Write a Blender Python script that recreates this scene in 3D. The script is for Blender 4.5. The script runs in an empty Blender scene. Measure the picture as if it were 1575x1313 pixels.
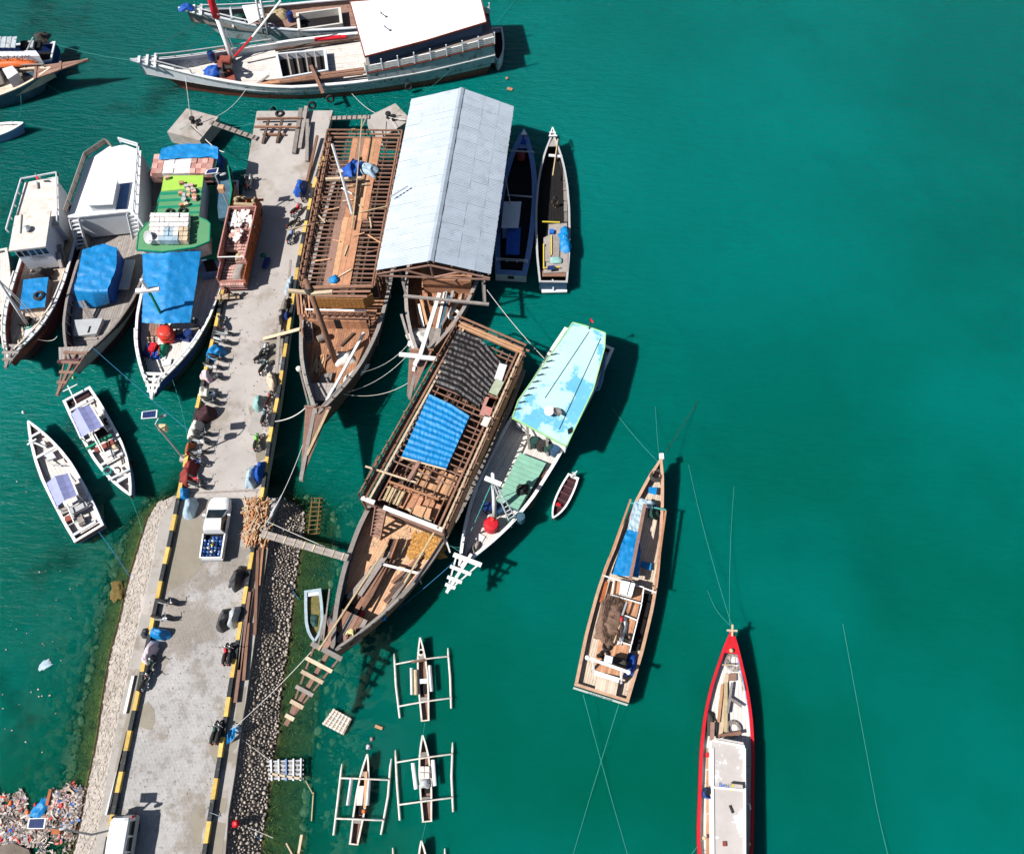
import bpy, math, random
from mathutils import Vector, Matrix, noise
rnd = random.Random(11)
sc = bpy.context.scene
COL = sc.collection
R = math.radians
V = Vector
# ------------------------------------------------------------------ camera, sky, sun, exposure
CAM_H, TILT, FOC = 68.0, R(25.6), 1280.0
cam_d = bpy.data.cameras.new('camera')
cam = bpy.data.objects.new('camera', cam_d); COL.objects.link(cam)
cam.location = (0, 0, CAM_H); cam.rotation_euler = (TILT, 0, 0)
cam_d.sensor_width = 36; cam_d.lens = FOC / 1575 * 36
cam_d.clip_start = 0.5; cam_d.clip_end = 4000
sc.camera = cam
SUN = V((5.7, 2.0, -6.5)).normalized()
w = bpy.data.worlds.new('World'); sc.world = w; w.use_nodes = True
wn = w.node_tree
sky = wn.nodes.new('ShaderNodeTexSky'); sky.sky_type = 'NISHITA'; sky.sun_disc = False
sky.sun_elevation = math.asin(-SUN.z); sky.sun_rotation = math.atan2(-SUN.x, -SUN.y)
bgn = wn.nodes['Background']; bgn.inputs['Strength'].default_value = 0.05
wn.links.new(sky.outputs[0], bgn.inputs['Color'])
sun_d = bpy.data.lights.new('sun', 'SUN'); sun_d.energy = 5.0; sun_d.angle = R(0.5); sun_d.color = (1.0, 0.97, 0.925)
sun = bpy.data.objects.new('sun', sun_d); COL.objects.link(sun)
sun.rotation_euler = SUN.to_track_quat('-Z', 'Y').to_euler(); sun.location = (-60, -20, 90)
sc.view_settings.view_transform = 'Standard'; sc.view_settings.look = 'None'
sc.view_settings.exposure = 0.5; sc.view_settings.gamma = 1.0; sc.view_settings.use_curve_mapping = False
sc.cycles.use_denoising = True
sc.cycles.max_bounces = 8; sc.cycles.diffuse_bounces = 1; sc.cycles.glossy_bounces = 2; sc.cycles.transparent_max_bounces = 12
try: sc.cycles.denoiser = 'OPENIMAGEDENOISE'
except Exception: pass

# ------------------------------------------------------------------ measuring: a photo position at a height -> a point of the harbour
_c, _s = math.cos(TILT), math.sin(TILT)
def Q(x, y, z=0.0):
    u = (x - 787.5) / FOC; v = (656.5 - y) / FOC
    t = (CAM_H - z) / (_c - v * _s)
    return V((u * t, (v * _c + _s) * t, z))
def QL(pts, z=0.0): return [Q(p[0], p[1], p[2] if len(p) > 2 else z) for p in pts]
def lerp(a, b, t): return a + (b - a) * t
def nz(x, y=0.0, z=0.0): return noise.noise(V((x, y, z)))

# ------------------------------------------------------------------ mesh builder
ORG = {}
class MB:
    def __init__(s): s.v = []; s.f = []
    def add(s, vs, fs):
        o = len(s.v); s.v += [V(p) for p in vs]; s.f += [tuple(i + o for i in f) for f in fs]; return s
    def bar(s, a, b, w=.1, h=.1, up=V((0, 0, 1)), roll=0):
        a, b = V(a), V(b); d = (b - a)
        if d.length < 1e-6: return s
        d.normalize(); sd = d.cross(up)
        if sd.length < 1e-3: sd = d.cross(V((0, 1, 0)))
        sd.normalize(); u2 = sd.cross(d)
        if roll: m = Matrix.Rotation(roll, 3, d); sd = m @ sd; u2 = m @ u2
        vs = []
        for p in (a, b):
            for i, j in ((-1, -1), (1, -1), (1, 1), (-1, 1)): vs.append(p + sd * (i * w / 2) + u2 * (j * h / 2))
        return s.add(vs, [(3, 2, 1, 0), (4, 5, 6, 7), (0, 1, 5, 4), (1, 2, 6, 5), (2, 3, 7, 6), (3, 0, 4, 7)])
    def box(s, c, dx, dy, dz, ang=0):      # c = centre of the base
        ca, sa = math.cos(ang), math.sin(ang); c = V(c); vs = []
        for z in (0, dz):
            for i, j in ((-1, -1), (1, -1), (1, 1), (-1, 1)):
                x, y = i * dx / 2, j * dy / 2; vs.append(c + V((x * ca - y * sa, x * sa + y * ca, z)))
        return s.add(vs, [(3, 2, 1, 0), (4, 5, 6, 7), (0, 1, 5, 4), (1, 2, 6, 5), (2, 3, 7, 6), (3, 0, 4, 7)])
    def tube(s, pts, r=.05, n=6, cap=True):
        pts = [V(p) for p in pts]; N = len(pts); vs = []
        for i, p in enumerate(pts):
            d = (pts[min(i + 1, N - 1)] - pts[max(i - 1, 0)])
            if d.length < 1e-9: d = V((0, 0, 1))
            d.normalize(); a = d.cross(V((0, 0, 1)))
            if a.length < 1e-2: a = d.cross(V((0, 1, 0)))
            a.normalize(); b = a.cross(d); rr = r[i] if isinstance(r, (list, tuple)) else r
            for k in range(n):
                t = 2 * math.pi * k / n; vs.append(p + a * (math.cos(t) * rr) + b * (math.sin(t) * rr))
        fs = [(i * n + k, i * n + (k + 1) % n, (i + 1) * n + (k + 1) % n, (i + 1) * n + k) for i in range(N - 1) for k in range(n)]
        if cap: fs += [tuple(range(n - 1, -1, -1)), tuple((N - 1) * n + k for k in range(n))]
        return s.add(vs, fs)
    def slab(s, pts, th):                  # top outline, extruded straight down
        n = len(pts); vs = [V(p) for p in pts] + [V(p) - V((0, 0, th)) for p in pts]
        a = sum((pts[i].x * pts[(i + 1) % n].y - pts[(i + 1) % n].x * pts[i].y) for i in range(n))
        top = tuple(range(n)) if a > 0 else tuple(range(n - 1, -1, -1))
        return s.add(vs, [top, tuple(i + n for i in reversed(top))] + [(i, (i + 1) % n, (i + 1) % n + n, i + n) for i in range(n)])
    def grid(s, rows):                     # rows of points
        n = len(rows[0]); vs = [p for r in rows for p in r]
        return s.add(vs, [(i * n + j, i * n + j + 1, (i + 1) * n + j + 1, (i + 1) * n + j) for i in range(len(rows) - 1) for j in range(n - 1)])
    def lathe(s, c, prof, n=12, axis=V((0, 0, 1))):
        c = V(c); q = axis.to_track_quat('Z', 'Y'); vs = []
        for r, z in prof:
            for k in range(n):
                t = 2 * math.pi * k / n; vs.append(c + q @ V((r * math.cos(t), r * math.sin(t), z)))
        m = len(prof)
        fs = [(i * n + k, i * n + (k + 1) % n, (i + 1) * n + (k + 1) % n, (i + 1) * n + k) for i in range(m - 1) for k in range(n)]
        return s.add(vs, fs + [tuple(range(n - 1, -1, -1)), tuple((m - 1) * n + k for k in range(n))])
    def torus(s, c, Rr, r, axis=V((0, 0, 1)), n=14, m=6):
        c = V(c); q = axis.to_track_quat('Z', 'Y'); vs = []
        for i in range(n):
            a = 2 * math.pi * i / n
            for j in range(m):
                b = 2 * math.pi * j / m; rr = Rr + r * math.cos(b); vs.append(c + q @ V((rr * math.cos(a), rr * math.sin(a), r * math.sin(b))))
        return s.add(vs, [(i * m + j, ((i + 1) % n) * m + j, ((i + 1) % n) * m + (j + 1) % m, i * m + (j + 1) % m) for i in range(n) for j in range(m)])
    def ball(s, c, rx, ry=None, rz=None, ang=0, n=8, m=5):
        ry = ry or rx; rz = rz or rx; c = V(c); ca, sa = math.cos(ang), math.sin(ang); vs = [c - V((0, 0, rz))]
        for i in range(1, m):
            ph = -math.pi / 2 + math.pi * i / m
            for k in range(n):
                t = 2 * math.pi * k / n; x, y = rx * math.cos(ph) * math.cos(t), ry * math.cos(ph) * math.sin(t)
                vs.append(c + V((x * ca - y * sa, x * sa + y * ca, rz * math.sin(ph))))
        vs.append(c + V((0, 0, rz))); L = len(vs) - 1
        fs = [(0, 1 + (k + 1) % n, 1 + k) for k in range(n)] + [(L, L - n + k, L - n + (k + 1) % n) for k in range(n)]
        for i in range(m - 2):
            b = 1 + i * n; fs += [(b + k, b + (k + 1) % n, b + n + (k + 1) % n, b + n + k) for k in range(n)]
        return s.add(vs, fs)
    def build(s, name, mat, parent=None, smooth=False, kind=None, label=None, cat=None, group=None, org=None):
        if parent is not None: o = ORG[parent.name]
        elif org is not None: o = V(org)
        elif kind == 'structure' or not s.v: o = V((0, 0, 0))
        else:
            n = len(s.v); o = V((sum(p.x for p in s.v) / n, sum(p.y for p in s.v) / n, min(p.z for p in s.v)))
        me = bpy.data.meshes.new(name); me.from_pydata([p - o for p in s.v], [], s.f); me.update()
        if mat: me.materials.append(mat)
        if smooth: me.polygons.foreach_set('use_smooth', [True] * len(me.polygons))
        ob = bpy.data.objects.new(name, me); COL.objects.link(ob); ORG[ob.name] = o
        if parent is not None: ob.parent = parent
        else: ob.location = o
        tag(ob, label, cat, group, kind); return ob
def tag(o, label=None, cat=None, group=None, kind=None):
    if label: o['label'] = label
    if cat: o['category'] = cat
    if group: o['group'] = group
    if kind: o['kind'] = kind
def thing(name, label, cat, loc, group=None, rz=0):
    o = bpy.data.objects.new(name, None); COL.objects.link(o); o.location = loc; o.rotation_euler.z = rz
    o.empty_display_size = .3; ORG[o.name] = V(loc); tag(o, label, cat, group); return o
def dup(root, loc, rz, label, group=None, mats=None):
    r = root.copy(); COL.objects.link(r); r.location = loc; r.rotation_euler = (0, 0, rz); r['label'] = label
    if group: r['group'] = group
    def kids(a, b):
        for ch in list(a.children):
            c = ch.copy(); COL.objects.link(c); c.parent = b
            if mats and c.type == 'MESH':
                k = c.name.split('.')[0]
                if k in mats: c.material_slots[0].link = 'OBJECT'; c.material_slots[0].material = mats[k]
            kids(ch, c)
    kids(root, r); return r

# ------------------------------------------------------------------ materials
MATS = {}
def M(name, col, rough=.75, var=.22, scale=1.2, island=.0, spots=(), bump=0., bscale=8., metal=0., spec=.3, coat=0., obrand=0.):
    m = bpy.data.materials.new(name); m.use_nodes = True; nt = m.node_tree; N, L = nt.nodes, nt.links
    b = N['Principled BSDF']; b.inputs['Roughness'].default_value = rough; b.inputs['Metallic'].default_value = metal
    b.inputs['Specular IOR Level'].default_value = spec; b.inputs['Coat Weight'].default_value = coat
    tc = N.new('ShaderNodeTexCoord'); last = None
    def noise_node(sc_, det=6):
        n = N.new('ShaderNodeTexNoise'); n.inputs['Scale'].default_value = sc_; n.inputs['Detail'].default_value = det
        n.inputs['Roughness'].default_value = .65; L.new(tc.outputs['Object'], n.inputs['Vector']); return n
    def mult(a_socket, lo, hi, fac_socket):
        mr = N.new('ShaderNodeMapRange'); mr.inputs['To Min'].default_value = lo; mr.inputs['To Max'].default_value = hi
        L.new(fac_socket, mr.inputs['Value']); h = N.new('ShaderNodeHueSaturation'); L.new(mr.outputs[0], h.inputs['Value'])
        L.new(a_socket, h.inputs['Color']); return h.outputs[0]
    rgb = N.new('ShaderNodeRGB'); rgb.outputs[0].default_value = (*col, 1); cur = rgb.outputs[0]
    for (sc_, thr, wid, c2, amt) in spots:
        n = noise_node(sc_); mr = N.new('ShaderNodeMapRange'); mr.inputs['From Min'].default_value = thr; mr.inputs['From Max'].default_value = thr + wid
        mr.inputs['To Max'].default_value = amt; L.new(n.outputs['Fac'], mr.inputs['Value'])
        mx = N.new('ShaderNodeMix'); mx.data_type = 'RGBA'; L.new(mr.outputs[0], mx.inputs['Factor']); L.new(cur, mx.inputs['A']); mx.inputs['B'].default_value = (*c2, 1); cur = mx.outputs['Result']
    if var:
        n = noise_node(scale); mr = N.new('ShaderNodeMapRange'); mr.inputs['From Min'].default_value = .3; mr.inputs['From Max'].default_value = .7
        L.new(n.outputs['Fac'], mr.inputs['Value']); cur = mult(cur, 1 - var, 1 + var, mr.outputs[0])
    if island:
        g = N.new('ShaderNodeNewGeometry'); cur = mult(cur, 1 - island, 1 + island, g.outputs['Random Per Island'])
    if obrand:
        oi = N.new('ShaderNodeObjectInfo'); cur = mult(cur, 1 - obrand, 1 + obrand, oi.outputs['Random'])
    L.new(cur, b.inputs['Base Color'])
    if bump:
        n = noise_node(bscale, 8); bp = N.new('ShaderNodeBump'); bp.inputs['Strength'].default_value = bump; bp.inputs['Distance'].default_value = .05
        L.new(n.outputs['Fac'], bp.inputs['Height']); L.new(bp.outputs[0], b.inputs['Normal'])
    MATS[name] = m; return m
GREY_D, RUST, DIRT = (.09, .085, .08), (.17, .07, .03), (.12, .09, .06)
concrete = M('concrete', (.40, .365, .34), .9, .13, .35, spots=((.2, .53, .1, (.265, .22, .18), .75), (.9, .6, .08, (.29, .24, .20), .6), (2.6, .63, .05, (.20, .18, .16), .6), (11, .66, .05, (.17, .15, .14), .6)), bump=.3, bscale=6)
concrete_w = M('concrete_worn', (.36, .335, .31), .9, .16, .5, spots=((.5, .52, .1, (.20, .165, .13), .8), (6, .6, .08, (.15, .13, .11), .6)), bump=.3)
mason = M('masonry', (.35, .31, .275), .95, .22, 2.2, island=.12, spots=((4, .55, .06, (.13, .105, .085), .8), (.5, .55, .12, (.22, .18, .145), .7), (13, .6, .04, (.09, .075, .06), .7)), bump=.35, bscale=9)
hexm = M('paver', (.37, .355, .345), .9, .14, .3, island=.05, spots=((.16, .51, .06, (.24, .205, .17), .75), (.9, .55, .08, (.23, .21, .19), .6), (3.2, .59, .04, (.2, .18, .16), .6), (9, .64, .04, (.17, .15, .14), .6)), bump=.25)
puddle = M('wet_mud', (.235, .205, .16), .55, .12, .6, spots=((1.5, .6, .1, (.16, .13, .09), .6),), bump=.1)
yellow = M('kerb_yellow', (.60, .40, .10), .75, .2, 2, obrand=.15, spots=((3, .55, .1, (.35, .28, .18), .6), (9, .62, .05, (.15, .12, .08), .5)))
blackp = M('kerb_black', (.030, .034, .036), .75, .25, 2, obrand=.2, spots=((3, .58, .1, (.2, .19, .18), .6),))
stone_dark = M('revetment_mortar', (.17, .138, .112), .95, .3, 1.0, spots=((.5, .55, .1, (.17, .145, .125), .6),), bump=.6)
stone = M('stone', (.34, .29, .24), .85, .25, 3, island=.0, obrand=.5, spots=((2, .6, .1, (.25, .18, .12), .5),), bump=.3)
stone_i = M('stone_small', (.36, .31, .265), .85, .25, 3, island=.45, bump=.3)
algae = M('algae_slope', (.062, .068, .018), .95, .45, 1.3, spots=((.9, .48, .12, (.018, .022, .010), .85), (7, .58, .08, (.13, .12, .04), .55)), bump=.5)
seabed_m = M('seabed', (.20, .23, .17), .95, .3, .25, spots=((.16, .52, .07, (.02, .03, .03), .9),), bump=.3)
wood = M('wood_weathered', (.225, .118, .078), .85, .22, 2.5, island=.28, obrand=.25, spots=((5, .6, .1, (.1, .07, .05), .5),), bump=.2)
wood_red = M('wood_fresh', (.42, .205, .115), .85, .22, 2.0, island=.22, obrand=.2, spots=((3, .6, .1, (.17, .08, .05), .6), (1.1, .6, .1, (.42, .27, .17), .4)), bump=.2)
wood_or = M('wood_orange', (.52, .29, .16), .85, .2, 2.0, island=.2, obrand=.2, spots=((2, .6, .1, (.22, .1, .05), .5),))
deck_or = M('orange_deck', (.64, .37, .215), .85, .2, 2.0, island=.16, spots=((2, .6, .1, (.34, .17, .09), .5), (.7, .56, .1, (.70, .46, .28), .5)))
wood_pale = M('wood_pale', (.50, .39, .27), .8, .18, 2.5, island=.25, obrand=.2)
wood_grey = M('wood_grey', (.25, .22, .20), .9, .2, 2.5, island=.25, obrand=.25, spots=((4, .6, .1, (.11, .09, .08), .5),), bump=.2)
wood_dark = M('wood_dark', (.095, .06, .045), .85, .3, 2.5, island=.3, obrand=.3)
wood_pink = M('wood_mauve', (.245, .142, .108), .85, .18, 2.5, island=.22, obrand=.2)
deck_white = M('deck_white', (.66, .61, .56), .7, .12, 1.2, island=.1, spots=((2.2, .6, .1, (.4, .31, .24), .55), (8, .64, .05, (.25, .2, .17), .5)))
deck_tan = M('deck_tan', (.57, .46, .36), .8, .15, 1.5, island=.14, spots=((1.6, .58, .1, (.3, .19, .13), .5),))
white = M('white_paint', (.80, .79, .77), .5, .07, 1.5, spots=((1.3, .62, .1, (.58, .52, .45), .5), (7, .68, .05, (.28, .2, .14), .5)))
white_c = M('white_clean', (.84, .84, .83), .45, .04, 1.0, spots=((.5, .62, .1, (.68, .66, .63), .5),))
white_rust = M('white_rusty', (.42, .47, .50), .6, .12, 1.0, spots=((.8, .54, .1, (.26, .33, .34), .7), (1.9, .57, .05, RUST, .85), (5, .65, .05, (.07, .05, .04), .7)))
offwhite = M('offwhite_worn', (.62, .58, .53), .7, .14, 1.2, spots=((1.1, .55, .12, (.44, .34, .24), .7), (6, .63, .06, (.26, .19, .13), .6)))
ltgrey = M('grey_paint', (.40, .41, .42), .6, .1, 1.5, spots=((2, .62, .1, (.26, .25, .24), .5),))
palegrey = M('pale_grey_paint', (.60, .62, .65), .55, .08, 1.5, spots=((1.5, .62, .1, (.45, .45, .45), .5),))
midgrey = M('grey_deck', (.31, .275, .25), .8, .15, 2, island=.15)
maroon = M('maroon_hull', (.075, .03, .035), .6, .2, 1.5, spots=((2, .6, .1, (.15, .1, .1), .4),))
redbrown = M('red_oxide', (.25, .062, .042), .7, .25, 1.2, spots=((1.5, .58, .1, (.07, .03, .03), .7),))
redpaint = M('red_paint', (.50, .012, .022), .5, .16, 1.5, spots=((1.6, .58, .1, (.30, .012, .016), .6), (5, .66, .05, (.38, .12, .11), .5)))
redplastic = M('red_plastic', (.60, .045, .03), .4, .1, 2, spots=((4, .62, .1, (.45, .08, .06), .5),))
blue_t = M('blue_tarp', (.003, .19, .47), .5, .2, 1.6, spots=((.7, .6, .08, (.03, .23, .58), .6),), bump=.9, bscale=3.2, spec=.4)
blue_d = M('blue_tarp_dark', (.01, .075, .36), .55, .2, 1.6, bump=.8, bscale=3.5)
blue_p = M('pale_blue_tarp', (.33, .44, .52), .55, .25, 1.8, bump=.8, bscale=4)
black_t = M('black_tarp', (.018, .015, .016), .42, .3, 1.6, bump=1.0, bscale=4, spec=.4)
navy = M('navy_plastic', (.012, .035, .15), .45, .2, 2)
blue_plastic = M('blue_plastic', (.02, .11, .42), .4, .2, 2, obrand=.4)
green_r = M('green_roof', (.10, .27, .13), .6, .1, .8, spots=((1.5, .6, .1, (.07, .2, .09), .5),))
green_d = M('green_trim', (.01, .22, .12), .5, .1, 2)
lime = M('lime_roof', (.33, .55, .08), .55, .07, 1)
cyan_r = M('cyan_roof', (.13, .42, .60), .6, .08, .6, spots=((.17, .50, .03, (.46, .70, .71), .9), (.55, .56, .05, (.46, .70, .70), .6), (2.6, .6, .06, (.30, .55, .62), .5), (7, .64, .05, (.33, .5, .5), .5)))
faded_green = M('faded_green_board', (.34, .38, .27), .8, .2, 2)
lime_trim = M('pale_green_trim', (.32, .58, .25), .5, .1, 1)
teal = M('teal_hatch', (.20, .40, .30), .7, .15, 1, island=.14, spots=((1.5, .6, .1, (.32, .42, .33), .6),))
teal_c = M('teal_cloth', (.24, .42, .40), .8, .2, 2, bump=.6)
tin = M('tin_roof', (.345, .395, .455), .5, .07, .8, obrand=.045, metal=.1, spots=((.9, .55, .1, (.27, .31, .36), .6), (3, .62, .05, (.24, .25, .27), .5), (6, .68, .03, (.16, .12, .10), .6)))
hull_blue = M('blue_hull', (.028, .075, .15), .5, .2, 1.5, spots=((2.5, .6, .1, (.10, .15, .2), .5),))
hull_bluegrey = M('blue_grey_hull', (.055, .12, .17), .55, .2, 1.5, spots=((1.5, .58, .1, (.14, .19, .22), .5), (6, .64, .05, (.03, .03, .03), .6)))
kblue = M('blue_boat_paint', (.13, .24, .46), .5, .15, 1.5, spots=((2, .62, .1, (.25, .33, .5), .5),))
hull_green = M('dark_green_hull', (.018, .06, .05), .6, .2, 1.5)
hull_dark = M('dark_hull', (.035, .03, .03), .6, .3, 1.5, spots=((3, .6, .1, (.1, .08, .07), .5),))
lav = M('lavender_canvas', (.29, .31, .56), .8, .1, 1.2, bump=.5, bscale=3)
rubber = M('rubber', (.017, .017, .018), .7, .3, 4)
black = M('black_gloss', (.013, .013, .014), .35, .2, 4, spec=.5)
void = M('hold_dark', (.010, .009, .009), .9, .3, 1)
chrome = M('metal_grey', (.36, .37, .38), .35, .1, 4, metal=.8)
steel = M('galvanised_steel', (.42, .43, .44), .45, .1, 3, metal=.3)
glass = M('dark_glass', (.012, .016, .02), .08, .1, 2, spec=.6)
carp = M('white_car_paint', (.80, .80, .79), .22, .02, 1, coat=.6)
solar = M('solar_cells', (.018, .035, .12), .2, .2, 3, spec=.5)
brick_m = M('brick', (.50, .29, .25), .9, .2, 3, island=.28, obrand=.25)
brick_w = M('pale_sacks', (.68, .63, .60), .85, .15, 2, island=.16)
rust_truck = M('truck_rust_orange', (.36, .10, .03), .7, .3, 1.5, spots=((2, .55, .1, (.14, .045, .02), .7),))
truck_pink = M('truck_faded_pink', (.42, .20, .17), .8, .2, 1.5, spots=((1.2, .55, .1, (.42, .10, .06), .6), (3, .6, .1, (.25, .15, .13), .6)))
rope_w = M('rope_white', (.62, .60, .55), .9, .15, 4)
rope_t = M('rope_teal', (.06, .30, .27), .9, .15, 4)
rope_b = M('rope_blue', (.03, .16, .32), .9, .15, 4)
rope_d = M('rope_dark', (.05, .045, .04), .9, .2, 4)
bamboo = M('bamboo', (.47, .36, .21), .7, .2, 3, obrand=.2, island=.15)
skin = M('skin', (.19, .085, .05), .6, .1, 6)
hair = M('hair', (.012, .010, .009), .8, .2, 6)
yshirt = M('yellow_shirt', (.72, .62, .27), .85, .1, 5)
dshirt = M('dark_maroon_shirt', (.06, .018, .022), .85, .1, 5)
dpants = M('dark_trousers', (.022, .022, .028), .85, .1, 5)
jeans = M('blue_jeans', (.06, .09, .16), .85, .15, 5)
wshirt = M('white_cap', (.6, .6, .6), .85, .1, 5)
floral = M('pink_white_cloth', (.62, .52, .56), .85, .2, 3, spots=((2.5, .55, .05, (.55, .15, .3), .7),), bump=.6)
beige = M('beige_cover', (.52, .42, .31), .85, .15, 2, bump=.7)
cream = M('cream_cover', (.58, .56, .48), .8, .15, 2, bump=.7)
silver = M('silver_cover', (.40, .42, .43), .45, .15, 2, bump=.8, spec=.5)
darkcover = M('dark_grey_cover', (.055, .055, .06), .6, .2, 2, bump=.8)
maroonc = M('maroon_cover', (.045, .014, .018), .7, .2, 2, bump=.7)
redcover = M('red_cover', (.22, .03, .025), .7, .2, 2, bump=.7)
firew = M('firewood', (.42, .20, .09), .85, .2, 3, island=.35)
netm = M('net_brown', (.17, .105, .075), .95, .4, 6, bump=1., bscale=14)
shav = M('wood_shavings', (.50, .25, .07), .95, .3, 5, island=.3, bump=1., bscale=18)
litter_m = M('litter', (.38, .325, .295), .85, .3, 2, island=.75, spots=((1.1, .5, .1, (.12, .09, .07), .7),))
orange = M('orange_paint', (.62, .13, .03), .5, .1, 2)
yelp = M('yellow_paint', (.65, .50, .05), .5, .1, 2)
mgreen = M('green_bike_paint', (.12, .50, .05), .35, .1, 2)
wicker = M('woven_bamboo_wall', (.40, .19, .055), .85, .3, 5, spots=((9, .52, .05, (.22, .09, .03), .7),), bump=.6, bscale=20)
# ------------------------------------------------------------------ the setting: water, seabed, pier, causeway
def interp(poly, y):                       # poly: points sorted by falling y; x at y
    if y >= poly[0].y: return poly[0].x
    for a, b in zip(poly, poly[1:]):
        if b.y <= y <= a.y: return lerp(a.x, b.x, (a.y - y) / max(1e-6, a.y - b.y))
    return poly[-1].x
DZ = 1.8
L_KERB = [(372, 300), (345, 430), (336, 481), (304, 620), (277, 748), (269, 789), (259, 839), (249, 883), (241, 922), (226, 992), (209, 1078), (198, 1128), (181, 1211), (171, 1261), (158, 1330), (150, 1372)]
R_KERB = [(497, 240), (480, 293), (459, 400), (447, 480), (428, 605), (415, 669), (405, 744), (390, 835), (376, 918), (364, 993), (351, 1074), (338, 1160), (324, 1246), (312, 1320), (306, 1365)]
L_BERM = [(267, 762), (245, 805), (238, 851), (230, 890), (216, 950), (206, 995), (192, 1060), (178, 1124), (164, 1196), (156, 1250), (145, 1310), (134, 1370)]
L_WATER = [(270, 757), (240, 775), (226, 797), (213, 838), (198, 886), (183, 953), (168, 1008), (158, 1069), (149, 1133), (133, 1211), (122, 1269), (112, 1310), (98, 1380)]
L_APRON = [(262, 750), (220, 775), (195, 798), (183, 831), (168, 886), (152, 947), (134, 1020), (122, 1069), (113, 1133), (101, 1196), (92, 1250), (80, 1310), (66, 1390)]
R_BERM = [(424, 766), (418, 799), (410, 851), (402, 904), (390, 995), (378, 1078), (370, 1124), (361, 1191), (351, 1253), (347, 1309), (340, 1370)]
R_WATER = [(430, 758), (450, 768), (469, 787), (470, 805), (463, 847), (457, 886), (451, 934), (447, 979), (439, 1025), (433, 1067), (430, 1121), (423, 1157), (416, 1200), (410, 1254), (403, 1295), (396, 1370)]
R_APRON = [(463, 757), (493, 770), (514, 787), (515, 837), (510, 894), (505, 950), (490, 1047), (483, 1117), (480, 1141), (468, 1214), (465, 1295), (460, 1370)]
lk, rk = QL(L_KERB, 2.2), QL(R_KERB, 2.2)
lb, rb = QL(L_BERM, DZ), QL(R_BERM, DZ)
lw, rw, la, ra = QL(L_WATER), QL(R_WATER), QL(L_APRON), QL(R_APRON)
def depth(x, y):
    out = 9.0
    for wl, ap, sg in ((lw, la, 1), (rw, ra, -1)):
        yt = max(wl[0].y, ap[0].y); xw, xa = interp(wl, y), interp(ap, y)
        d = (xw - x) * sg; wdt = max(.4, (xw - xa) * sg)
        if d <= 0: dd = -1.5 if (wl is lw and x < interp(rw, y)) or (wl is rw and x > interp(lw, y)) else 9
        elif d < wdt: dd = .12 + .75 * d / wdt
        else: dd = 1.0 + min(.7, (d - wdt) * .9) + (.16 if sg > 0 else .26) * (d - wdt)
        if y > yt: dd = max(dd, .3) + (y - yt) * .9
        out = min(out, dd)
    return out
def axis_vals(lo, hi, f0, f1, fine, coarse):
    v = [-900, -300, lo]; x = lo
    while x < hi: x += fine if f0 <= x < f1 else coarse; v.append(x)
    return v + [300, 900]
# water: one closed body; how clear it is follows from its depth at each point
xs = axis_vals(-70, 70, -52, -8, .55, 4.0); ys = axis_vals(-14, 96, -10, 34, .55, 4.0)
b = MB(); b.grid([[V((x, y, 0)) for x in xs] for y in ys])
n0 = len(b.v); nx, ny = len(xs), len(ys)
ring = [j for j in range(nx)] + [i * nx + nx - 1 for i in range(1, ny)] + [(ny - 1) * nx + j for j in range(nx - 2, -1, -1)] + [i * nx for i in range(ny - 2, 0, -1)]
k = len(ring); b.v += [V((b.v[i].x, b.v[i].y, -14)) for i in ring]
b.f += [(ring[i], n0 + i, n0 + (i + 1) % k, ring[(i + 1) % k]) for i in range(k)] + [tuple(n0 + i for i in reversed(range(k)))]
wm = bpy.data.materials.new('sea_water'); wm.use_nodes = True; nt = wm.node_tree; N, L = nt.nodes, nt.links
pb = N['Principled BSDF']; pb.inputs['Roughness'].default_value = .12; pb.inputs['IOR'].default_value = 1.33; pb.inputs['Specular IOR Level'].default_value = .10
geo = N.new('ShaderNodeNewGeometry'); sep = N.new('ShaderNodeSeparateXYZ'); L.new(geo.outputs['Position'], sep.inputs[0])
def mrange(src, a, b_, c, d):
    m = N.new('ShaderNodeMapRange'); m.inputs[1].default_value = a; m.inputs[2].default_value = b_; m.inputs[3].default_value = c; m.inputs[4].default_value = d; L.new(src, m.inputs[0]); return m.outputs[0]
def nnoise(scale, det, rough=.5, vec=None):
    n = N.new('ShaderNodeTexNoise'); n.inputs['Scale'].default_value = scale; n.inputs['Detail'].default_value = det; n.inputs['Roughness'].default_value = rough
    L.new(vec or geo.outputs['Position'], n.inputs['Vector']); return n.outputs['Fac']
def cmix(f, a, b_):
    m = N.new('ShaderNodeMix'); m.data_type = 'RGBA'; L.new(f, m.inputs['Factor'])
    for s_, c_ in (('A', a), ('B', b_)):
        if isinstance(c_, tuple): m.inputs[s_].default_value = (*c_, 1)
        else: L.new(c_, m.inputs[s_])
    return m.outputs['Result']
WCOL = ((.0003, .104, .070), (.0004, .116, .102))
base = cmix(mrange(sep.outputs['Y'], 2, 75, 0, 1), *WCOL)                       # greener towards the shore, bluer offshore
base = cmix(mrange(nnoise(.045, 4), .40, .70, 0, .75), base, (.0006, .165, .150))  # milky clouds of silt
base = cmix(mrange(nnoise(.075, 5, .6), .56, .72, 0, .4), base, (.0003, .085, .078))
pc = Q(985, 280); vd = N.new('ShaderNodeVectorMath'); vd.operation = 'DISTANCE'; L.new(geo.outputs['Position'], vd.inputs[0]); vd.inputs[1].default_value = pc; base = cmix(mrange(vd.outputs['Value'], 4, 32, .55, 0), base, (.0006, .165, .152))  # silt plume off the sheltered ship
dk = N.new('ShaderNodeMath'); dk.operation = 'MULTIPLY'; L.new(mrange(sep.outputs['X'], -14, -46, 0, .6), dk.inputs[0]); L.new(mrange(sep.outputs['Y'], 40, 66, 0, 1), dk.inputs[1]); base = cmix(dk.outputs[0], base, (.0002, .058, .056))  # deeper basin behind the moored boats
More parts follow.
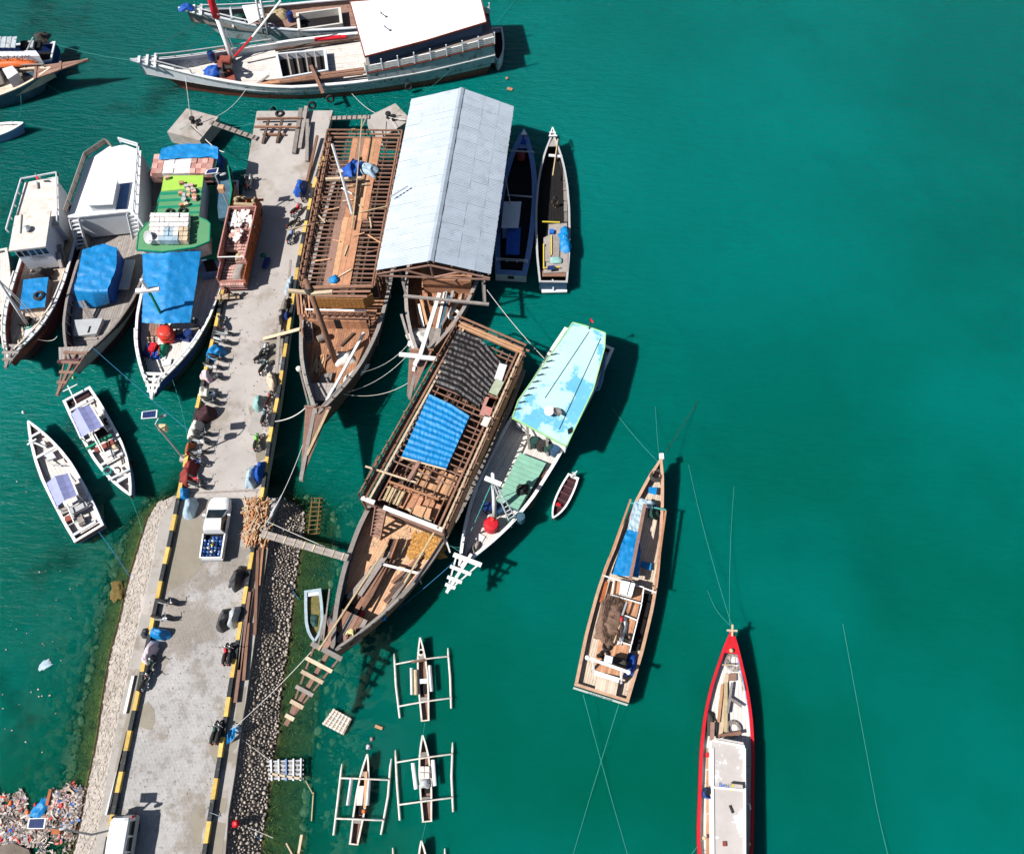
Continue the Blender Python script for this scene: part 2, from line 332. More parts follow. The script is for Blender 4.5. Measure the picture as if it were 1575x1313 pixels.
near = mrange(sep.outputs['X'], -22, -36, 0, 1); wb = N.new('ShaderNodeMath'); wb.operation = 'MULTIPLY'; L.new(near, wb.inputs[0]); L.new(mrange(nnoise(.11, 5, .62), .53, .66, 0, .75), wb.inputs[1]); base = cmix(wb.outputs[0], base, (.0003, .036, .030))  # weed beds
dn = N.new('ShaderNodeAttribute'); dn.attribute_name = 'clarity'
base = cmix(dn.outputs['Fac'], base, (.0015, .09, .045))
L.new(base, pb.inputs['Base Color'])
pb.inputs['Subsurface Weight'].default_value = 1.0; pb.inputs['Subsurface Radius'].default_value = (.6, 1.0, 1.0); pb.inputs['Subsurface Scale'].default_value = 1.7
mp = N.new('ShaderNodeMapping'); mp.inputs['Rotation'].default_value = (0, 0, R(18)); mp.inputs['Scale'].default_value = (.55, 1.6, 1); L.new(geo.outputs['Position'], mp.inputs[0])
amp = mrange(sep.outputs['Y'], 8, 80, .12, 2.0)
h1 = nnoise(1.1, 6, .62, mp.outputs[0]); h2 = N.new('ShaderNodeMath'); h2.operation = 'MULTIPLY'; L.new(h1, h2.inputs[0]); L.new(amp, h2.inputs[1])
bp = N.new('ShaderNodeBump'); bp.inputs['Strength'].default_value = .6; bp.inputs['Distance'].default_value = .5; L.new(h2.outputs[0], bp.inputs['Height']); L.new(bp.outputs[0], pb.inputs['Normal'])
tr = N.new('ShaderNodeBsdfTransparent'); tr.inputs[0].default_value = (.80, .97, .90, 1)
ms = N.new('ShaderNodeMixShader'); L.new(dn.outputs['Fac'], ms.inputs[0]); L.new(pb.outputs[0], ms.inputs[1]); L.new(tr.outputs[0], ms.inputs[2]); L.new(ms.outputs[0], N['Material Output'].inputs['Surface'])
water = b.build('water', wm, kind='structure', smooth=False)
at = water.data.attributes.new('clarity', 'FLOAT', 'POINT')
at.data.foreach_set('value', [min(.86, math.exp(-.62 * max(depth(p.x, p.y), .1))) if p.z > -1 and -53 < p.x < -7 and p.y < 35 else 0.0 for p in b.v])

# seabed under the shallows
b = MB(); gx = [-56 + .6 * i for i in range(86)]; gy = [-12 + .6 * i for i in range(78)]
b.grid([[V((x, y, -min(10.5, max(depth(x, y), .4) + .5) + .10 * nz(x * 1.7, y * 1.7) + .06 * nz(x * 4, y * 4))) for x in gx] for y in gy])
b.build('seabed', seabed_m, kind='structure', smooth=True)
# rocks and weed on the drowned aprons
sb = MB(); ab = MB()
for i in range(900):
    y = rnd.uniform(-9, 30); left = rnd.random() < .5; wl, ap, sg = (lw, la, 1) if left else (rw, ra, -1)
    if y > ap[0].y: continue
    xa = interp(ap, y); x = xa - sg * (rnd.random() ** 1.3 * 5 - .2); d = depth(x, y)
    r = rnd.uniform(.15, .5); sb.ball((x, y, -d + .1), r, r * rnd.uniform(.6, 1), r * .6, rnd.uniform(0, 3), 7, 4)
sb.build('sunken_rock_field', M('sunken_rock', (.17, .19, .11), .95, .3, 2, island=.5), kind='stuff')
def strip(name, pl, pr, m, **k):
    bb = MB(); bb.grid([[a, lerp(a, b_, .33), lerp(a, b_, .66), b_] for a, b_ in zip(pl, pr)]); return bb.build(name, m, **k)
def resample(poly, ys_): return [V((interp(poly, y), y, poly[0].z)) for y in ys_]
def apron(wl, ap, nm):
    y1 = min(wl[0].y, ap[0].y); yy = [y1 - (y1 + 10) * i / 60 for i in range(61)]; rows = []
    for y in yy:
        a, c = interp(wl, y), interp(ap, y); rows.append([V((lerp(a, c, t), y, .06 - (.95 * t) + .05 * nz(y * 2, t * 6) * (t > 0))) for t in (0, .12, .3, .5, .7, .9, 1.0)] + [V((c + (c - a) * .06, y, -1.5))])
    bb = MB(); bb.grid(rows); return bb.build(nm, algae, kind='structure')
apron(lw, la, 'drowned_slope'); apron(rw, ra, 'drowned_slope')
b = MB()                                    # weed tufts on the drowned slopes
for i in range(2600):
    y = rnd.uniform(-9, 29); wl, ap = (lw, la) if i % 3 else (rw, ra)
    if y > min(wl[0].y, ap[0].y) - .3: continue
    t = rnd.uniform(.05, .97); x = lerp(interp(wl, y), interp(ap, y), t); z = .08 - .95 * t; a = rnd.uniform(0, 6.3); l = rnd.uniform(.1, .4)
    p = V((x, y, z)); d = V((math.cos(a), math.sin(a), .25)) * l; sd = V((-math.sin(a), math.cos(a), 0)) * .045
    b.add([p - sd, p + sd, p + d], [(0, 1, 2)])
b.build('seaweed', M('seaweed', (.085, .09, .026), .9, .3, 3, island=.6), kind='stuff')

# pier deck, causeway, berms, slopes
yy = sorted({p.y for p in lk} | {p.y for p in rk}, reverse=True)
UP = [(395, 171), (372, 300), (345, 430), (336, 481), (304, 620), (270, 768)], [(512, 170), (480, 293), (462, 400), (450, 480), (431, 620), (405, 768)]
def deckring(pl, pr): return QL(pl, DZ - .006) + QL(pr, DZ - .006)[::-1]
b = MB(); b.slab(deckring(*UP), .7); pier = b.build('pier_deck', concrete, kind='structure')
b = MB(); ring = [p for p in lb] + [p for p in rb][::-1]; b.slab(ring, .5); b.build('causeway', concrete_w, kind='structure')
b = MB(); wl = QL(UP[0], 1.1); wr = QL(UP[1], 1.1)
for i in range(15):
    t = i / 14
    for side in (UP[0], UP[1]):
        ln = QL(side, 1.1); y = lerp(ln[0].y - .6, ln[-1].y + 1, t); x = interp(ln, y); b.lathe((x + (.5 if side is UP[0] else -.5), y, -3), [(.25, 0), (.25, 4.1)], 10)
b.build('pier_pile', concrete_w, pier, smooth=True, kind='stuff')
def slope(name, top, bot, zt, zb, m):
    y1 = min(top[0].y, bot[0].y); ys_ = [y1 - (y1 + 12) * i / 50 for i in range(51)]
    bb = MB(); bb.grid([[V((lerp(interp(top, y), interp(bot, y), t), y, lerp(zt, zb, t) + .03 * nz(y, t * 4))) for t in (0, .2, .4, .6, .8, 1)] for y in ys_])
    tip = [V((lerp(interp(top, y1), interp(bot, y1), t), y1, lerp(zt, zb, t))) for t in (0, .5, 1)]
    bb.add(tip + [V((p.x, p.y + .5, -1.2)) for p in tip], [(0, 1, 4, 3), (1, 2, 5, 4)])
    return bb.build(name, m, kind='structure')
slope('masonry_slope', lb, lw, DZ - .02, -.05, mason); rev = slope('stone_slope', rb, rw, DZ - .25, -.05, stone_dark)
b = MB()                                    # pale rubble set in the left slope
for i in range(2200):
    y = rnd.uniform(-10, lw[1].y); t = rnd.uniform(.1, .9); x = lerp(interp(lb, y), interp(lw, y), t); z = lerp(DZ, 0, t)
    n = rnd.randint(5, 7); r = rnd.uniform(.07, .2); a0 = rnd.uniform(0, 6); sl = DZ / max(.8, interp(lb, y) - interp(lw, y))
    p = [V((x + r * rnd.uniform(.7, 1.1) * math.cos(a0 + 6.283 * k / n), y + r * rnd.uniform(.7, 1.1) * math.sin(a0 + 6.283 * k / n), 0)) for k in range(n)]
    for q in p: q.z = z + (q.x - x) * sl + rnd.uniform(.006, .016)
    b.slab(p, .1)
b.build('rubble_facing', mason, ORG and bpy.data.objects['masonry_slope'], kind='stuff')
# rounded stones of the right slope: the biggest each on its own, the small ones together
smesh = []
for k in range(6):
    bb = MB(); bb.ball((0, 0, 0), 1, .8, .62, 0, 8, 5)
    me = bpy.data.meshes.new('stone'); me.from_pydata([p * (1 + .16 * nz(p.x * 1.5 + k * 9, p.y * 1.5, p.z * 1.5)) for p in bb.v], [], bb.f); me.materials.append(stone)
    me.polygons.foreach_set('use_smooth', [True] * len(me.polygons)); smesh.append(me)
pts = []; tries = 0
while len(pts) < 1700 and tries < 60000:
    tries += 1; y = rnd.uniform(-6, rb[0].y + .2); t = rnd.uniform(.03, .97); wl_, br_ = interp(rw, y), interp(rb, y); x = lerp(br_, wl_, t)
    r = (.07 + .12 * rnd.random() ** 1.6) * (1 if y < 18.5 else .85)
    if all((x - q[0]) ** 2 + (y - q[1]) ** 2 > (.98 * (r + q[3])) ** 2 for q in pts): pts.append((x, y, lerp(DZ - .25, 0, t), r))
pts.sort(key=lambda q: -q[3])
for i, (x, y, z, r) in enumerate(pts[:298]):
    o = bpy.data.objects.new('stone', smesh[i % 6]); COL.objects.link(o); o.parent = rev; o.location = (x, y, z + r * .2)
    o.rotation_euler = (rnd.uniform(-.3, .3), rnd.uniform(.2, .7), rnd.uniform(0, 6.3)); o.scale = (r * rnd.uniform(.95, 1.2), r, r)
b = MB()
for (x, y, z, r) in pts[298:]: b.ball((x, y, z + r * .15), r * 1.1, r * .85, r * .6, rnd.uniform(0, 3), 7, 4)
for i in range(420):
    y = rnd.uniform(-8, rw[2].y); x = lerp(interp(rb, y), interp(rw, y), rnd.uniform(.72, 1.0)); r = rnd.uniform(.06, .13); b.ball((x, y, .15), r, r, r * .7, 0, 6, 4)
b.build('small_stones', stone_i, rev, smooth=True, kind='stuff')
# hexagonal pavers of the causeway road
b = MB(); r = .165; dx, dy = r * math.sqrt(3) * 1.012, r * 1.5 * 1.012; y = -9.0; row = 0; ytop = Q(300, 768, DZ).y
while y < ytop:
    x = interp(lk, y) + .25 + (row % 2) * dx / 2
    while x < interp(rk, y) - .2:
        z = DZ + rnd.uniform(.018, .03); c = [V((x + r * math.sin(k * math.pi / 3), y + r * math.cos(k * math.pi / 3), z)) for k in range(6)]
        b.slab(c[::-1], .05); x += dx
    y += dy; row += 1
b.build('hexagon_paving', hexm, bpy.data.objects['causeway'], kind='stuff')
def patch(name, poly, m, z=DZ + .034): bb = MB(); bb.slab(QL(poly, z), .03); return bb.build(name, m, kind='structure')
patch('mud_patch', [(303, 795), (316, 808), (318, 835), (309, 858), (310, 868), (302, 882), (286, 893), (268, 904), (256, 912), (252, 905), (262, 850), (273, 800), (280, 797)], puddle)
patch('mud_patch', [(222, 1082), (228, 1078), (237, 1092), (238, 1110), (233, 1122), (224, 1121), (214, 1114), (216, 1096)], puddle)
patch('mud_patch', [(322, 1140), (328, 1125), (336, 1130), (334, 1160), (330, 1175), (324, 1160)], puddle)
patch('mud_patch', [(296, 1253), (304, 1240), (316, 1236), (314, 1262), (308, 1295), (300, 1300), (296, 1280)], puddle)
patch('damp_patch', [(443, 428), (440, 452), (432, 470), (427, 500), (414, 522), (409, 560), (428, 562), (434, 540), (441, 500), (446, 460), (450, 432)], puddle, DZ + .008)
patch('damp_patch', [(345, 432), (352, 440), (352, 452), (344, 470), (338, 498), (334, 500), (340, 466)], puddle, DZ + .008)
patch('damp_patch', [(392, 690), (397, 668), (409, 672), (407, 705), (395, 712)], puddle, DZ + .008)
patch('damp_patch', [(381, 622), (398, 628), (407, 655), (398, 672), (380, 664), (386, 645)], concrete_w, DZ + .007)
b = MB(); p = QL([(287, 757), (398, 752), (398, 755), (287, 760)], DZ + .012); b.slab(p, .02); b.build('joint_strip', wood_grey, pier)
# painted kerbs
def kerb(poly, nm):
    root = bpy.data.objects.new(nm, None); COL.objects.link(root); ORG[root.name] = V((0, 0, 0)); tag(root, kind='structure')
    acc = 0; i = 0; pos = [poly[0]]; seg = 1.42; pts_ = [poly[0]]
    for a, c in zip(poly, poly[1:]):
        d = (c - a).length; t = seg - acc
        while t < d: pts_.append(a.lerp(c, t / d)); t += seg
        acc = (d - (t - seg))
    for a, c in zip(pts_, pts_[1:]):
        bb = MB(); dz = V((0, 0, -.2)); bb.bar(a + dz, c + dz - (c - a).normalized() * .015, .30, .42); bb.build('kerb_block', (yellow, blackp)[i % 2], root); i += 1
kerb(lk, 'kerb_left'); kerb(rk, 'kerb_right')
# ------------------------------------------------------------------ boat hulls
class Boat: pass
PROF = [(0, .02), (.06, .26), (.13, .50), (.22, .72), (.34, .90), (.5, 1.0), (.68, 1.0), (.84, .93), (1, .78)]
def pint(prof, t):
    t = min(1, max(0, t))
    for (a, x), (c, y) in zip(prof, prof[1:]):
        if t <= c:
            u = (t - a) / (c - a); return lerp(x, y, u)
    return prof[-1][1]
def smoothp(prof):
    return [(i / 24, (pint(prof, i / 24 - .02) + 2 * pint(prof, i / 24) + pint(prof, i / 24 + .02)) / 4 if 0 < i < 24 else pint(prof, i / 24)) for i in range(25)]
def hull(name, label, cat, bow, stern, Bm, zm, prof=PROF, tm=.6, rake=2.0, srake=.4, bul=.6, m_out=white, m_cap=white, m_in=None, m_deck=deck_white,
         m_low=None, low=.6, plank=.24, wl=.84, cap=.2, deck=True, group=None, deckz=None, open_floor=False, cross=False, dk=.5):
    bt = Boat(); pb_, ps = Q(*bow), Q(*stern); bt.zb, bt.zs, bt.zm = bow[2], stern[2], zm
    a, e = V((pb_.x, pb_.y, 0)), V((ps.x, ps.y, 0)); bt.L = (e - a).length; bt.d = (e - a).normalized(); bt.n = V((bt.d.y, -bt.d.x, 0)); bt.a = a; bt.B = Bm
    pr = smoothp(prof); bt.hw = lambda t: Bm * pint(pr, t)
    def zs(t): return zm + (bt.zb - zm) * max(0, 1 - t / tm) ** 2 + (bt.zs - zm) * max(0, (t - tm) / (1 - tm)) ** 2
    bt.z = zs; bt.bul = bul
    def P(t, y, dz=0, abs_z=None): return bt.a + bt.d * (t * bt.L) + bt.n * y + V((0, 0, (zs(t) + dz) if abs_z is None else abs_z))
    bt.P = P; bt.dz = (lambda t: zm - bul + (zs(t) - zm) * dk) if deckz is None else (lambda t: deckz)
    root = thing(name, label, cat, (P(.5, 0, 0, 0)), group); bt.root = root
    N = 28; ts = [(i / N) ** 1.15 for i in range(N + 1)]
    def shell(f0, f1, m, nm):
        bb = MB(); rows = []
        for fr in [lerp(f0, f1, k / 4) for k in range(5)]:
            row = []
            for sg in (1, -1):
                rr = []
                for t in ts:
                    ws = 1 - (1 - wl) * fr ** 1.5; sh = rake * fr * (1 - t) ** 3 - srake * fr * t ** 8
                    p = P(t, sg * bt.hw(t) * ws); p += bt.d * sh; p.z = lerp(zs(t), -.7, fr); rr.append(p)
                row.append(rr)
            rows.append(row[0][::-1] + row[1])
        bb.grid(rows); n = len(rows[0]) - 1; k = len(rows[0])
        bb.f += [(i * k, (i + 1) * k, (i + 1) * k + n, i * k + n) for i in range(4)]
        return bb.build(nm, m, root, smooth=False)
    if m_low: shell(0, low, m_out, 'hull'); shell(low, 1, m_low, 'hull_bottom')
    else: shell(0, 1, m_out, 'hull')
    # bulwark lining and rail cap
    m_in = m_in or m_out; bb = MB()
    for sg in (1, -1):
        bb.grid([[P(t, sg * (bt.hw(t) - .10), -.02) for t in ts], [V((*P(t, sg * (bt.hw(t) - .13)).xy, bt.dz(t) - .05)) for t in ts]])
    bb.add([P(1, bt.hw(1), -.02), P(1, -bt.hw(1), -.02), V((*P(1, -bt.hw(1)).xy, bt.dz(1) - .05)), V((*P(1, bt.hw(1)).xy, bt.dz(1) - .05))], [(0, 1, 2, 3)])
    bb.build('bulwark', m_in, root)
    bb = MB(); c = cap
    for sg in (1, -1):
        o = [P(t, sg * (bt.hw(t) + .04), .05) for t in ts]; i_ = [P(t, sg * max(.01, bt.hw(t) - c), .05) for t in ts]
        dn = V((0, 0, -.12)); bb.grid([[p + dn for p in o], o, i_, [p + dn for p in i_]])
    bb.bar(P(.997, bt.hw(1) + .05), P(.997, -bt.hw(1) - .05), c, .14)
    bb.build('gunwale', m_cap, root)
    if deck:
        bb = MB(); y = -Bm; seed = rnd.random() * 50
        if cross:
            t = .02
            while t < 1:
                h = bt.hw(t) - .12
                if h > .1:
                    w_ = plank / bt.L; bb.slab([V((*P(t, -h).xy, bt.dz(t))), V((*P(t + w_ * .93, -h).xy, bt.dz(t))), V((*P(t + w_ * .93, h).xy, bt.dz(t))), V((*P(t, h).xy, bt.dz(t)))], .03)
                t += plank / bt.L
        else:
            while y < Bm:
                y0, y1 = y + .008, y + plank - .008; t0 = rnd.uniform(-.25, 0)
                while t0 < 1:
                    t1 = t0 + rnd.uniform(3.5, 6) / bt.L; row0, row1 = [], []; jz = rnd.uniform(-.008, .008)
                    for k in range(5):
                        t = min(1, max(0, lerp(t0, t1 - .012 / bt.L * 2, k / 4))); h = max(0, bt.hw(t) - .12)
                        a0, a1 = max(-h, min(h, y0)), max(-h, min(h, y1))
                        row0.append(V((*P(t, a0).xy, bt.dz(t) + jz))); row1.append(V((*P(t, a1).xy, bt.dz(t) + jz)))
                    if any((p - q).length > .03 for p, q in zip(row0, row1)): bb.grid([row0, row1])
                    t0 = t1
                y += plank
        if bb.v: bb.build('deck_planks', m_deck, root, kind='stuff')
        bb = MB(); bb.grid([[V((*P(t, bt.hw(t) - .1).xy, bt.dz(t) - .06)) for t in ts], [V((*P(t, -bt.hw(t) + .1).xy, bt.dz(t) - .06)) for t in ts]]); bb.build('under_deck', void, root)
    return bt
def part(root, name, mat, fn, **k):
    bb = MB(); fn(bb); return bb.build(name, mat, root, **k)
def bars(root, name, mat, lines, w=.1, h=.1):      # each line its own part: (p, q)
    for a, c in lines: bb = MB(); bb.bar(a, c, w, h); bb.build(name, mat, root)
def inset(pts, d):
    c = sum(pts, V((0, 0, 0))) / len(pts); return [p + (c - p).normalized() * d for p in pts]
def cabin(root, roof_px, z, zbase, m_roof, m_wall, th=.14, ov=.35, trim=None, openw=False, names=('roof', 'cabin_wall'), posts=0, planks=0):
    pts = QL(roof_px, z); o = MB(); o.slab(pts, th); r = o.build(names[0], m_roof, root)
    if trim:
        o = MB(); n = len(pts)
        for i in range(n): o.bar(pts[i] - V((0, 0, .06)), pts[(i + 1) % n] - V((0, 0, .06)), .10, .2)
        o.build('roof_trim', trim, r)
    ins = inset(pts, ov); o = MB(); n = len(ins)
    if not openw:
        for i in range(n):
            a, c = ins[i] - V((0, 0, th)), ins[(i + 1) % n] - V((0, 0, th)); o.add([a, c, V((c.x, c.y, zbase)), V((a.x, a.y, zbase))], [(0, 1, 2, 3)])
        o.build(names[1], m_wall, root)
    else:
        for i in range(n):
            a, c = ins[i], ins[(i + 1) % n]; k = max(1, int((c - a).length / 1.8))
            for j in range(k):
                p = a.lerp(c, j / k); o = MB(); o.bar(V((p.x, p.y, zbase)), V((p.x, p.y, z - th)), .12, .12); o.build('roof_post', m_wall, root)
    return r, ins
def windows(root, a, c, z0, z1, n, m=glass, off=.03, fill=.7, name='window'):
    a, c = V(a), V(c); d = (c - a); L = d.length; d.normalize(); nn = V((d.y, -d.x, 0))
    for i in range(n):
        p = a + d * (L * (i + .5 - fill / 2) / n); q = a + d * (L * (i + .5 + fill / 2) / n)
        bb = MB(); pts = [V((p.x, p.y, z0)) + nn * off, V((q.x, q.y, z0)) + nn * off, V((q.x, q.y, z1)) + nn * off, V((p.x, p.y, z1)) + nn * off]
        bb.add(pts + [v - nn * .05 for v in pts], [(0, 1, 2, 3), (4, 7, 6, 5), (0, 4, 5, 1), (1, 5, 6, 2), (2, 6, 7, 3), (3, 7, 4, 0)]); bb.build(name, m, root)
def railing(root, pts, z_off, hgt, mat, n_rails=2, step=1.6, name='railing', r=.04):
    bb = MB(); pts = [V(p) for p in pts]
    for k in range(n_rails):
        dz = V((0, 0, z_off + hgt * (k + 1) / n_rails)); bb.tube([p + dz for p in pts], r, 4) if r < .06 else [bb.bar(p + dz, q + dz, r * 1.6, r * 2.4) for p, q in zip(pts, pts[1:])]
    for a, c in zip(pts, pts[1:]):
        k = max(1, int((c - a).length / step))
        for j in range(k + 1): p = a.lerp(c, j / k); bb.bar(p + V((0, 0, z_off)), p + V((0, 0, z_off + hgt)), r * 1.8, r * 1.8)
    return bb.build(name, mat, root)
def stanchions(bt, t0, t1, mat, hgt=.5, step=.8, name='rail', out=0, both=True, sides=(1, -1), w=.09):
    for sg in sides:
        bb = MB(); k = int((t1 - t0) * bt.L / step); ps = [bt.P(lerp(t0, t1, j / k), sg * (bt.hw(lerp(t0, t1, j / k)) - .08)) for j in range(k + 1)]
        for p, q in zip(ps, ps[1:]): bb.bar(p + V((0, 0, hgt)), q + V((0, 0, hgt)), .13, .08)
        for p in ps: bb.bar(p, p + V((0, 0, hgt)), w, w)
        bb.build(name, mat, bt.root)
def stairs(root, tl, tr_, bl, br, n, mat, name='stairs', rail=True):
    st = MB()
    st.bar(tl, bl, .08, .28); st.bar(tr_, br, .08, .28); s = st.build(name, mat, root)
    for i in range(n):
        t = (i + .5) / n; a, c = V(tl).lerp(V(bl), t), V(tr_).lerp(V(br), t); bb = MB()
        d = (V(bl) - V(tl)); d.z = 0; d = d.normalized() * .13
        bb.slab([a - d, c - d, c + d, a + d], .05); bb.build('tread', mat, s)
def bowsprit(bt, tip, mat, base_t=.06, bw=None, n_cross=5, z0=None, m_cross=None, plat=False, lines=True):
    tp = Q(*tip); hw = bw or bt.hw(base_t) ; zb = bt.z(base_t) if z0 is None else z0
    l, r, c = (V((*bt.P(base_t, y).xy, zb)) for y in (-hw, hw, 0)); r0 = bt.root
    part(r0, 'bowsprit', mat, lambda b_: b_.bar(c, tp, .22, .24))
    part(r0, 'sprit_rail', mat, lambda b_: b_.bar(l, tp.lerp(l, .04), .12, .12)); part(r0, 'sprit_rail', mat, lambda b_: b_.bar(r, tp.lerp(r, .04), .12, .12))
    for i in range(n_cross):
        t = i / n_cross * .95; e = (r - l).normalized() * .18; a, d = l.lerp(tp, t) - e, r.lerp(tp, t) + e; u = V((0, 0, .12))
        part(r0, 'crosspiece', m_cross or mat, lambda b_: b_.bar(a + u, d + u, .26, .12))
    if plat:
        bb = MB(); k = 12
        for j in range(k):
            f0, f1 = j / k, (j + .9) / k; u = V((0, 0, .07)); bb.slab([l.lerp(r, f0) + u, l.lerp(r, f1) + u, l.lerp(tp, .93).lerp(r.lerp(tp, .93), f1) + u, l.lerp(tp, .93).lerp(r.lerp(tp, .93), f0) + u], .05)
        bb.build('sprit_platform', wood_pink, r0, kind='stuff')
def mast(root, base, top, r0, r1, mat, name='mast'):
    return part(root, name, mat, lambda b_: b_.tube([base, V(base).lerp(V(top), .5), top], [r0, lerp(r0, r1, .5), r1], 8), smooth=True)
def sheet_cloth(name, rows, mat, label, cat, amp=.05, sub=14, fold=(1.2, 3.0), beams=None, parent=None, **kw):
    """rows: 2x2 (or more) control points of a cloth; bilinear, with folds"""
    nr, nc = len(rows) - 1, len(rows[0]) - 1; G = []; sx = rnd.random() * 90
    for i in range(nr * sub + 1):
        row = []
        for j in range(nc * sub + 1):
            u, v = i / sub, j / sub; a = min(nr - 1, int(u)); c = min(nc - 1, int(v)); fu, fv = u - a, v - c
            p = rows[a][c].lerp(rows[a][c + 1], fv).lerp(rows[a + 1][c].lerp(rows[a + 1][c + 1], fv), fu)
            q = p + V((0, 0, amp * (nz(p.x * fold[0] + sx, p.y * fold[1]) + .6 * nz(p.x * fold[1] * 2, p.y * fold[0] * 2 + sx) + 1)))
            if beams: q.z -= beams[0] * abs(math.sin(math.pi * beams[1] * i / (nr * sub))) ** .7
            row.append(q)
        G.append(row)
    bb = MB(); bb.grid(G); bb.add([p - V((0, 0, .02)) for p in bb.v], [tuple(reversed(f)) for f in bb.f])
    return bb.build(name, mat, parent, smooth=True, label=label, cat=cat, **kw)
def mound(name, c, rx, ry, h, ang, mat, label, cat, flat=.5, group=None, n=20, m=9, jit=.12, parent=None):
    """a cover or heap draped over something: steep skirts, a top with folds"""
    c = V(c); bb = MB(); G = []; sd = rnd.random() * 90; ca, sa = math.cos(ang), math.sin(ang)
    for i in range(m):
        u = i / (m - 1); row = []
        for k in range(n + 1):
            a = 2 * math.pi * (k % n) / n; q = lerp(1.0, .05, u)
            sx, sy = math.copysign(abs(math.cos(a)) ** .6, math.cos(a)), math.copysign(abs(math.sin(a)) ** .6, math.sin(a))
            hh = h * min(1, (1 - q) / (1 - flat)) ** .6
            f = 1 + jit * nz(math.cos(a) * 2.2 + sd, math.sin(a) * 2.2, u * 2); x, y = rx * sx * q * f, ry * sy * q * f
            zz = hh * (1 + jit * 1.2 * nz(x * 1.6 + sd, y * 2.4)) * (.78 + .22 * math.cos((x / rx - .25) * 2.2))
            row.append(c + V((x * ca - y * sa, x * sa + y * ca, zz)))
        G.append(row)
    bb.grid(G); return bb.build(name, mat, parent, smooth=True, label=label, cat=cat, group=group, org=None if parent else c)
def tyre(c, r, label, axis=V((0, 0, 1)), group=None):
    bb = MB(); bb.torus(c, r * .72, r * .28, axis, 16, 8); return bb.build('tyre', rubber, smooth=True, label=label, cat='tyre', group=group)
def drum(c, r, h, mat, label, cat='barrel', group=None):
    t = thing('barrel', label, cat, c, group)
    part(t, 'drum', mat, lambda b_: b_.lathe(c, [(r * .93, 0), (r, .05 * h), (r, .3 * h), (r * 1.04, .33 * h), (r, .36 * h), (r, .62 * h), (r * 1.04, .65 * h), (r, .68 * h), (r, .92 * h), (r * .9, h), (r * .85, h), (r * .82, .95 * h)], 14), smooth=False)
    part(t, 'lid', mat, lambda b_: b_.lathe(V(c) + V((r * .3, 0, h * .95)), [(r * .25, 0), (r * .25, .06)], 8)); return t
def plank(a, c, w_, h_, mat, label, group=None, name='plank', cat='plank'):
    bb = MB(); bb.bar(a, c, w_, h_); return bb.build(name, mat, label=label, cat=cat, group=group)
def rope(p, q, mat, label, r=.035, sag=.6, wig=0., n=14, mid=None, group=None):
    p, q = V(p), V(q); pts = []
    for i in range(n + 1):
        t = i / n; x = p.lerp(q, t); x.z -= sag * 4 * t * (1 - t)
        if mid: x = p * (1 - t) ** 2 + V(mid) * (2 * t * (1 - t)) + q * t * t
        x.z = max(x.z, .03)
        if wig: x += V((nz(t * 9, 3), nz(t * 9, 7), 0)) * wig
        pts.append(x)
    bb = MB(); bb.tube(pts, r, 5); return bb.build('rope', mat, label=label, cat='rope', group=group)
def coil(c, r, mat, label, turns=4, tube=.05, cat='rope coil'):
    bb = MB(); pts = []
    for i in range(turns * 14): a = i / 14 * 6.283; q = r * (1 - .12 * (i // 14)) * (1 + .1 * nz(a, 2)); pts.append(V(c) + V((q * math.cos(a), q * math.sin(a), .05 + .03 * (i // 14) + .03 * nz(a * 2)))) 
    bb.tube(pts, tube, 5); return bb.build('rope_coil', mat, label=label, cat=cat)
def text(root, s, loc, size, rx, rz, mat, name='lettering'):
    cu = bpy.data.curves.new(name, 'FONT'); cu.body = s; cu.size = size; cu.align_x = 'CENTER'; cu.align_y = 'CENTER'; cu.extrude = .005
    o = bpy.data.objects.new(name, cu); COL.objects.link(o); bpy.context.view_layer.update(); me = bpy.data.meshes.new_from_object(o.evaluated_get(bpy.context.evaluated_depsgraph_get())); bpy.data.objects.remove(o); bpy.data.curves.remove(cu); o = bpy.data.objects.new(name, me); COL.objects.link(o); me.materials.append(mat); o.parent = root; o.location = V(loc) - ORG[root.name]; o.rotation_euler = (rx, 0, rz); return o
# ------------------------------------------------------------------ large ships at the pier head
PA = [(0, .02), (.08, .22), (.18, .50), (.3, .78), (.42, .95), (.6, 1), (.8, .88), (1, .6)]
A = hull('cargo_ship', 'largest white timber ship with red foredeck and long white roof, moored across the pier head', 'ship', (212, 92, 4.3), (757, 62, 2.6), 4.0, 2.0, PA, tm=.45, rake=4, srake=1.2,
         bul=.75, m_out=white_rust, m_cap=white, m_in=palegrey, m_deck=deck_white, m_low=redbrown, low=.46, plank=.3, cap=.28, group='ships moored across the pier head')
r0 = A.root
for sg in (1, -1):
    part(r0, 'stern_side', white_rust, lambda b_: b_.grid([[A.P(t, sg * (A.hw(t) - .02), .0, lerp(1.9, lerp(3.1, 4.05, (t - .63) / .37), z)) for t in [.63 + .37 * i / 8 for i in range(9)]] for z in (0, 1)]))
    pl = [A.P(.63 + .37 * i / 8, sg * (A.hw(.63 + .37 * i / 8) - .05), 0, lerp(3.1, 4.05, i / 8)) for i in range(9)]
    part(r0, 'gallery_sill', redbrown, lambda b_: [b_.bar(p, q, .18, .12) for p, q in zip(pl, pl[1:])])
    railing(r0, pl, 0, .85, white, 3, 1.3, 'gallery_rail', .062)
    for p in pl[::1]: part(r0, 'gallery_post', palegrey, lambda b_: b_.bar(p, p + V((0, 0, 1.45)), .13, .13))
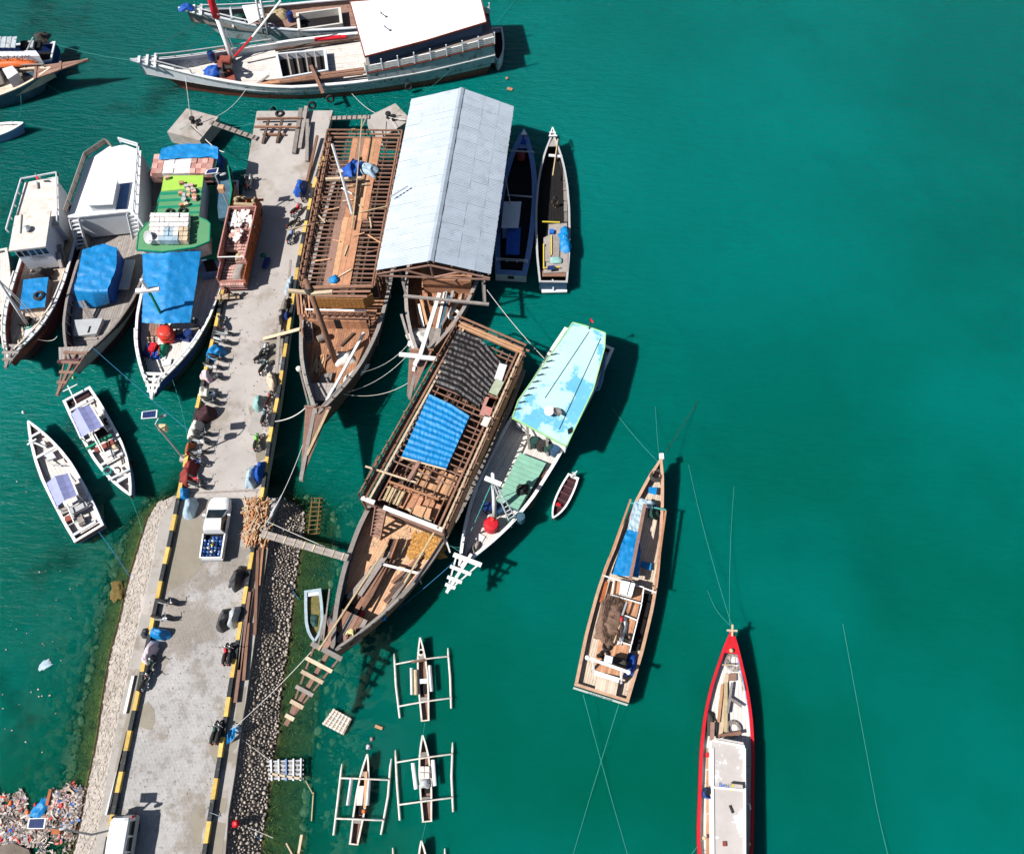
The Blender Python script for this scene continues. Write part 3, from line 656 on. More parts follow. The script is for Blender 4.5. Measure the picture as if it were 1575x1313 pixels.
part(r0, 'gallery_floor', wood_grey, lambda b_: b_.slab([A.P(.63, -A.hw(.63) + .1, 0, 3.05), A.P(.8, -A.hw(.8) + .1, 0, 3.5), A.P(1, -A.hw(1) + .1, 0, 4.0), A.P(1, A.hw(1) - .1, 0, 4.0), A.P(.8, A.hw(.8) - .1, 0, 3.5), A.P(.63, A.hw(.63) - .1, 0, 3.05)], .1))
part(r0, 'transom', palegrey, lambda b_: b_.add([A.P(1, A.hw(1), 0, 1.8), A.P(1, -A.hw(1), 0, 1.8), A.P(1, -A.hw(1), 0, 4.05), A.P(1, A.hw(1), 0, 4.05)], [(0, 1, 2, 3)]))
cabin(r0, [(561, 87, 4.65), (656, 62, 5.05), (748, 34, 5.55), (737, -12, 5.55), (538, 3, 4.65)], 4.7, 3.0, white_c, hull_blue, .16, .45, trim=redbrown)
for px in ((585, 20), (591, 41)):
    part(r0, 'roof_vent', steel, lambda b_: (b_.tube([Q(*px, 4.7), Q(px[0], px[1], 5.5)], .06, 6), b_.lathe(Q(px[0], px[1], 5.5), [(.2, 0), (.05, .15)], 8)))
part(r0, 'foredeck_plate', redbrown, lambda b_: b_.slab(QL([(331, 76), (350, 73), (364, 131), (340, 127)], 2.05), .2))
wl_ = thing('anchor_winch', 'rust red anchor winch on the red foredeck of the largest white ship', 'winch', Q(347, 100, 2.08))
part(wl_, 'winch_frame', redbrown, lambda b_: (b_.box(Q(347, 100, 2.08), 1.2, 1.8, .5), b_.bar(Q(341, 96, 2.1), Q(342, 95, 3.4), .2, .2), b_.bar(Q(352, 96, 2.1), Q(352, 95, 3.4), .2, .2), b_.bar(Q(340, 95, 3.3), Q(353, 95, 3.3), .2, .2)))
part(wl_, 'winch_drum', hull_dark, lambda b_: (b_.lathe(Q(343, 104, 2.9), [(.45, 0), (.45, .1), (.25, .12), (.25, 1), (.45, 1.02), (.45, 1.1)], 12, V((1, 0, 0))), b_.lathe(Q(345, 115, 2.1), [(.5, 0), (.4, .5), (.2, .6)], 10)))
drum(Q(327, 92, 2.0), .35, 1.0, navy, 'navy blue drum left of the winch on the red foredeck')
mound('tarp_bundle', Q(329, 112, 2.0), 1.1, .8, .7, .3, blue_d, 'crumpled blue tarp beside the winch on the largest white ship', 'tarp', jit=.4)
mast(r0, Q(357, 90, 2), Q(333, 26, 6.0), .28, .24, white); mast(r0, Q(333, 26, 6.0), Q(320, -14, 9), .42, .34, redpaint, 'mast_upper')
for k in range(4):
    y = 22 - 10 * k; part(r0, 'mast_step', offwhite, lambda b_: b_.bar(Q(329 - 3 * k, y, 6.5 + .6 * k), Q(336 - 3 * k, y, 6.5 + .6 * k), .12, .2))
part(r0, 'boom', redpaint, lambda b_: b_.tube([Q(361, 87, 2.6), Q(388, 57, 4.4)], .11, 6)); part(r0, 'boom_end', white, lambda b_: b_.tube([Q(388, 57, 4.4), Q(432, 1, 7.6)], .10, 6))
part(r0, 'derrick_leg', steel, lambda b_: b_.tube([Q(365, 86, 2), Q(347, 45, 5.2)], .06, 5))
def hatch(root, outer, z0, z1, m_frame, inner_m=void, wdt=.35, bars_n=0):
    p = QL(outer, z1); c = inset(p, wdt)
    for i in range(len(p)):
        j = (i + 1) % len(p); bb = MB(); bb.slab([p[i], p[j], c[j], c[i]], z1 - z0); bb.build('hatch_coaming', m_frame, root)
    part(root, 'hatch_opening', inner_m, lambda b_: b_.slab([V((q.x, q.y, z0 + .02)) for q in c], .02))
    for k in range(bars_n): t = (k + 1) / (bars_n + 1); part(root, 'hatch_beam', wood_grey, lambda b_: b_.bar(c[0].lerp(c[1], t) - V((0, 0, .15)), c[3].lerp(c[2], t) - V((0, 0, .15)), .16, .12))
hatch(r0, [(423, 82), (501, 75), (505, 108), (431, 121)], 1.3, 2.1, palegrey, bars_n=4)
part(r0, 'deck_beam', wood_dark, lambda b_: b_.bar(Q(423, 77, 1.7), Q(560, 58, 1.7), .25, .3)); part(r0, 'deck_stripe', redpaint, lambda b_: b_.bar(Q(484, 61, 2.0), Q(533, 56, 2.0), .5, .15))
stanchions(A, .05, .36, ltgrey, .55, 1.6, 'bow_rail', sides=(-1,)); stanchions(A, .05, .14, ltgrey, .55, 1.6, 'bow_rail', sides=(1,))
bowsprit(A, (200, 92, 4.6), palegrey, .045, n_cross=3, bw=.9)
for i, (p, q) in enumerate((((389, 132), (520, 115)), ((400, 127), (560, 106)), ((412, 130), (565, 110)), ((397, 130), (470, 122)), ((430, 127), (558, 113)))):
    plank(Q(*p, 1.75 + .12 * i), Q(*q, 1.75 + .12 * i), .35, .14, (wood_red, wood, wood_pink)[i % 3], ('lowest', 'second', 'third', 'shortest', 'topmost')[i] + ' brown timber in the pile by the near rail of the largest white ship', 'timbers on the largest white ship')
plank(Q(478, 101, 2.4), Q(497, 144, 2.6), .35, .1, wood, 'loose plank leaning over the near rail of the largest white ship')
plank(Q(395, 130, 2.0), Q(414, 116, 2.3), .25, .08, wood_grey, 'short grey plank on the white deck forward of the hatch')
for px, z, ax in (((420, 171), 1.4, (1, -.4, .2)), ((480, 162), 1.2, (.2, -1, .3)), ((508, 152), .9, (.15, -1, .25)), ((629, 133), .9, (.2, -1, .25))):
    tyre(Q(*px, z), .48, 'black tyre fender %s' % {420: 'hanging at the left corner of the pier head', 480: 'against the ship side above the pier head timbers', 508: 'on the white ship side right of the pier head', 629: 'on the white ship side behind the right dolphin'}[px[0]], V(ax))
tyre(Q(430, 175, 1.85), .5, 'worn tyre lying flat on the left corner of the pier head')
part(r0, 'ship_name_board', wood_pale, lambda b_: b_.bar(Q(722, 88, 2.2), Q(757, 79, 2.4), .12, .3))
for px in ((713, 80), (742, 73)): part(r0, 'porthole', void, lambda b_: b_.add([Q(px[0], px[1], 2.3) + V((0, -.12, 0)), Q(px[0] + 7, px[1] - 2, 2.3) + V((0, -.12, 0)), Q(px[0] + 7, px[1] - 9, 2.8) + V((0, -.12, 0)), Q(px[0], px[1] - 7, 2.8) + V((0, -.12, 0))], [(0, 1, 2, 3)]))
sk = hull('skiff', 'small grey skiff hanging behind the stern of the largest white ship', 'dinghy', (766, 94, 1.6), (764, 43, 1.5), .75, 1.4, m_out=palegrey, m_cap=palegrey, m_deck=void, bul=.5, rake=.4, cap=.14, plank=.4)
# ship behind
Bs = hull('cargo_ship', 'white timber ship with brown deck lying behind the largest white ship', 'ship', (286, 13, 4.0), (720, 4, 2.4), 2.6, 2.0, PA, tm=.45, rake=3.5, bul=.7, m_out=white_rust, m_cap=palegrey, m_in=wood_grey, m_deck=wood_pink, cap=.25, group='ships moored across the pier head')
bowsprit(Bs, (274, 13, 4.2), white, .05, n_cross=3, bw=.7); stanchions(Bs, .05, .3, palegrey, .5, 1.5, 'bow_rail')
hatch(Bs.root, [(455, 20), (524, 11), (527, 36), (458, 46)], 1.3, 2.2, offwhite)
part(Bs.root, 'deck_house_panel', white, lambda b_: b_.slab(QL([(372, 9), (399, 6), (407, 25), (383, 38)], 3.4), .08)); mast(Bs.root, Q(413, 54, 2), Q(398, -12, 6.2), .16, .14, steel); mast(Bs.root, Q(405, 52, 2), Q(391, -12, 6.2), .14, .12, steel)
for k in range(6): part(Bs.root, 'mast_step', steel, lambda b_: b_.bar(Q(403 - 2.3 * k, 44 - 10 * k, 2.6 + .65 * k), Q(411.5 - 2.3 * k, 43 - 10 * k, 2.6 + .65 * k), .08, .08))
part(Bs.root, 'deck_post', palegrey, lambda b_: b_.bar(Q(359, 42, 2), Q(354, 12, 3.7), .2, .2))
drum(Q(448, 32, 1.4), .38, 1.1, navy, 'blue drum beside the hatch of the ship behind the largest white ship'); mound('tarp_bundle', Q(428, 24, 1.4), 1.3, .8, .5, .2, bamboo, 'tan sacking heap on the deck of the ship behind', 'sacking', jit=.4)
mound('net_heap', Q(366, 32, 1.6), 1.2, .9, .6, .2, hull_green, 'dark green net heap in the bow of the ship behind', 'net', jit=.4)
mound('tarp_bundle', Q(286, 13, 4.1), .8, .5, .4, .2, blue_d, 'blue cloth tied over the bow tip of the ship behind', 'cloth', jit=.4)
# boats at the left edge
C1 = hull('timber_boat', 'pale timber boat with long sprit entering from the top left edge', 'boat', (78, 104, 2.8), (-170, 150, 1.8), 2.2, 1.5, rake=2.5, bul=.6, m_out=hull_bluegrey, m_cap=deck_tan, m_in=deck_tan, m_deck=deck_tan, cap=.25, group='boats at the left edge')
bowsprit(C1, (136, 92, 3.4), wood_pink, .10, n_cross=2, bw=.9, plat=True); stanchions(C1, .04, .5, wood_grey, .45, 1.1, 'rail', sides=(1,))
mound('tarp_roll', Q(16, 98, 2.4), 3.0, .55, .5, .03, orange, 'orange tarp rolled along the deck of the pale boat at the top left', 'tarp', jit=.25)
part(C1.root, 'deck_box', palegrey, lambda b_: b_.slab(QL([(3, 106), (19, 101), (28, 112), (12, 122)], 2.6), 1.4)); part(C1.root, 'cabin', offwhite, lambda b_: b_.slab(QL([(-20, 108), (-2, 104), (-2, 118), (-20, 124)], 2.2), 1.0))
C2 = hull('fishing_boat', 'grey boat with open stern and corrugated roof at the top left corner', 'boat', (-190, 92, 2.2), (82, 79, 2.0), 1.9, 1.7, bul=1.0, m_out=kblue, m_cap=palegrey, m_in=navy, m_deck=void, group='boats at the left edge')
cabin(C2.root, [(-60, 88), (61, 86), (55, 78), (-60, 78)], 3.2, 1.0, palegrey, palegrey, .1, .05, names=('cabin_side_roof', 'cabin_wall'))
part(C2.root, 'roof', white_rust, lambda b_: [b_.slab(QL([(-40 + i * 8, 73 - .05 * i), (-33 + i * 8, 73), (-30 + i * 8, 56), (-37 + i * 8, 57)], 3.9), .1) for i in range(8)]); text(C2.root, 'KING ALAM', Q(17, 89, 3.22) + V((0, 0, .02)), .75, 0, R(2), hull_dark)
for k in range(3): part(C2.root, 'hatch_lid', (void, ltgrey, void)[k], lambda b_: b_.slab(QL([(30 + 11 * k, 74), (39 + 11 * k, 73), (41 + 11 * k, 62), (32 + 11 * k, 63)], 3.2 - .3 * k), .4))
part(C2.root, 'antenna', steel, lambda b_: b_.tube([Q(40, 80, 3), Q(51, 57, 4.4)], .08, 5)); mound('net_heap', Q(64, 60, 2.2), .9, .7, .6, .2, rope_d, 'dark net heap at the stern of the grey boat in the top left corner', 'net', jit=.5)
C3 = hull('small_boat', 'small white boat cut by the left edge below the pale timber boat', 'boat', (36, 189, 1.3), (-80, 213, .9), 1.0, .9, bul=.12, m_out=kblue, m_cap=white, m_deck=deck_white, rake=.8, group='boats at the left edge')
part(C3.root, 'deck_cleat', steel, lambda b_: (b_.bar(Q(15, 190, .9), Q(21, 189, 1.2), .08, .08), b_.bar(Q(18, 193, .9), Q(18, 186, 1.3), .08, .08)))
Qb = hull('small_boat', 'pale boat cut by the left edge beside the moored cargo boats', 'boat', (-4, 524, 1.8), (-2, 385, 1.3), 1.0, 1.2, bul=.25, m_out=hull_bluegrey, m_cap=offwhite, m_deck=deck_white, group='boats at the left edge')
tyre(Q(1, 489, 1.6), .4, 'black tyre on the pale boat cut by the left edge')

# ------------------------------------------------------------------ three cargo boats on the left of the pier
PD = [(0, .02), (.06, .26), (.13, .50), (.22, .74), (.34, .92), (.5, 1.0), (.75, 1.0), (.9, .97), (1, .9)]
D = hull('cargo_boat', 'white cargo boat with rust stained roof and small blue hatch cover', 'boat', (12, 552, 3.0), (91, 313, 2.3), 2.5, 1.9, PD, rake=2, bul=.7, m_out=maroon, m_cap=palegrey, m_in=redbrown, m_deck=deck_tan, plank=.2, group='cargo boats left of the pier')
r0 = D.root; bowsprit(D, (9, 566, 3.2), wood_grey, .08, n_cross=3); stanchions(D, .05, .55, offwhite, .45, 1.0)
cabin(r0, [(38, 281), (89, 271), (91, 346), (18, 356)], 4.1, 1.6, offwhite, palegrey, .15, .3)
rl = QL([(13, 357), (36, 280), (90, 270), (91, 344)], 4.1); railing(r0, rl, 0, .45, palegrey, 1, 1.4, 'roof_rail', .06)
r_, ins = cabin(r0, [(23, 332), (78, 324), (70, 379), (13, 386)], 5.0, 1.6, offwhite, palegrey, .15, .35)
windows(r0, ins[3], ins[2], 3.7, 4.4, 5); part(r0, 'roof_ventilator', steel, lambda b_: b_.lathe(Q(43, 354, 5.0), [(.25, 0), (.25, .25), (.4, .3), (.1, .5)], 10)); part(r0, 'roof_pipe', steel, lambda b_: b_.tube([Q(33, 330, 5.05), Q(31, 359, 5.05)], .06, 5))
part(r0, 'roof_pipe', steel, lambda b_: b_.tube([Q(57, 280, 4.2), Q(58, 290, 4.2)], .09, 5)); part(r0, 'flag', redpaint, lambda b_: b_.add([Q(55, 270, 5), Q(60, 274, 5), Q(57, 277, 4.6), Q(55, 274, 4.6)], [(0, 1, 2, 3)])); part(r0, 'flag_staff', steel, lambda b_: b_.tube([Q(61, 276, 4), Q(54, 267, 5.2)], .04, 4))
text(r0, 'LUTFI', V(ins[3]).lerp(ins[2], .5) * 1 + V((0, -.04, -1.75)), .5, R(90), math.atan2((ins[2] - ins[3]).y, (ins[2] - ins[3]).x), midgrey)
part(r0, 'hatch', wood_grey, lambda b_: b_.slab(QL([(37, 432), (75, 428), (69, 472), (31, 476)], 2.0), .8)); sheet_cloth('hatch_cover', [QL([(37, 431), (75, 427)], 2.05), QL([(31, 477), (70, 473)], 2.05)], blue_t, 'blue tarp tied over the hatch of the white cargo boat', 'tarp', .1)
mound('net_heap', Q(62, 425, 1.5), 1.2, .7, .9, .2, hull_dark, 'brown net heap behind the blue hatch of the white cargo boat', 'net', jit=.4); coil(Q(60, 455, 2.2), .5, rope_d, 'dark rope coil on the blue hatch cover')
mast(r0, Q(42, 499, 1.6), Q(-8, 424, 7.0), .17, .12, palegrey)
for s in ((28, 474), (44, 482)): part(r0, 'stay', steel, lambda b_: b_.tube([Q(s[0] + 26, s[1] + 18, 2.2), Q(-6, 426, 6.8)], .04, 4))
part(r0, 'mast_step', void, lambda b_: b_.box(Q(41, 497, 1.3), .9, .9, .5)); part(r0, 'deck_box', palegrey, lambda b_: b_.slab(QL([(38, 508), (52, 504), (49, 516), (37, 518)], 1.9), .5)); coil(Q(44, 502, 1.3), .45, rope_t, 'teal rope coil at the mast foot of the white cargo boat')
mound('sack', Q(33, 528, 1.6), .5, .4, .4, .3, wood_pale, 'tan sack in the bow of the white cargo boat', 'sack')
for px in ((98, 400), (95, 412)): part(r0, 'timber_post', wood_grey, lambda b_: b_.bar(Q(*px, 2), Q(px[0] - 6, px[1] - 24, 2.8), .3, .3))

E = hull('cargo_boat', 'grey cargo boat with large blue tarpaulin over its deck cargo and maroon sprit', 'boat', (108, 562, 3.4), (213, 264, 2.4), 3.5, 1.9, PD, rake=2.5, bul=.8, m_out=maroon, m_cap=wood_grey, m_in=midgrey, m_deck=midgrey, group='cargo boats left of the pier')
r0 = E.root; bowsprit(E, (88, 608, 4.2), wood_pink, .06, n_cross=4, bw=.9)
part(r0, 'bow_platform', midgrey, lambda b_: [b_.slab(QL([(90 + 55 * i / 9, 534 - .3 * i), (90 + 55 * (i + .9) / 9, 534 - .3 * i), (91 + 31 * (i + .9) / 9, 556), (91 + 31 * i / 9, 556)], 3.1), .08) for i in range(9)])
part(r0, 'bow_beam', maroon, lambda b_: b_.bar(Q(89, 557, 3.3), Q(123, 554, 3.3), .3, .3))
RE = [(104, 334), (134, 247), (166, 225), (193, 223), (217, 232), (212, 333), (198, 325), (124, 333)]
cabin(r0, RE, 4.6, 1.4, white_c, palegrey, .16, .1)
rl = QL([(103, 331), (134, 243), (165, 222), (172, 226)], 4.6); railing(r0, rl, 0, .7, wood_grey, 3, 1.2, 'roof_rail', .06); rl = QL([(186, 220), (216, 229), (209, 330)], 4.6); railing(r0, rl, 0, .7, palegrey, 2, 1.2, 'roof_rail', .06)
r_, ins = cabin(r0, [(142, 277), (181, 272), (173, 314), (132, 316)], 5.7, 4.6, white_c, palegrey, .1, .25, names=('skylight_roof', 'skylight_wall'))
part(r0, 'skylight_shadow', kblue, lambda b_: b_.slab(QL([(183, 283), (200, 281), (194, 322), (179, 321)], 4.63), .02)); part(r0, 'cabin_interior', wood_red, lambda b_: b_.slab(QL([(136, 338), (192, 328), (196, 345), (160, 350)], 2.6), 1.2))  # thin blue slab paints the skylight's shadow on the white roof deck
stairs(r0, Q(196, 328, 4.4), Q(213, 327, 4.4), Q(205, 368, 1.4), Q(217, 366, 1.4), 7, palegrey); stairs(r0, Q(107, 337, 4.4), Q(121, 336, 4.4), Q(120, 384, 1.4), Q(134, 382, 1.4), 8, palegrey)
G = [QL([(128, 385), (158, 376), (181, 382)], 3.6), QL([(122, 415), (152, 410), (180, 412)], 3.7), QL([(115, 447), (143, 451), (166, 450)], 3.4), QL([(124, 474), (148, 474), (170, 468)], 1.6)]
sheet_cloth('cargo_tarp', G, blue_t, 'large blue tarpaulin lashed over the deck cargo of the grey boat', 'tarp', .16, 10)
part(r0, 'cargo_crate', blue_d, lambda b_: b_.slab(QL([(130, 388), (180, 385), (165, 446), (120, 444)], 3.3), 2.1)); G = [QL([(181, 382), (187, 402)], 3.6), QL([(188, 395), (180, 440)], 1.6), QL([(166, 450), (170, 468)], 2.9)]
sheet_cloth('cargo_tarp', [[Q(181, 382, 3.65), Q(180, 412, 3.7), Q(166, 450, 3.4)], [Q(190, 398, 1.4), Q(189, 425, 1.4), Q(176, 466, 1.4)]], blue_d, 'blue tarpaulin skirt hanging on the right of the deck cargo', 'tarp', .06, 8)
part(r0, 'grey_hatch', ltgrey, lambda b_: b_.slab(QL([(114, 492), (158, 489), (148, 513), (113, 517)], 1.9), .7)); part(r0, 'hatch_slot', void, lambda b_: b_.slab(QL([(137, 502), (140, 501), (137, 511), (134, 512)], 1.93), .05))
for k in range(4): plank(Q(196 + 4 * k - 2, 400, 1.6), Q(186 + 4 * k - 2, 445, 1.6), .24, .05 + .03 * k, palegrey, ('leftmost', 'second', 'third', 'rightmost')[k] + ' corrugated sheet leaning at the right rail of the grey boat', 'corrugated sheets on the grey boat', 'metal_sheet', 'sheet')
plank(Q(122, 463, 2.6), Q(138, 490, 1.5), .2, .1, wood_grey, 'left prop pole at the front of the blue deck tarpaulin'); plank(Q(127, 462, 2.6), Q(143, 489, 1.5), .2, .1, wood_grey, 'right prop pole at the front of the blue deck tarpaulin')
part(r0, 'anchor_frame', wood_grey, lambda b_: (b_.bar(Q(118, 516, 1.5), Q(148, 516, 1.5), .3, .3), b_.bar(Q(120, 523, 1.5), Q(150, 521, 1.5), .2, .2)))
for k in range(14):
    part(r0, 'bulwark_frame', wood_grey, lambda b_: b_.bar(E.P(.12 + .05 * k, -(E.hw(.12 + .05 * k) - .16), -.1), E.P(.12 + .05 * k, -(E.hw(.12 + .05 * k) - .3), -.8), .14, .12))

Fb = hull('cargo_boat', 'cargo boat with green roof, brown cartons and wide blue awning beside the pier', 'boat', (230, 600, 3.2), (315, 277, 2.5), 3.8, 1.95, PD, rake=2, bul=.7, m_out=hull_green, m_cap=white, m_in=navy, m_deck=deck_white, m_low=hull_dark, low=.7, group='cargo boats left of the pier')
r0 = Fb.root; bowsprit(Fb, (233, 613, 3.5), white, .07, n_cross=4, bw=.8); stanchions(Fb, .03, .27, white, .4, .9, w=.07)
for sg in (1,): part(r0, 'side_wall', wood_pink, lambda b_: b_.grid([[Fb.P(t, sg * (Fb.hw(t) + .03), 0, z) for t in [.55 + .4 * i / 8 for i in range(9)]] for z in (1.0, 3.6)]))
part(r0, 'side_deck', green_d, lambda b_: b_.slab([Fb.P(.6, 3.5, 0, 2.6), Fb.P(.97, 3.2, 0, 2.6), Fb.P(.97, -3.3, 0, 2.6), Fb.P(.6, -3.5, 0, 2.6)], .1))
for sg in (1, -1): railing(r0, [Fb.P(t, sg * (Fb.hw(t) - .2), 0, 2.6) for t in (.62, .74, .86, .95)], 0, 1.0, green_d, 3, 1.5, 'side_rail', .06)
r_, ins = cabin(r0, [(252, 271), (313, 270), (306, 334), (240, 335)], 4.8, 2.6, green_r, palegrey, .12, .1)
part(r0, 'lime_panel', lime, lambda b_: b_.slab(QL([(252, 270.5), (313, 269.5), (311, 288), (248, 294)], 4.84), .04))
for k in range(4): part(r0, 'roof_stripe', green_d, lambda b_: b_.slab(QL([(247 - 2.2 * k, 296 + 10.5 * k), (310 - 1.5 * k, 293 + 10.5 * k), (309.6 - 1.5 * k, 296.5 + 10.5 * k), (246.5 - 2.2 * k, 300 + 10.5 * k)], 4.83), .03))
r_, ins = cabin(r0, [(210, 384), (213, 358), (226, 343), (250, 335), (306, 334), (318, 339), (323, 344), (322, 371), (300, 380), (250, 387)], 4.75, 1.4, green_r, palegrey, .14, .5, trim=green_d)
windows(r0, Q(236, 394, 3.5), Q(302, 391, 3.5), 3.4, 4.2, 6, palegrey, .05, .35, 'window_frame')
sacks = thing('sack_stack', 'block of white sacks and cartons stacked on the green wheelhouse roof', 'sack stack', Q(264, 354, 4.75))
for i in range(8):
    for j in range(6):
        p = Q(236 + 7.4 * i - .4 * j, 333 + 7.2 * j, 5.2 + rnd.uniform(.0, .12)); bb = MB(); bb.box(p - V((0, 0, .35)), .44, .47, .6, rnd.uniform(-.12, .12)); bb.build('sack', blue_p if (2 <= i <= 5 and j >= 4 and (i + j) % 3) or (3 <= i <= 4 and j > 2) else (brick_w if (i < 6 or j < 3) else wood_pale), sacks)
part(r0, 'satellite_dish', ltgrey, lambda b_: (b_.lathe(Q(230, 365, 5.4), [(.02, 0), (.4, .06), (.62, .18), (.6, .2), (.38, .1), (.02, .05)], 14, V((-.5, -.6, .7))), b_.tube([Q(236, 368, 4.8), Q(231, 365, 5.4)], .05, 5)))
ct = [(258, 275), (280, 283), (288, 288), (295, 287), (291, 294), (297, 293), (299, 296), (279, 299), (285, 302), (290, 302), (300, 303), (284, 309), (300, 307), (280, 317), (287, 316), (295, 287)]
for i, (x, y) in enumerate(ct[:15]):
    bb = MB(); bb.box(Q(x, y, 4.86), .42, .32, .3, rnd.uniform(-.6, .6)); bb.build('carton', (brick_m, wood_red, ltgrey)[i % 3] if i % 5 != 4 else wood_pale, label='%s carton scattered on the green boat roof, %s' % (('brown', 'tan brown', 'grey')[i % 3] if i % 5 != 4 else 'pale', ['at its top left corner', 'alone on the lime panel', 'at the lime panel lower edge', 'right end of the upper cluster', 'under the upper cluster', 'in the middle of the upper cluster', 'right of the middle cluster', 'left end of the middle row', 'second of the middle row', 'third of the middle row', 'beside the roof right edge', 'below the middle row', 'behind the edge carton', 'lowest on the left', 'lowest on the right'][i]), cat='carton', group='cartons scattered on the green roof')
tyre(Q(261, 326, 4.9), .42, 'left of two tyres lying on the green roof', group='tyres on the green roof'); tyre(Q(281, 325, 4.9), .46, 'right of two tyres lying on the green roof', group='tyres on the green roof')
part(r0, 'stern_house', hull_bluegrey, lambda b_: b_.slab(QL([(338, 236), (349, 246), (357, 292), (350, 334), (336, 336), (330, 262)], 3.5), 2.4)); bars(r0, 'house_rail', green_d, [(Q(349, 246, 3.7), Q(357, 292, 3.7)), (Q(357, 292, 3.7), Q(350, 334, 3.7))], .12, .3); part(r0, 'house_window', glass, lambda b_: [b_.slab(QL([(351 + 1.6 * k, 258 + 11 * k), (355 + 1.6 * k, 258 + 11 * k), (356 + 1.6 * k, 264 + 11 * k), (352 + 1.6 * k, 264 + 11 * k)], 3.53 - .0 * k), .03) for k in range(3)])  # white stern house; its shade is put into the blue-grey colour
cargo = thing('carton_stack', 'block of pink brown cartons stacked on the stern deck of the green boat', 'carton stack', Q(286, 262, 2.6))
for i in range(11):
    for j in range(4):
        x = 244 + 8.4 * i - 1.2 * j; y = 247 + 7.4 * j; m = brick_w if 2 <= i <= 6 else (brick_m, truck_pink)[(i + j) % 2]; bb = MB(); bb.box(Q(x, y, 4.3), .54, .62, .55 + rnd.uniform(0, .1), R(3)); bb.build('carton', m, cargo)
for i in range(11): bb = MB(); bb.box(Q(241 + 8.4 * i, 278, 3.3), .54, .5, 1.0, R(3)); bb.build('carton', (brick_m, truck_pink)[i % 2], cargo)
sheet_cloth('stern_tarp', [QL([(245, 247), (262, 246), (292, 244), (320, 243), (336, 246)], 4.95), QL([(249, 230), (266, 225), (292, 222), (318, 223), (336, 228)], 5.1)], blue_t, 'bright blue tarp stretched over the stern of the green boat', 'tarp', .12, 8)
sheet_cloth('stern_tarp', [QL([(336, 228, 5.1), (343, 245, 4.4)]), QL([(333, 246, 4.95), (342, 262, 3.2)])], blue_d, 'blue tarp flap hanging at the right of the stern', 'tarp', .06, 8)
sheet_cloth('deck_awning', [QL([(220, 391, 4.0), (262, 390, 4.5), (310, 386, 3.9)]), QL([(221, 440, 3.8), (256, 446, 4.1), (303, 436, 3.7)]), QL([(219, 497, 3.2), (252, 499, 3.5), (293, 497, 3.2)])], blue_t, 'wide blue awning stretched over the foredeck of the green roofed boat', 'awning', .13, 12)
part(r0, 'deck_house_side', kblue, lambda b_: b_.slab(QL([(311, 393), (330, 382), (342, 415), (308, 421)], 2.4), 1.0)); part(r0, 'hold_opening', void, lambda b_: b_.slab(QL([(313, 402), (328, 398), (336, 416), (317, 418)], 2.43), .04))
mast(r0, Q(259, 504, 1.4), Q(228, 446, 7.0), .15, .13, green_d); part(r0, 'mast_head', white, lambda b_: (b_.tube([Q(228, 446, 7.0), Q(217, 430, 8.6)], .13, 7), b_.bar(Q(209, 448, 7.1), Q(245, 444, 7.1), .4, .25)))
bt_ = thing('water_tank', 'large pink red plastic water tank on the foredeck under the green mast', 'tank', Q(261, 519, 1.4))
part(bt_, 'tank_body', redplastic, lambda b_: b_.lathe(Q(261, 521, 1.4), [(.68, 0), (.72, .1), (.72, .5), (.76, .53), (.72, .56), (.72, 1.0), (.76, 1.03), (.72, 1.06), (.7, 1.4), (.5, 1.55), (.3, 1.6)], 18), smooth=True); part(bt_, 'tank_lid', M('red_lid', (.35, .03, .02), .5), lambda b_: b_.lathe(Q(259, 514, 3.0), [(.24, 0), (.24, .08), (.2, .1)], 12))
for i, (x, y, sx, sy, h, m, lab) in enumerate(((231, 541, .7, 1.3, .5, navy, 'navy blue crate in the bow of the green roofed boat'), (239, 540, .6, .9, .8, redpaint, 'red crate among the blue crates in the bow'), (241, 549, .6, .7, .6, blue_d, 'small blue crate below the red crate'), (283, 519, 1.6, .9, .5, navy, 'long dark blue chest right of the red tank'))):
    t = thing('crate', lab, 'crate', Q(x, y, 1.4)); part(t, 'box', m, lambda b_: b_.box(Q(x, y, 1.4), sx, sy, h, R(-12))); part(t, 'rim', m, lambda b_: [b_.bar(Q(x, y, 1.4 + h) + V((sx / 2 * a, -sy / 2, 0)), Q(x, y, 1.4 + h) + V((sx / 2 * a, sy / 2, 0)), .07, .07) for a in (-1, 1)])
drum(Q(294, 519, 1.4), .4, 1.0, navy, 'dark blue drum at the right rail of the green roofed boat'); mound('green_sack', Q(251, 541, 1.4), .5, .8, .7, -.3, green_d, 'green covered bundle beside the red crate', 'bundle', jit=.25)
pal = thing('pallet', 'small wooden pallet left of the red water tank', 'pallet', Q(230, 525, 1.5))
for k in range(4): part(pal, 'slat', wood_pale, lambda b_: b_.bar(Q(224, 520 + 3.3 * k, 1.75), Q(236, 519 + 3.3 * k, 1.75), .12, .05))
for k in range(2): part(pal, 'bearer', wood_pale, lambda b_: b_.bar(Q(226 + 7 * k, 519, 1.65), Q(226 + 7 * k, 531, 1.65), .1, .1))
coil(Q(282, 548, 1.42), .55, rope_d, 'grey rope coil on the white foredeck of the green roofed boat', 2, .03); tyre(Q(258, 557, 1.6), .35, 'small black ring tyre near the bow of the green roofed boat'); part(r0, 'bow_hatch', palegrey, lambda b_: b_.slab(QL([(250, 553), (264, 551), (262, 561), (249, 563)], 1.75), .35))
plank(Q(270, 513, 1.9), Q(306, 503, 1.9), .35, .12, wood_grey, 'grey plank lying across the deck behind the red water tank'); part(r0, 'deck_planking', wood_pink, lambda b_: [b_.slab(QL([(230 + 4.2 * k, 497), (233.8 + 4.2 * k, 496), (232 + 4.2 * k, 516), (228 + 4.2 * k, 517)], 1.75), .08) for k in range(4)])
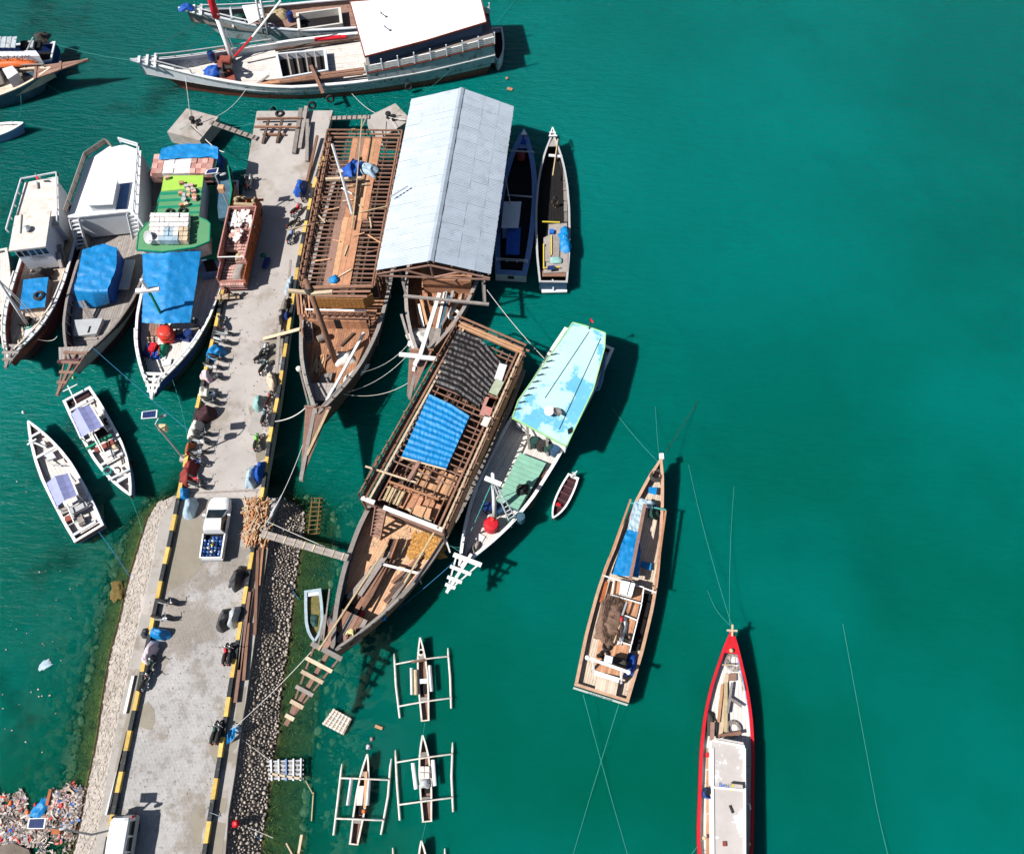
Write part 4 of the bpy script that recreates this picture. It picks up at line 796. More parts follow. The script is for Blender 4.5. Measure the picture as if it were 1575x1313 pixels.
# ------------------------------------------------------------------ boats under construction
PW = [(0, .03), (.06, .28), (.13, .52), (.22, .75), (.34, .93), (.5, 1.0), (.72, 1.0), (.88, .95), (1, .86)]
def quadS(c):                               # c = back left, back right, front left, front right (world)
    return lambda u, v, dz=0: c[0].lerp(c[1], u).lerp(c[2].lerp(c[3], u), v) + V((0, 0, dz))
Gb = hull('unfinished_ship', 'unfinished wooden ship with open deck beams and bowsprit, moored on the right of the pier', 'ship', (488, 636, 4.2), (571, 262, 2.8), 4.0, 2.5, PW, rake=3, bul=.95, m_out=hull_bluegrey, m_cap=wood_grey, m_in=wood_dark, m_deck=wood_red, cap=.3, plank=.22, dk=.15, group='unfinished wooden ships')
r0 = Gb.root; S = quadS(QL([(507, 213), (617, 214), (463, 441), (576, 441)], 4.7)); fz = 1.55
for i in range(37):
    v = i / 36; bb = MB(); bb.bar(S(-.0, v, rnd.uniform(-.03, .03)), S(1.0, v + rnd.uniform(-.004, .004), rnd.uniform(-.03, .03)), rnd.uniform(.075, .11), .13); bb.build('deck_beam', (wood, wood_pink)[i % 2], r0)
for u in (0, .03, .97, 1.0): bars(r0, 'side_stringer', wood, [(S(u, 0, .15), S(u, .5, .15)), (S(u, .503, .16), S(u, 1, .16))], .14, .16)
for u in (.25, .8): bars(r0, 'inner_stringer', wood_dark, [(S(u, 0, -.15), S(u, 1, -.15))], .14, .14)
bars(r0, 'stern_rail', wood, [(S(-.02, -.02, .8), S(1.02, -.02, .8)), (S(-.02, -.01, .45), S(1.02, -.01, .45)), (S(-.02, .0, .15), S(1.02, .0, .15))], .16, .1)
for i in range(9): bars(r0, 'stern_post', wood_dark, [(S(i / 8, -.015, -.2), S(i / 8, -.015, .8))], .12, .12)
for u in (-.02, 1.02):
    bars(r0, 'side_rail', wood, [(S(u, -.02, .8), S(u, .45, .75)), (S(u, .46, .75), S(u, .98, .7))], .12, .1)
    for i in range(22):
        v = i / 21.5; bars(r0, 'side_post', wood, [(S(u, v, -2.4), S(u + rnd.uniform(-.006, .006), v + rnd.uniform(-.006, .006), .8 + rnd.uniform(0, .25)))], .12, .12)
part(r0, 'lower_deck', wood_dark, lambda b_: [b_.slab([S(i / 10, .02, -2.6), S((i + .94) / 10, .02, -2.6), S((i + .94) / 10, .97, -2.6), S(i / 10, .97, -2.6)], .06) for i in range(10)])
def S2(u0, u1, v0, v1, z): return [S(u0, v0, z), S(u1, v0, z), S(u1, v1, z), S(u0, v1, z)]
nb = 0
for (u0, u1, v0, v1, m) in ((.33, .74, 0, .30, wood_red), (.33, .49, .30, .58, wood_red), (.58, .73, .30, .58, wood_red), (.30, .40, .58, 1.0, wood_red), (.56, .67, .58, 1, wood_red), (.40, .56, .56, 1, wood_red)):
    k = max(1, round((u1 - u0) / .08))
    for i in range(k):
        uu = lerp(u0, u1, i / k), lerp(u0, u1, (i + .96) / k); part(r0, 'deck_board', (wood_red, wood_pink, wood_red, wood_or)[nb % 4] if m is wood_red else m, lambda b_: b_.slab(S2(*uu, v0, v1, .12 + rnd.uniform(0, .03)), .05)); nb += 1
part(r0, 'deck_board', wood_red, lambda b_: b_.slab(S2(.49, .58, .30, .58, .09), .04))
for i in range(16):                          # loose offcuts on the beams
    u, v, a = rnd.uniform(.05, .95), rnd.uniform(.05, .97), rnd.uniform(0, 3.1); p = S(u, v, .22); d = V((math.cos(a), math.sin(a), 0)) * rnd.uniform(.3, .8)
    bars(r0, 'offcut', (wood_pale, wood_or, wood)[i % 3], [(p - d, p + d)], .12, .05)
mound('tarp_bundle', Q(545, 262, 4.9), 1.2, 1.0, .7, .9, blue_d, 'crumpled bright blue tarp on the deck boards of the unfinished ship', 'tarp', jit=.5); mound('tarp_bundle', Q(562, 260, 4.9), 1.3, .8, .5, -.3, blue_p, 'crumpled pale blue plastic beside the bright blue tarp', 'plastic sheet', jit=.5); mound('cloth', Q(514, 430, 4.9), .45, .4, .3, .4, blue_t, 'small blue cloth at the front of the deck boards', 'cloth', jit=.4)
part(r0, 'steel_mast', steel, lambda b_: b_.tube([Q(542, 330, 5.0), Q(524, 265, 6.5), Q(511, 222, 7.4)], .15, 7)); part(r0, 'mast_collar', offwhite, lambda b_: b_.bar(Q(523, 266, 6.7), Q(527, 264, 6.7), .4, .4))
bars(r0, 'yard', wood_pale, [(Q(501, 276, 5.6), Q(524, 275, 5.6)), (Q(524, 276, 5.5), Q(556, 274, 5.5))], .26, .26)
t = plank(Q(557, 180, 6.0), Q(547, 300, 5.4), .1, .1, bamboo, 'upright yellow bamboo pole at the stern of the unfinished ship'); plank(Q(550, 275, 5.3), Q(541, 352, 5.1), .12, .12, bamboo, 'bamboo pole lying along the deck boards'); plank(Q(440, 354, 3.4), Q(596, 317, 5.4), .09, .09, bamboo, 'long bamboo pole lying across the unfinished ship and the pier kerb'); plank(Q(525, 289, 5.1), Q(550, 303, 5.1), .12, .06, white, 'white batten on the deck boards of the unfinished ship')
plank(Q(531, 287, 5.1), Q(565, 283, 5.1), .12, .06, wood_pale, 'pale batten across the deck boards of the unfinished ship'); plank(Q(557, 195, 5.2), Q(564, 180, 5.2), .15, .1, wood_grey, 'grey prop at the stern rail of the unfinished ship')
# its front: woven wall, balcony, lower cabin
part(r0, 'front_beam', wood, lambda b_: (b_.bar(Q(468, 443, 4.8), Q(574, 440, 4.8), .3, .2), b_.bar(Q(478, 455, 4.6), Q(565, 456, 4.6), .25, .12), b_.bar(Q(474, 449, 4.8), Q(570, 448, 4.8), .2, .1)))
wa, wb = Q(484, 473, 3.0), Q(562, 474, 3.0)
for i in range(12): p, q = wa.lerp(wb, i / 12), wa.lerp(wb, (i + .95) / 12); part(r0, 'woven_panel', wicker, lambda b_: b_.slab([p + V((0, 0, 1.5)), q + V((0, 0, 1.5)), q + V((0, .06, 1.5)), p + V((0, .06, 1.5))], 1.55))
wc = Q(577, 466, 3.0)
for i in range(4): p, q = wb.lerp(wc, i / 4), wb.lerp(wc, (i + .95) / 4); part(r0, 'woven_panel', wicker, lambda b_: b_.slab([p + V((0, 0, 1.5)), q + V((0, 0, 1.5)), q + V((-.05, .06, 1.5)), p + V((-.05, .06, 1.5))], 1.55))
part(r0, 'balcony_floor', wood_red, lambda b_: [b_.slab(QL([(466 + 10.4 * i, 476), (476 + 10.4 * i, 476), (474.5 + 10.2 * i, 491), (465 + 10.2 * i, 491)], 3.0), .07) for i in range(11)])
bars(r0, 'balcony_rail', white, [(Q(470, 476, 3.9), Q(564, 478, 3.9))], .14, .1); bars(r0, 'balcony_rail', wood_pink, [(Q(474, 482, 3.5), Q(566, 484, 3.5)), (Q(476, 488, 3.2), Q(567, 490, 3.2))], .1, .1)
for i in range(9): p = Q(472 + 11.6 * i, 490, 3.0); bars(r0, 'rail_post', wood, [(p, p + V((0, 0, .95)))], .1, .1)
la_, lb_ = Q(478, 505, 1.6), Q(567, 506, 1.6)
for i in range(9):
    if i in (4,): m = void
    else: m = wood_red
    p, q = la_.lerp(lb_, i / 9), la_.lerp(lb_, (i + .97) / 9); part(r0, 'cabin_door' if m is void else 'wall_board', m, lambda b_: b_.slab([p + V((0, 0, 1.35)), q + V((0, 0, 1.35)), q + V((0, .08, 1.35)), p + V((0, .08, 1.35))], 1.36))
stairs(r0, Q(463, 484, 3.0), Q(478, 483, 3.0), Q(469, 528, 1.6), Q(482, 526, 1.6), 9, wood_grey); stairs(r0, Q(568, 487, 3.0), Q(582, 486, 3.0), Q(569, 531, 1.6), Q(581, 531, 1.6), 9, wood)
bars(r0, 'platform_beam', wood_red, [(Q(456 + 6 * i, 447 + 2 * i, 3.6), Q(459 + 6 * i, 484, 3.0)) for i in range(4)], .14, .12); bars(r0, 'side_rail', wood, [(Q(457, 447, 4.2), Q(461, 485, 3.8)), (Q(461, 485, 3.4), Q(466, 520, 2.9))], .14, .12)
mast(r0, Q(517, 557, 1.6), Q(470, 430, 10.5), .28, .22, wood); part(r0, 'mast_heel', wood_or, lambda b_: b_.bar(Q(504, 539, 2.5), Q(516, 539, 2.5), .3, .12)); part(r0, 'mast_lashing', rope_d, lambda b_: b_.lathe(Q(477, 449, 9.2), [(.38, 0), (.42, .15), (.38, .5)], 10, V((-.2, .3, 1))))
bars(r0, 'crossyard', wood_pale, [(Q(443, 447, 9.3), Q(474, 450, 9.3)), (Q(478, 452, 9.3), Q(511, 449, 9.3))], .28, .26)
bars(r0, 'white_spar', white, [(Q(560, 512, 2.2), Q(514, 596, 2.9)), (Q(513, 597, 2.95), Q(500, 620, 3.3))], .22, .22)
for i in range(11): plank(Q(480 + 2.0 * i + rnd.uniform(-3, 3), 548 + rnd.uniform(-9, 6), 1.75 + .05 * (i % 3)), Q(477 + 2.0 * i + rnd.uniform(-2, 2), 572 + rnd.uniform(-4, 9), 1.75), .14, .06, (wood_or, wood_red, bamboo)[i % 3], '%s stick in the lath heap by the left bulwark, number %s from the left' % (('orange', 'reddish', 'yellow')[i % 3], ('one', 'two', 'three', 'four', 'five', 'six', 'seven', 'eight', 'nine', 'ten', 'eleven')[i]), 'laths on the unfinished foredeck', 'lath', 'lath')
lg = thing('log', 'short sawn log with pale end on the unfinished foredeck', 'log', Q(491, 521, 1.6)); part(lg, 'bark', wood_grey, lambda b_: b_.lathe(Q(489, 522, 1.95), [(.34, 0), (.34, .9)], 12, V((1, .5, 0)))); part(lg, 'cut_face', wood_pale, lambda b_: b_.lathe(Q(489, 522, 1.95) - V((.03, .015, 0)), [(.3, 0), (.3, .03)], 12, V((1, .5, 0))))
mound('rope_heap', Q(529, 552, 1.6), 1.0, .7, .5, .2, rope_w, 'white rope heap at the mast foot of the unfinished ship', 'rope heap', jit=.5); mound('rope_heap', Q(546, 577, 1.8), 1.4, .45, .5, .75, rope_w, 'white rope heap along the right bow rail', 'rope heap', jit=.5)
plank(Q(544, 512, 1.75), Q(524, 532, 1.75), .2, .1, wood_dark, 'dark timber on the foredeck right of the mast'); plank(Q(508, 547, 1.75), Q(489, 566, 1.75), .2, .1, wood_dark, 'dark timber on the foredeck left of the mast')
part(r0, 'foredeck_hatch', wood_grey, lambda b_: [b_.slab(QL([(494 + 3 * i, 577 - i), (496.8 + 3 * i, 576 - i), (492 + 3 * i, 592), (489 + 3 * i, 592)], 2.0), .3) for i in range(6)]); part(r0, 'bow_deck', midgrey, lambda b_: [b_.slab(QL([(473 + 10 * i, 589), (482.6 + 10 * i, 589), (485 + 6.5 * i, 616), (479 + 6.5 * i, 616)], 2.9), .1) for i in range(6)])
stanchions(Gb, .02, .14, wood_grey, .5, 1.0, 'bow_rail'); tp = (466, 736, 5.0)
l, r = Q(470, 625, 4.0), Q(508, 627, 4.0); tpw = Q(462, 728, 5.0); tpr = Q(468, 728, 5.0)
for i in range(11): p, q, c_, d_ = l.lerp(r, i / 11), l.lerp(r, (i + .93) / 11), tpw.lerp(tpr, (i + .93) / 11), tpw.lerp(tpr, i / 11); part(r0, 'sprit_board', wood_pink, lambda b_: b_.slab([p, q, c_, d_], .08))
bars(r0, 'bowsprit', wood_grey, [(Q(486, 622, 3.8), Q(463, 739, 5.1))], .3, .3); bars(r0, 'sprit_edge', bamboo, [(Q(505, 630, 4.15), Q(472, 700, 4.8))], .22, .1); bars(r0, 'sprit_head', wood_pink, [(Q(468, 625, 4.15), Q(509, 627, 4.15))], .2, .1)
part(r0, 'rail_knob', offwhite, lambda b_: b_.ball(Q(460, 567, 3.0), .3, .3, .25))
bars(r0, 'bow_timber', wood_grey, [(Q(461 + 5 * i, 569, 3.0), Q(475 + 5 * i, 625, 3.9)) for i in range(3)], .14, .14)

Hb = hull('unfinished_ship', 'unfinished wooden ship sheltered under the big corrugated metal roof', 'ship', (646, 552, 3.9), (727, 216, 2.6), 3.7, 2.3, PW, rake=3, bul=.95, m_out=hull_bluegrey, m_cap=wood_grey, m_in=wood_dark, m_deck=wood_red, cap=.3, dk=.15, group='unfinished wooden ships')
r0 = Hb.root; roof = thing('shed_roof', 'big corrugated metal gable roof built over the unfinished ship', 'roof', Q(690, 300, 2))
EZ, RZ = 5.7, 6.9; lB, rB, lF, rF, kB, kF = Q(633, 153, EZ), Q(790, 164, EZ), Q(579, 416, EZ), Q(754, 422, EZ), Q(710, 136, RZ), Q(662, 402, RZ)
for nm, (e0, e1) in (('l', (lB, lF)), ('r', (rB, rF))):
    for c in range(3):
        ua, ub = ((0, .44), (.42, .74), (.72, 1.0))[c]
        for k in range(23):
            v0, v1 = k / 23 - .004, (k + 1) / 23 + .004; v0, v1 = max(0, v0), min(1, v1); bb = MB(); rows = []; dz = .014 * (2 - c) + rnd.uniform(0, .022)
            for i in range(13):
                v = lerp(v0, v1, i / 12); a, e = kB.lerp(kF, v), e0.lerp(e1, v); wv = .03 * math.cos(i * math.pi); ua_, ub_ = ua, ub + (rnd.uniform(0, .012) if c == 2 else 0); rows.append([a.lerp(e, ua_) + V((0, 0, dz + wv)), a.lerp(e, ub_) + V((0, 0, dz + wv))])
            bb.grid(rows); bb.build('roof_sheet', tin, roof)
for k in range(16): v0, v1 = k / 16, (k + 1) / 16 + .004; a, c = kB.lerp(kF, v0), kB.lerp(kF, min(1, v1)); s1 = (lB - kB).normalized() * .3; s2 = (rB - kB).normalized() * .3; u = V((0, 0, .10 + .02 * (k % 2))); part(roof, 'ridge_cap', tin, lambda b_: b_.add([a + s1 + u, a + u * 1.4, a + s2 + u, c + s1 + u, c + u * 1.4, c + s2 + u], [(0, 1, 4, 3), (1, 2, 5, 4)]))
dn = V((0, 0, -.12))
for e0, e1 in ((lB, lF), (rB, rF)):
    for u in (.05, .35, .65, .97): bars(roof, 'purlin', wood_pink, [(kB.lerp(e0, u) + dn, kF.lerp(e1, u) + dn)], .12, .12)
for v in (0, .25, .5, .75, 1.0):
    k, a, c = kB.lerp(kF, v) + dn * 2, lB.lerp(lF, v) + dn * 2, rB.lerp(rF, v) + dn * 2; tb = a.lerp(c, .5); fw = (kF - kB).normalized() * (.25 if v == 1 else 0)
    bars(roof, 'truss', wood_pink, [(k + fw, a + fw), (k + fw, c + fw), (a + fw - V((0, 0, .2)), c + fw - V((0, 0, .2))), (k + fw, tb + fw - V((0, 0, .25))), (tb + fw - V((0, 0, .2)), k.lerp(a, .5) + fw), (tb + fw - V((0, 0, .2)), k.lerp(c, .5) + fw)], .13, .13)
    for e in (a, c): q = e + (tb - e) * .14; bars(roof, 'post', wood_grey, [(V((q.x, q.y, 1.5)), q)], .18, .18)
plank(Q(600, 303, 6.2), Q(627, 286, 6.6), .12, .08, steel, 'grey pole lying on the left slope of the corrugated roof')
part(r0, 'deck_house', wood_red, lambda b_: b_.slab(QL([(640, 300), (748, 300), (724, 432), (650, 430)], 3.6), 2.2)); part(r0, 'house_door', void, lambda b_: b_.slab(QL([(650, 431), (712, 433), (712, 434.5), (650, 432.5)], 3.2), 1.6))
bars(r0, 'crossbeam', wood_grey, [(Q(621, 455, 4.0), Q(752, 468, 4.0))], .25, .2); bars(r0, 'side_strut', wood_grey, [(Q(744, 425, 4.0), Q(746, 465, 4.0)), (Q(614, 413, 4.0), Q(625, 455, 3.8)), (Q(617, 483, 3.3), Q(629, 523, 3.5))], .22, .22)
bars(r0, 'white_spar', white, [(Q(676, 452, 3.6), Q(646, 548, 4.5)), (Q(645, 549, 4.55), Q(638, 561, 4.7))], .34, .3); bars(r0, 'spar_crosspiece', white, [(Q(614, 545, 4.85), Q(643, 548, 4.85)), (Q(643, 549, 4.83), Q(672, 552, 4.75))], .36, .2)
for i, (a, c, m) in enumerate((((640, 458), (646, 500), wood_or), ((646, 455), (657, 500), wood_or), ((644, 468), (651, 503), white), ((684, 450), (672, 505), white), ((691, 455), (673, 517), hull_bluegrey), ((700, 465), (679, 500), wood_grey), ((689, 432), (684, 462), steel), ((700, 434), (694, 458), steel), ((712, 452), (696, 478), wood_pale))):
    plank(Q(*a, 1.75 + .1 * (i % 3)), Q(*c, 1.75 + .1 * (i % 3)), .24, .12, m, ('left orange timber', 'right orange timber', 'white timber between orange ones', 'white pole right of the spar', 'slate blue pole', 'grey pole end', 'left steel pipe', 'right steel pipe', 'pale batten')[i] + ' on the foredeck in front of the metal roof', 'timbers in front of the metal roof', 'pole', 'pole')
coil(Q(699, 485, 2.0), .6, rope_w, 'white rope coil on the foredeck right of the white spar', 5, .06); mound('rope_heap', Q(642, 522, 2.6), 1.1, .9, .5, .2, rope_w, 'white rope heap in the bow left of the white spar', 'rope heap', jit=.5)
stairs(r0, Q(713, 450, 3.0), Q(727, 450, 3.0), Q(711, 464, 1.6), Q(724, 465, 1.6), 5, wood)
part(r0, 'bow_deck', wood_grey, lambda b_: [b_.slab(QL([(630 + 8 * i, 505), (637.6 + 8 * i, 505), (636 + 6 * i, 536), (630 + 6 * i, 536)], 2.7), .1) for i in range(7)])
l, r, tl, tr_ = Q(630, 537, 4.0), Q(666, 537, 4.0), Q(626, 609, 4.6), Q(633, 609, 4.6)
for i in range(11): p, q, c_, d_ = l.lerp(r, i / 11), l.lerp(r, (i + .93) / 11), tl.lerp(tr_, (i + .93) / 11), tl.lerp(tr_, i / 11); part(r0, 'sprit_board', wood_pink, lambda b_: b_.slab([p, q, c_, d_], .08))
bars(r0, 'bowsprit', wood_grey, [(Q(645, 545, 3.8), Q(630, 613, 4.6))], .28, .28); bars(r0, 'sprit_head', wood, [(Q(629, 538, 4.1), Q(667, 538, 4.1))], .2, .12)
part(r0, 'name_plate', white, lambda b_: b_.slab(QL([(635, 563), (639, 564), (638, 571), (634, 570)], 4.4), .04))

# the biggest unfinished ship
I = hull('unfinished_ship', 'biggest unfinished wooden ship with blue and black tarps over open deck beams', 'ship', (511, 1003, 3.8), (757, 551, 2.7), 3.78, 2.2, PW, rake=2.6, bul=.85, m_out=hull_bluegrey, m_cap=wood_grey, m_in=wood, m_deck=deck_or, cap=.34, plank=.24, dk=.25, group='unfinished wooden ships')
r0 = I.root; S = quadS(QL([(705, 503), (803, 545), (557, 765), (682, 818)], 4.6))
skip = 34
for i in range(30):
    v = i / 32; long = i in (4, 11, 19, 27, 33); u0, u1 = (-.07 if i % 3 == 0 else -.02), (1.06 if i % 4 == 0 else 1.02)
    if i >= 26: continue
    bars(r0, 'deck_beam', (wood, wood_pink)[i % 2], [(S(u0, v, rnd.uniform(-.04, .04)), S(u1, v + rnd.uniform(-.006, .006), rnd.uniform(-.05, .05)))], rnd.uniform(.075, .11), .14)
for u, m in ((0, wood_dark), (.045, wood), (.09, wood_pale), (.93, wood), (.985, wood_pale)): bars(r0, 'side_stringer', m, [(S(u, .0, .14), S(u, .5, .14)), (S(u, .502, .15), S(u, 1, .15))], .17, .14)
for u in (.16, .3, .42, .58, .72, .84): bars(r0, 'inner_stringer', (wood, wood_dark)[int(u * 50) % 2], [(S(u, .02, -.16), S(u + rnd.uniform(-.02, .02), .98, -.16))], .09, .12)
for i in range(34):
    u, v, a = rnd.uniform(.08, .92), rnd.uniform(.05, .95), rnd.uniform(0, 3.1); d = V((math.cos(a), math.sin(a), 0)) * rnd.uniform(.4, 1.5); p = S(u, v, rnd.uniform(-2.3, -1.2)); bars(r0, 'loose_timber', (wood, wood_or, wood_red, wood_dark)[i % 4], [(p - d, p + d)], rnd.uniform(.12, .35), .1)
for sg in (0, 1):
    for i in range(30): v = i / 29; u = sg + (-.03 if sg == 0 else .012); bars(r0, 'side_post', (wood, wood_dark)[i % 2], [(S(u, v, -2.0), S(u, v, .45 + rnd.uniform(0, .5)))], .12, .12)
    for h in (.55,): bars(r0, 'side_rail', wood, [(S(sg + (-.03 if sg == 0 else .03), 0, h), S(sg + (-.03 if sg == 0 else .03), .99, h))], .1, .12)
    part(r0, 'side_planking', wood_or if sg else wood, lambda b_: [b_.bar(S(sg * 1.02 if sg else -.035, .02, -.5 - .4 * k), S(sg * 1.02 if sg else -.035, .98, -.5 - .4 * k), .06, .36) for k in range(4)])
bars(r0, 'stern_rail', wood, [(S(-.03, -.03, .9), S(1.03, -.03, .9)), (S(-.03, -.03, .1), S(1.08, -.03, .1))], .16, .12); bars(r0, 'stern_timber', wood_or, [(S(0, -.015, .35), S(1, -.015, .35)), (S(0, -.0, .3), S(1.04, -.0, .3))], .2, .12)
for i in range(6): bars(r0, 'stern_post', wood_dark, [(S(i / 5, -.03, -.6), S(i / 5, -.03, .95))], .13, .13)
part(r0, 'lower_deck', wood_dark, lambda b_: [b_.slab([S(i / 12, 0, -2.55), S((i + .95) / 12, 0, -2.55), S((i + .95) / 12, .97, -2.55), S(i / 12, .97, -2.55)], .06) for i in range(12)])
for k in range(26):
    u, v = rnd.uniform(.2, .85), rnd.uniform(.66, .93); a = rnd.uniform(0, 3.1); d = V((math.cos(a), math.sin(a), 0)) * rnd.uniform(.4, 1.2); p = S(u, v, -2.4 + rnd.uniform(0, .6))
    bars(r0, 'stacked_timber', (wood_or, wood_red, wood_pale)[k % 3], [(p - d, p + d)], rnd.uniform(.2, .5), .1)
part(r0, 'lower_platform', wood_or, lambda b_: [b_.slab([S(.42 + .05 * i, .70, -1.6), S(.467 + .05 * i, .70, -1.6), S(.467 + .05 * i, .84, -1.6), S(.42 + .05 * i, .84, -1.6)], .1) for i in range(9)])
cb = [QL([(703, 508), (772, 541)], 4.85), QL([(668, 602), (740, 634)], 4.85)]
sheet_cloth('deck_tarp', [[Q(703, 508, 4.95), Q(740, 522, 4.85), Q(774, 562, 4.8)], [Q(664, 590, 4.8), Q(702, 605, 4.9), Q(735, 628, 4.75)]], black_t, 'black plastic tarp draped over the deck beams toward the stern', 'tarp', .09, 44, (.9, 2.2), beams=(.15, 11))
sheet_cloth('deck_tarp', [[Q(660, 606, 4.9), Q(694, 622, 4.95), Q(722, 640, 4.9)], [Q(617, 702, 4.85), Q(650, 712, 4.95), Q(686, 721, 4.85)]], blue_t, 'bright blue tarp draped over the deck beams amidships', 'tarp', .06, 44, (.8, 2.4), beams=(.15, 11))
bars(r0, 'tarp_batten', wood_pale, [(Q(617, 703, 4.98), Q(686, 722, 4.98))], .12, .08)
for i, (a, c, w_, m, lab) in enumerate((((774, 560), (766, 584), .7, palegrey, 'pale blue board at the right edge of the black tarp'), ((769, 585), (758, 606), .8, faded_green, 'faded green board beside the black tarp'), ((758, 612), (752, 626), .6, redbrown, 'rust red board beside the black tarp'), ((755, 612), (745, 640), .9, truck_pink, 'pink board right of the blue tarp'), ((751, 640), (744, 655), .6, offwhite, 'white board end right of the blue tarp'))):
    plank(Q(*a, 4.95), Q(*c, 4.95), w_, .06, m, lab, 'old boards on the deck beams', 'board', 'board')
plank(Q(562, 717, 4.9), Q(640, 742, 4.9), .14, .1, wood_pale, 'long lath across the deck beams below the blue tarp'); plank(Q(645, 709, 5.0), Q(628, 738, 5.0), .3, .12, wood_pink, 'grey board lying on the beams under the blue tarp corner'); plank(Q(582, 700, 4.7), Q(563, 738, 4.0), .1, .1, wood_dark, 'dark pole projecting from the left side of the beams')
# well deck of the big ship: low boards, bulkhead, workshop
FB = lambda u, v, z: S(u, v, z - 4.6)
wd = QL([(571, 757), (602, 707), (690, 742), (670, 795)], 3.2)
for i in range(5): p, q = Q(600 + 5 * i, 748 + 2 * i, 4.3), Q(590 + 5 * i, 769 + 2 * i, 4.3); bars(r0, 'lath', bamboo, [(p, q)], .2, .06)
part(r0, 'workshop_floor', wood_red, lambda b_: [b_.slab(QL([(627 + 9 * i, 757 + 3.4 * i), (635.4 + 9 * i, 760 + 3.4 * i), (621 + 9 * i, 783 + 3.4 * i), (612.5 + 9 * i, 780 + 3.4 * i)], 3.9), .06) for i in range(6)])
bars(r0, 'cross_frame', wood_red, [(Q(597, 740, 4.6), Q(675, 768, 4.6)), (Q(602, 746, 3.9), Q(670, 772, 3.9))], .16, .16); bars(r0, 'frame_post', wood_red, [(Q(601 + 11 * i, 747 + 3.8 * i, 3.9), Q(601 + 11 * i, 741 + 3.8 * i, 4.6)) for i in range(7)], .13, .13)
part(r0, 'workbench', wood_or, lambda b_: (b_.slab(QL([(640, 776), (664, 782), (660, 797), (634, 789)], 4.5), .1), b_.bar(Q(640, 779, 3.9), Q(640, 778, 4.4), .1, .1), b_.bar(Q(660, 795, 3.9), Q(660, 794, 4.4), .1, .1)))
for i in range(5): plank(Q(626 + 2 * i, 782 + 1.5 * i, 4.1 + .06 * i), Q(655 + 2 * i, 796 + 1.5 * i, 4.1 + .06 * i), .18, .06, wood_pale, ('first', 'second', 'third', 'fourth', 'fifth')[i] + ' pale board counted from the left in the stack behind the white sill', 'pale boards behind the white sill', 'board', 'board')
bars(r0, 'front_sill', white, [(Q(556, 765, 4.75), Q(576, 773, 4.75)), (Q(590, 780, 4.75), Q(681, 815, 4.75))], .34, .12)
fa, fb = Q(557, 768, 4.6), Q(682, 820, 4.6)
for k in range(4): bars(r0, 'front_plank', wood_pink, [(fa - V((0, 0, .22 * k)), fa.lerp(fb, .16) - V((0, 0, .22 * k))), (fa.lerp(fb, .27) - V((0, 0, .22 * k)), fb - V((0, 0, .22 * k)))], .08, .2)
part(r0, 'bulkhead', wood_dark, lambda b_: b_.slab([fa + V((0, .4, -.9)), fb + V((0, .4, -.9)), fb + V((0, .5, -.9)), fa + V((0, .5, -.9))], 2.4)); bars(r0, 'front_post', wood, [(fa + V((.1, -.1, -2.6)), fa + V((0, -.1, 0))), (fb + V((0, -.1, -2.6)), fb + V((0, -.1, 0)))], .16, .16)
stairs(r0, Q(578, 779, 4.5), Q(594, 784, 4.5), Q(571, 824, 1.45), Q(585, 829, 1.45), 8, wood_pink)
bars(r0, 'rig_pole', bamboo, [(Q(668, 818, 3.5), Q(622, 896, 3.6)), (Q(596, 838, 3.0), Q(490, 1000, 4.2))], .13, .13); bars(r0, 'deck_batten', white, [(Q(587, 867, 2.6), Q(645, 882, 2.6))], .18, .14); bars(r0, 'batten_leg', wood_grey, [(Q(642, 880, 1.4), Q(641, 881, 2.6)), (Q(588, 868, 1.4), Q(588, 867, 2.6)), (Q(648, 897, 1.4), Q(641, 881, 2.6))], .14, .14)
tr2 = thing('timber_trough', 'dark red timber chute lying on the foredeck of the biggest unfinished ship', 'chute', Q(603, 845, 1.5)); part(tr2, 'chute_floor', wood_dark, lambda b_: b_.slab(QL([(600, 828), (611, 829), (600, 858), (589, 857)], 2.2), .5)); part(tr2, 'chute_side', wood_red, lambda b_: (b_.bar(Q(599, 828, 2.4), Q(588, 857, 2.4), .12, .3), b_.bar(Q(612, 829, 2.4), Q(601, 858, 2.4), .12, .3)))
tm = ('leftmost', 'second', 'third', 'fourth', 'fifth', 'sixth', 'seventh', 'rightmost')
for i in range(8):
    a = (582 + 3.2 * i + rnd.uniform(-2, 2), 856 + rnd.uniform(-12, 8)); c = (a[0] - 44 - rnd.uniform(0, 12), a[1] + 74 + rnd.uniform(-12, 14)); plank(Q(*a, 1.75 + .18 * (i % 3)), Q(*c, 1.8 + .18 * (i % 3)), .36, .22, (wood_dark, wood, wood_grey)[i % 3], tm[i] + ' dark timber in the long pile on the left of the foredeck', 'timber pile on the big foredeck', 'timber', 'timber')
for i in range(7):
    a = (650 - 3 * i, 850 + 5.5 * i); c = (a[0] - 34 - rnd.uniform(0, 12), a[1] + 50 + rnd.uniform(-10, 10)); plank(Q(*a, 1.6 + .12 * (i % 2)), Q(*c, 1.6), .28, .12, (wood_grey, wood, wood_dark)[i % 3], tm[i] + ' long board along the right bulwark of the biggest unfinished ship', 'boards along the right bulwark', 'board', 'board')
for i in range(6):
    a = (572 - 7 * i, 870 + 12 * i); plank(Q(*a, 1.45), Q(a[0] - 11, a[1] + 15, 1.45), .16, .08, wood_dark, ('top', 'second', 'third', 'fourth', 'fifth', 'bottom')[i] + ' dark stick on the left walkway of the biggest unfinished ship', 'sticks on the left walkway', 'stick', 'stick')
bb = MB()
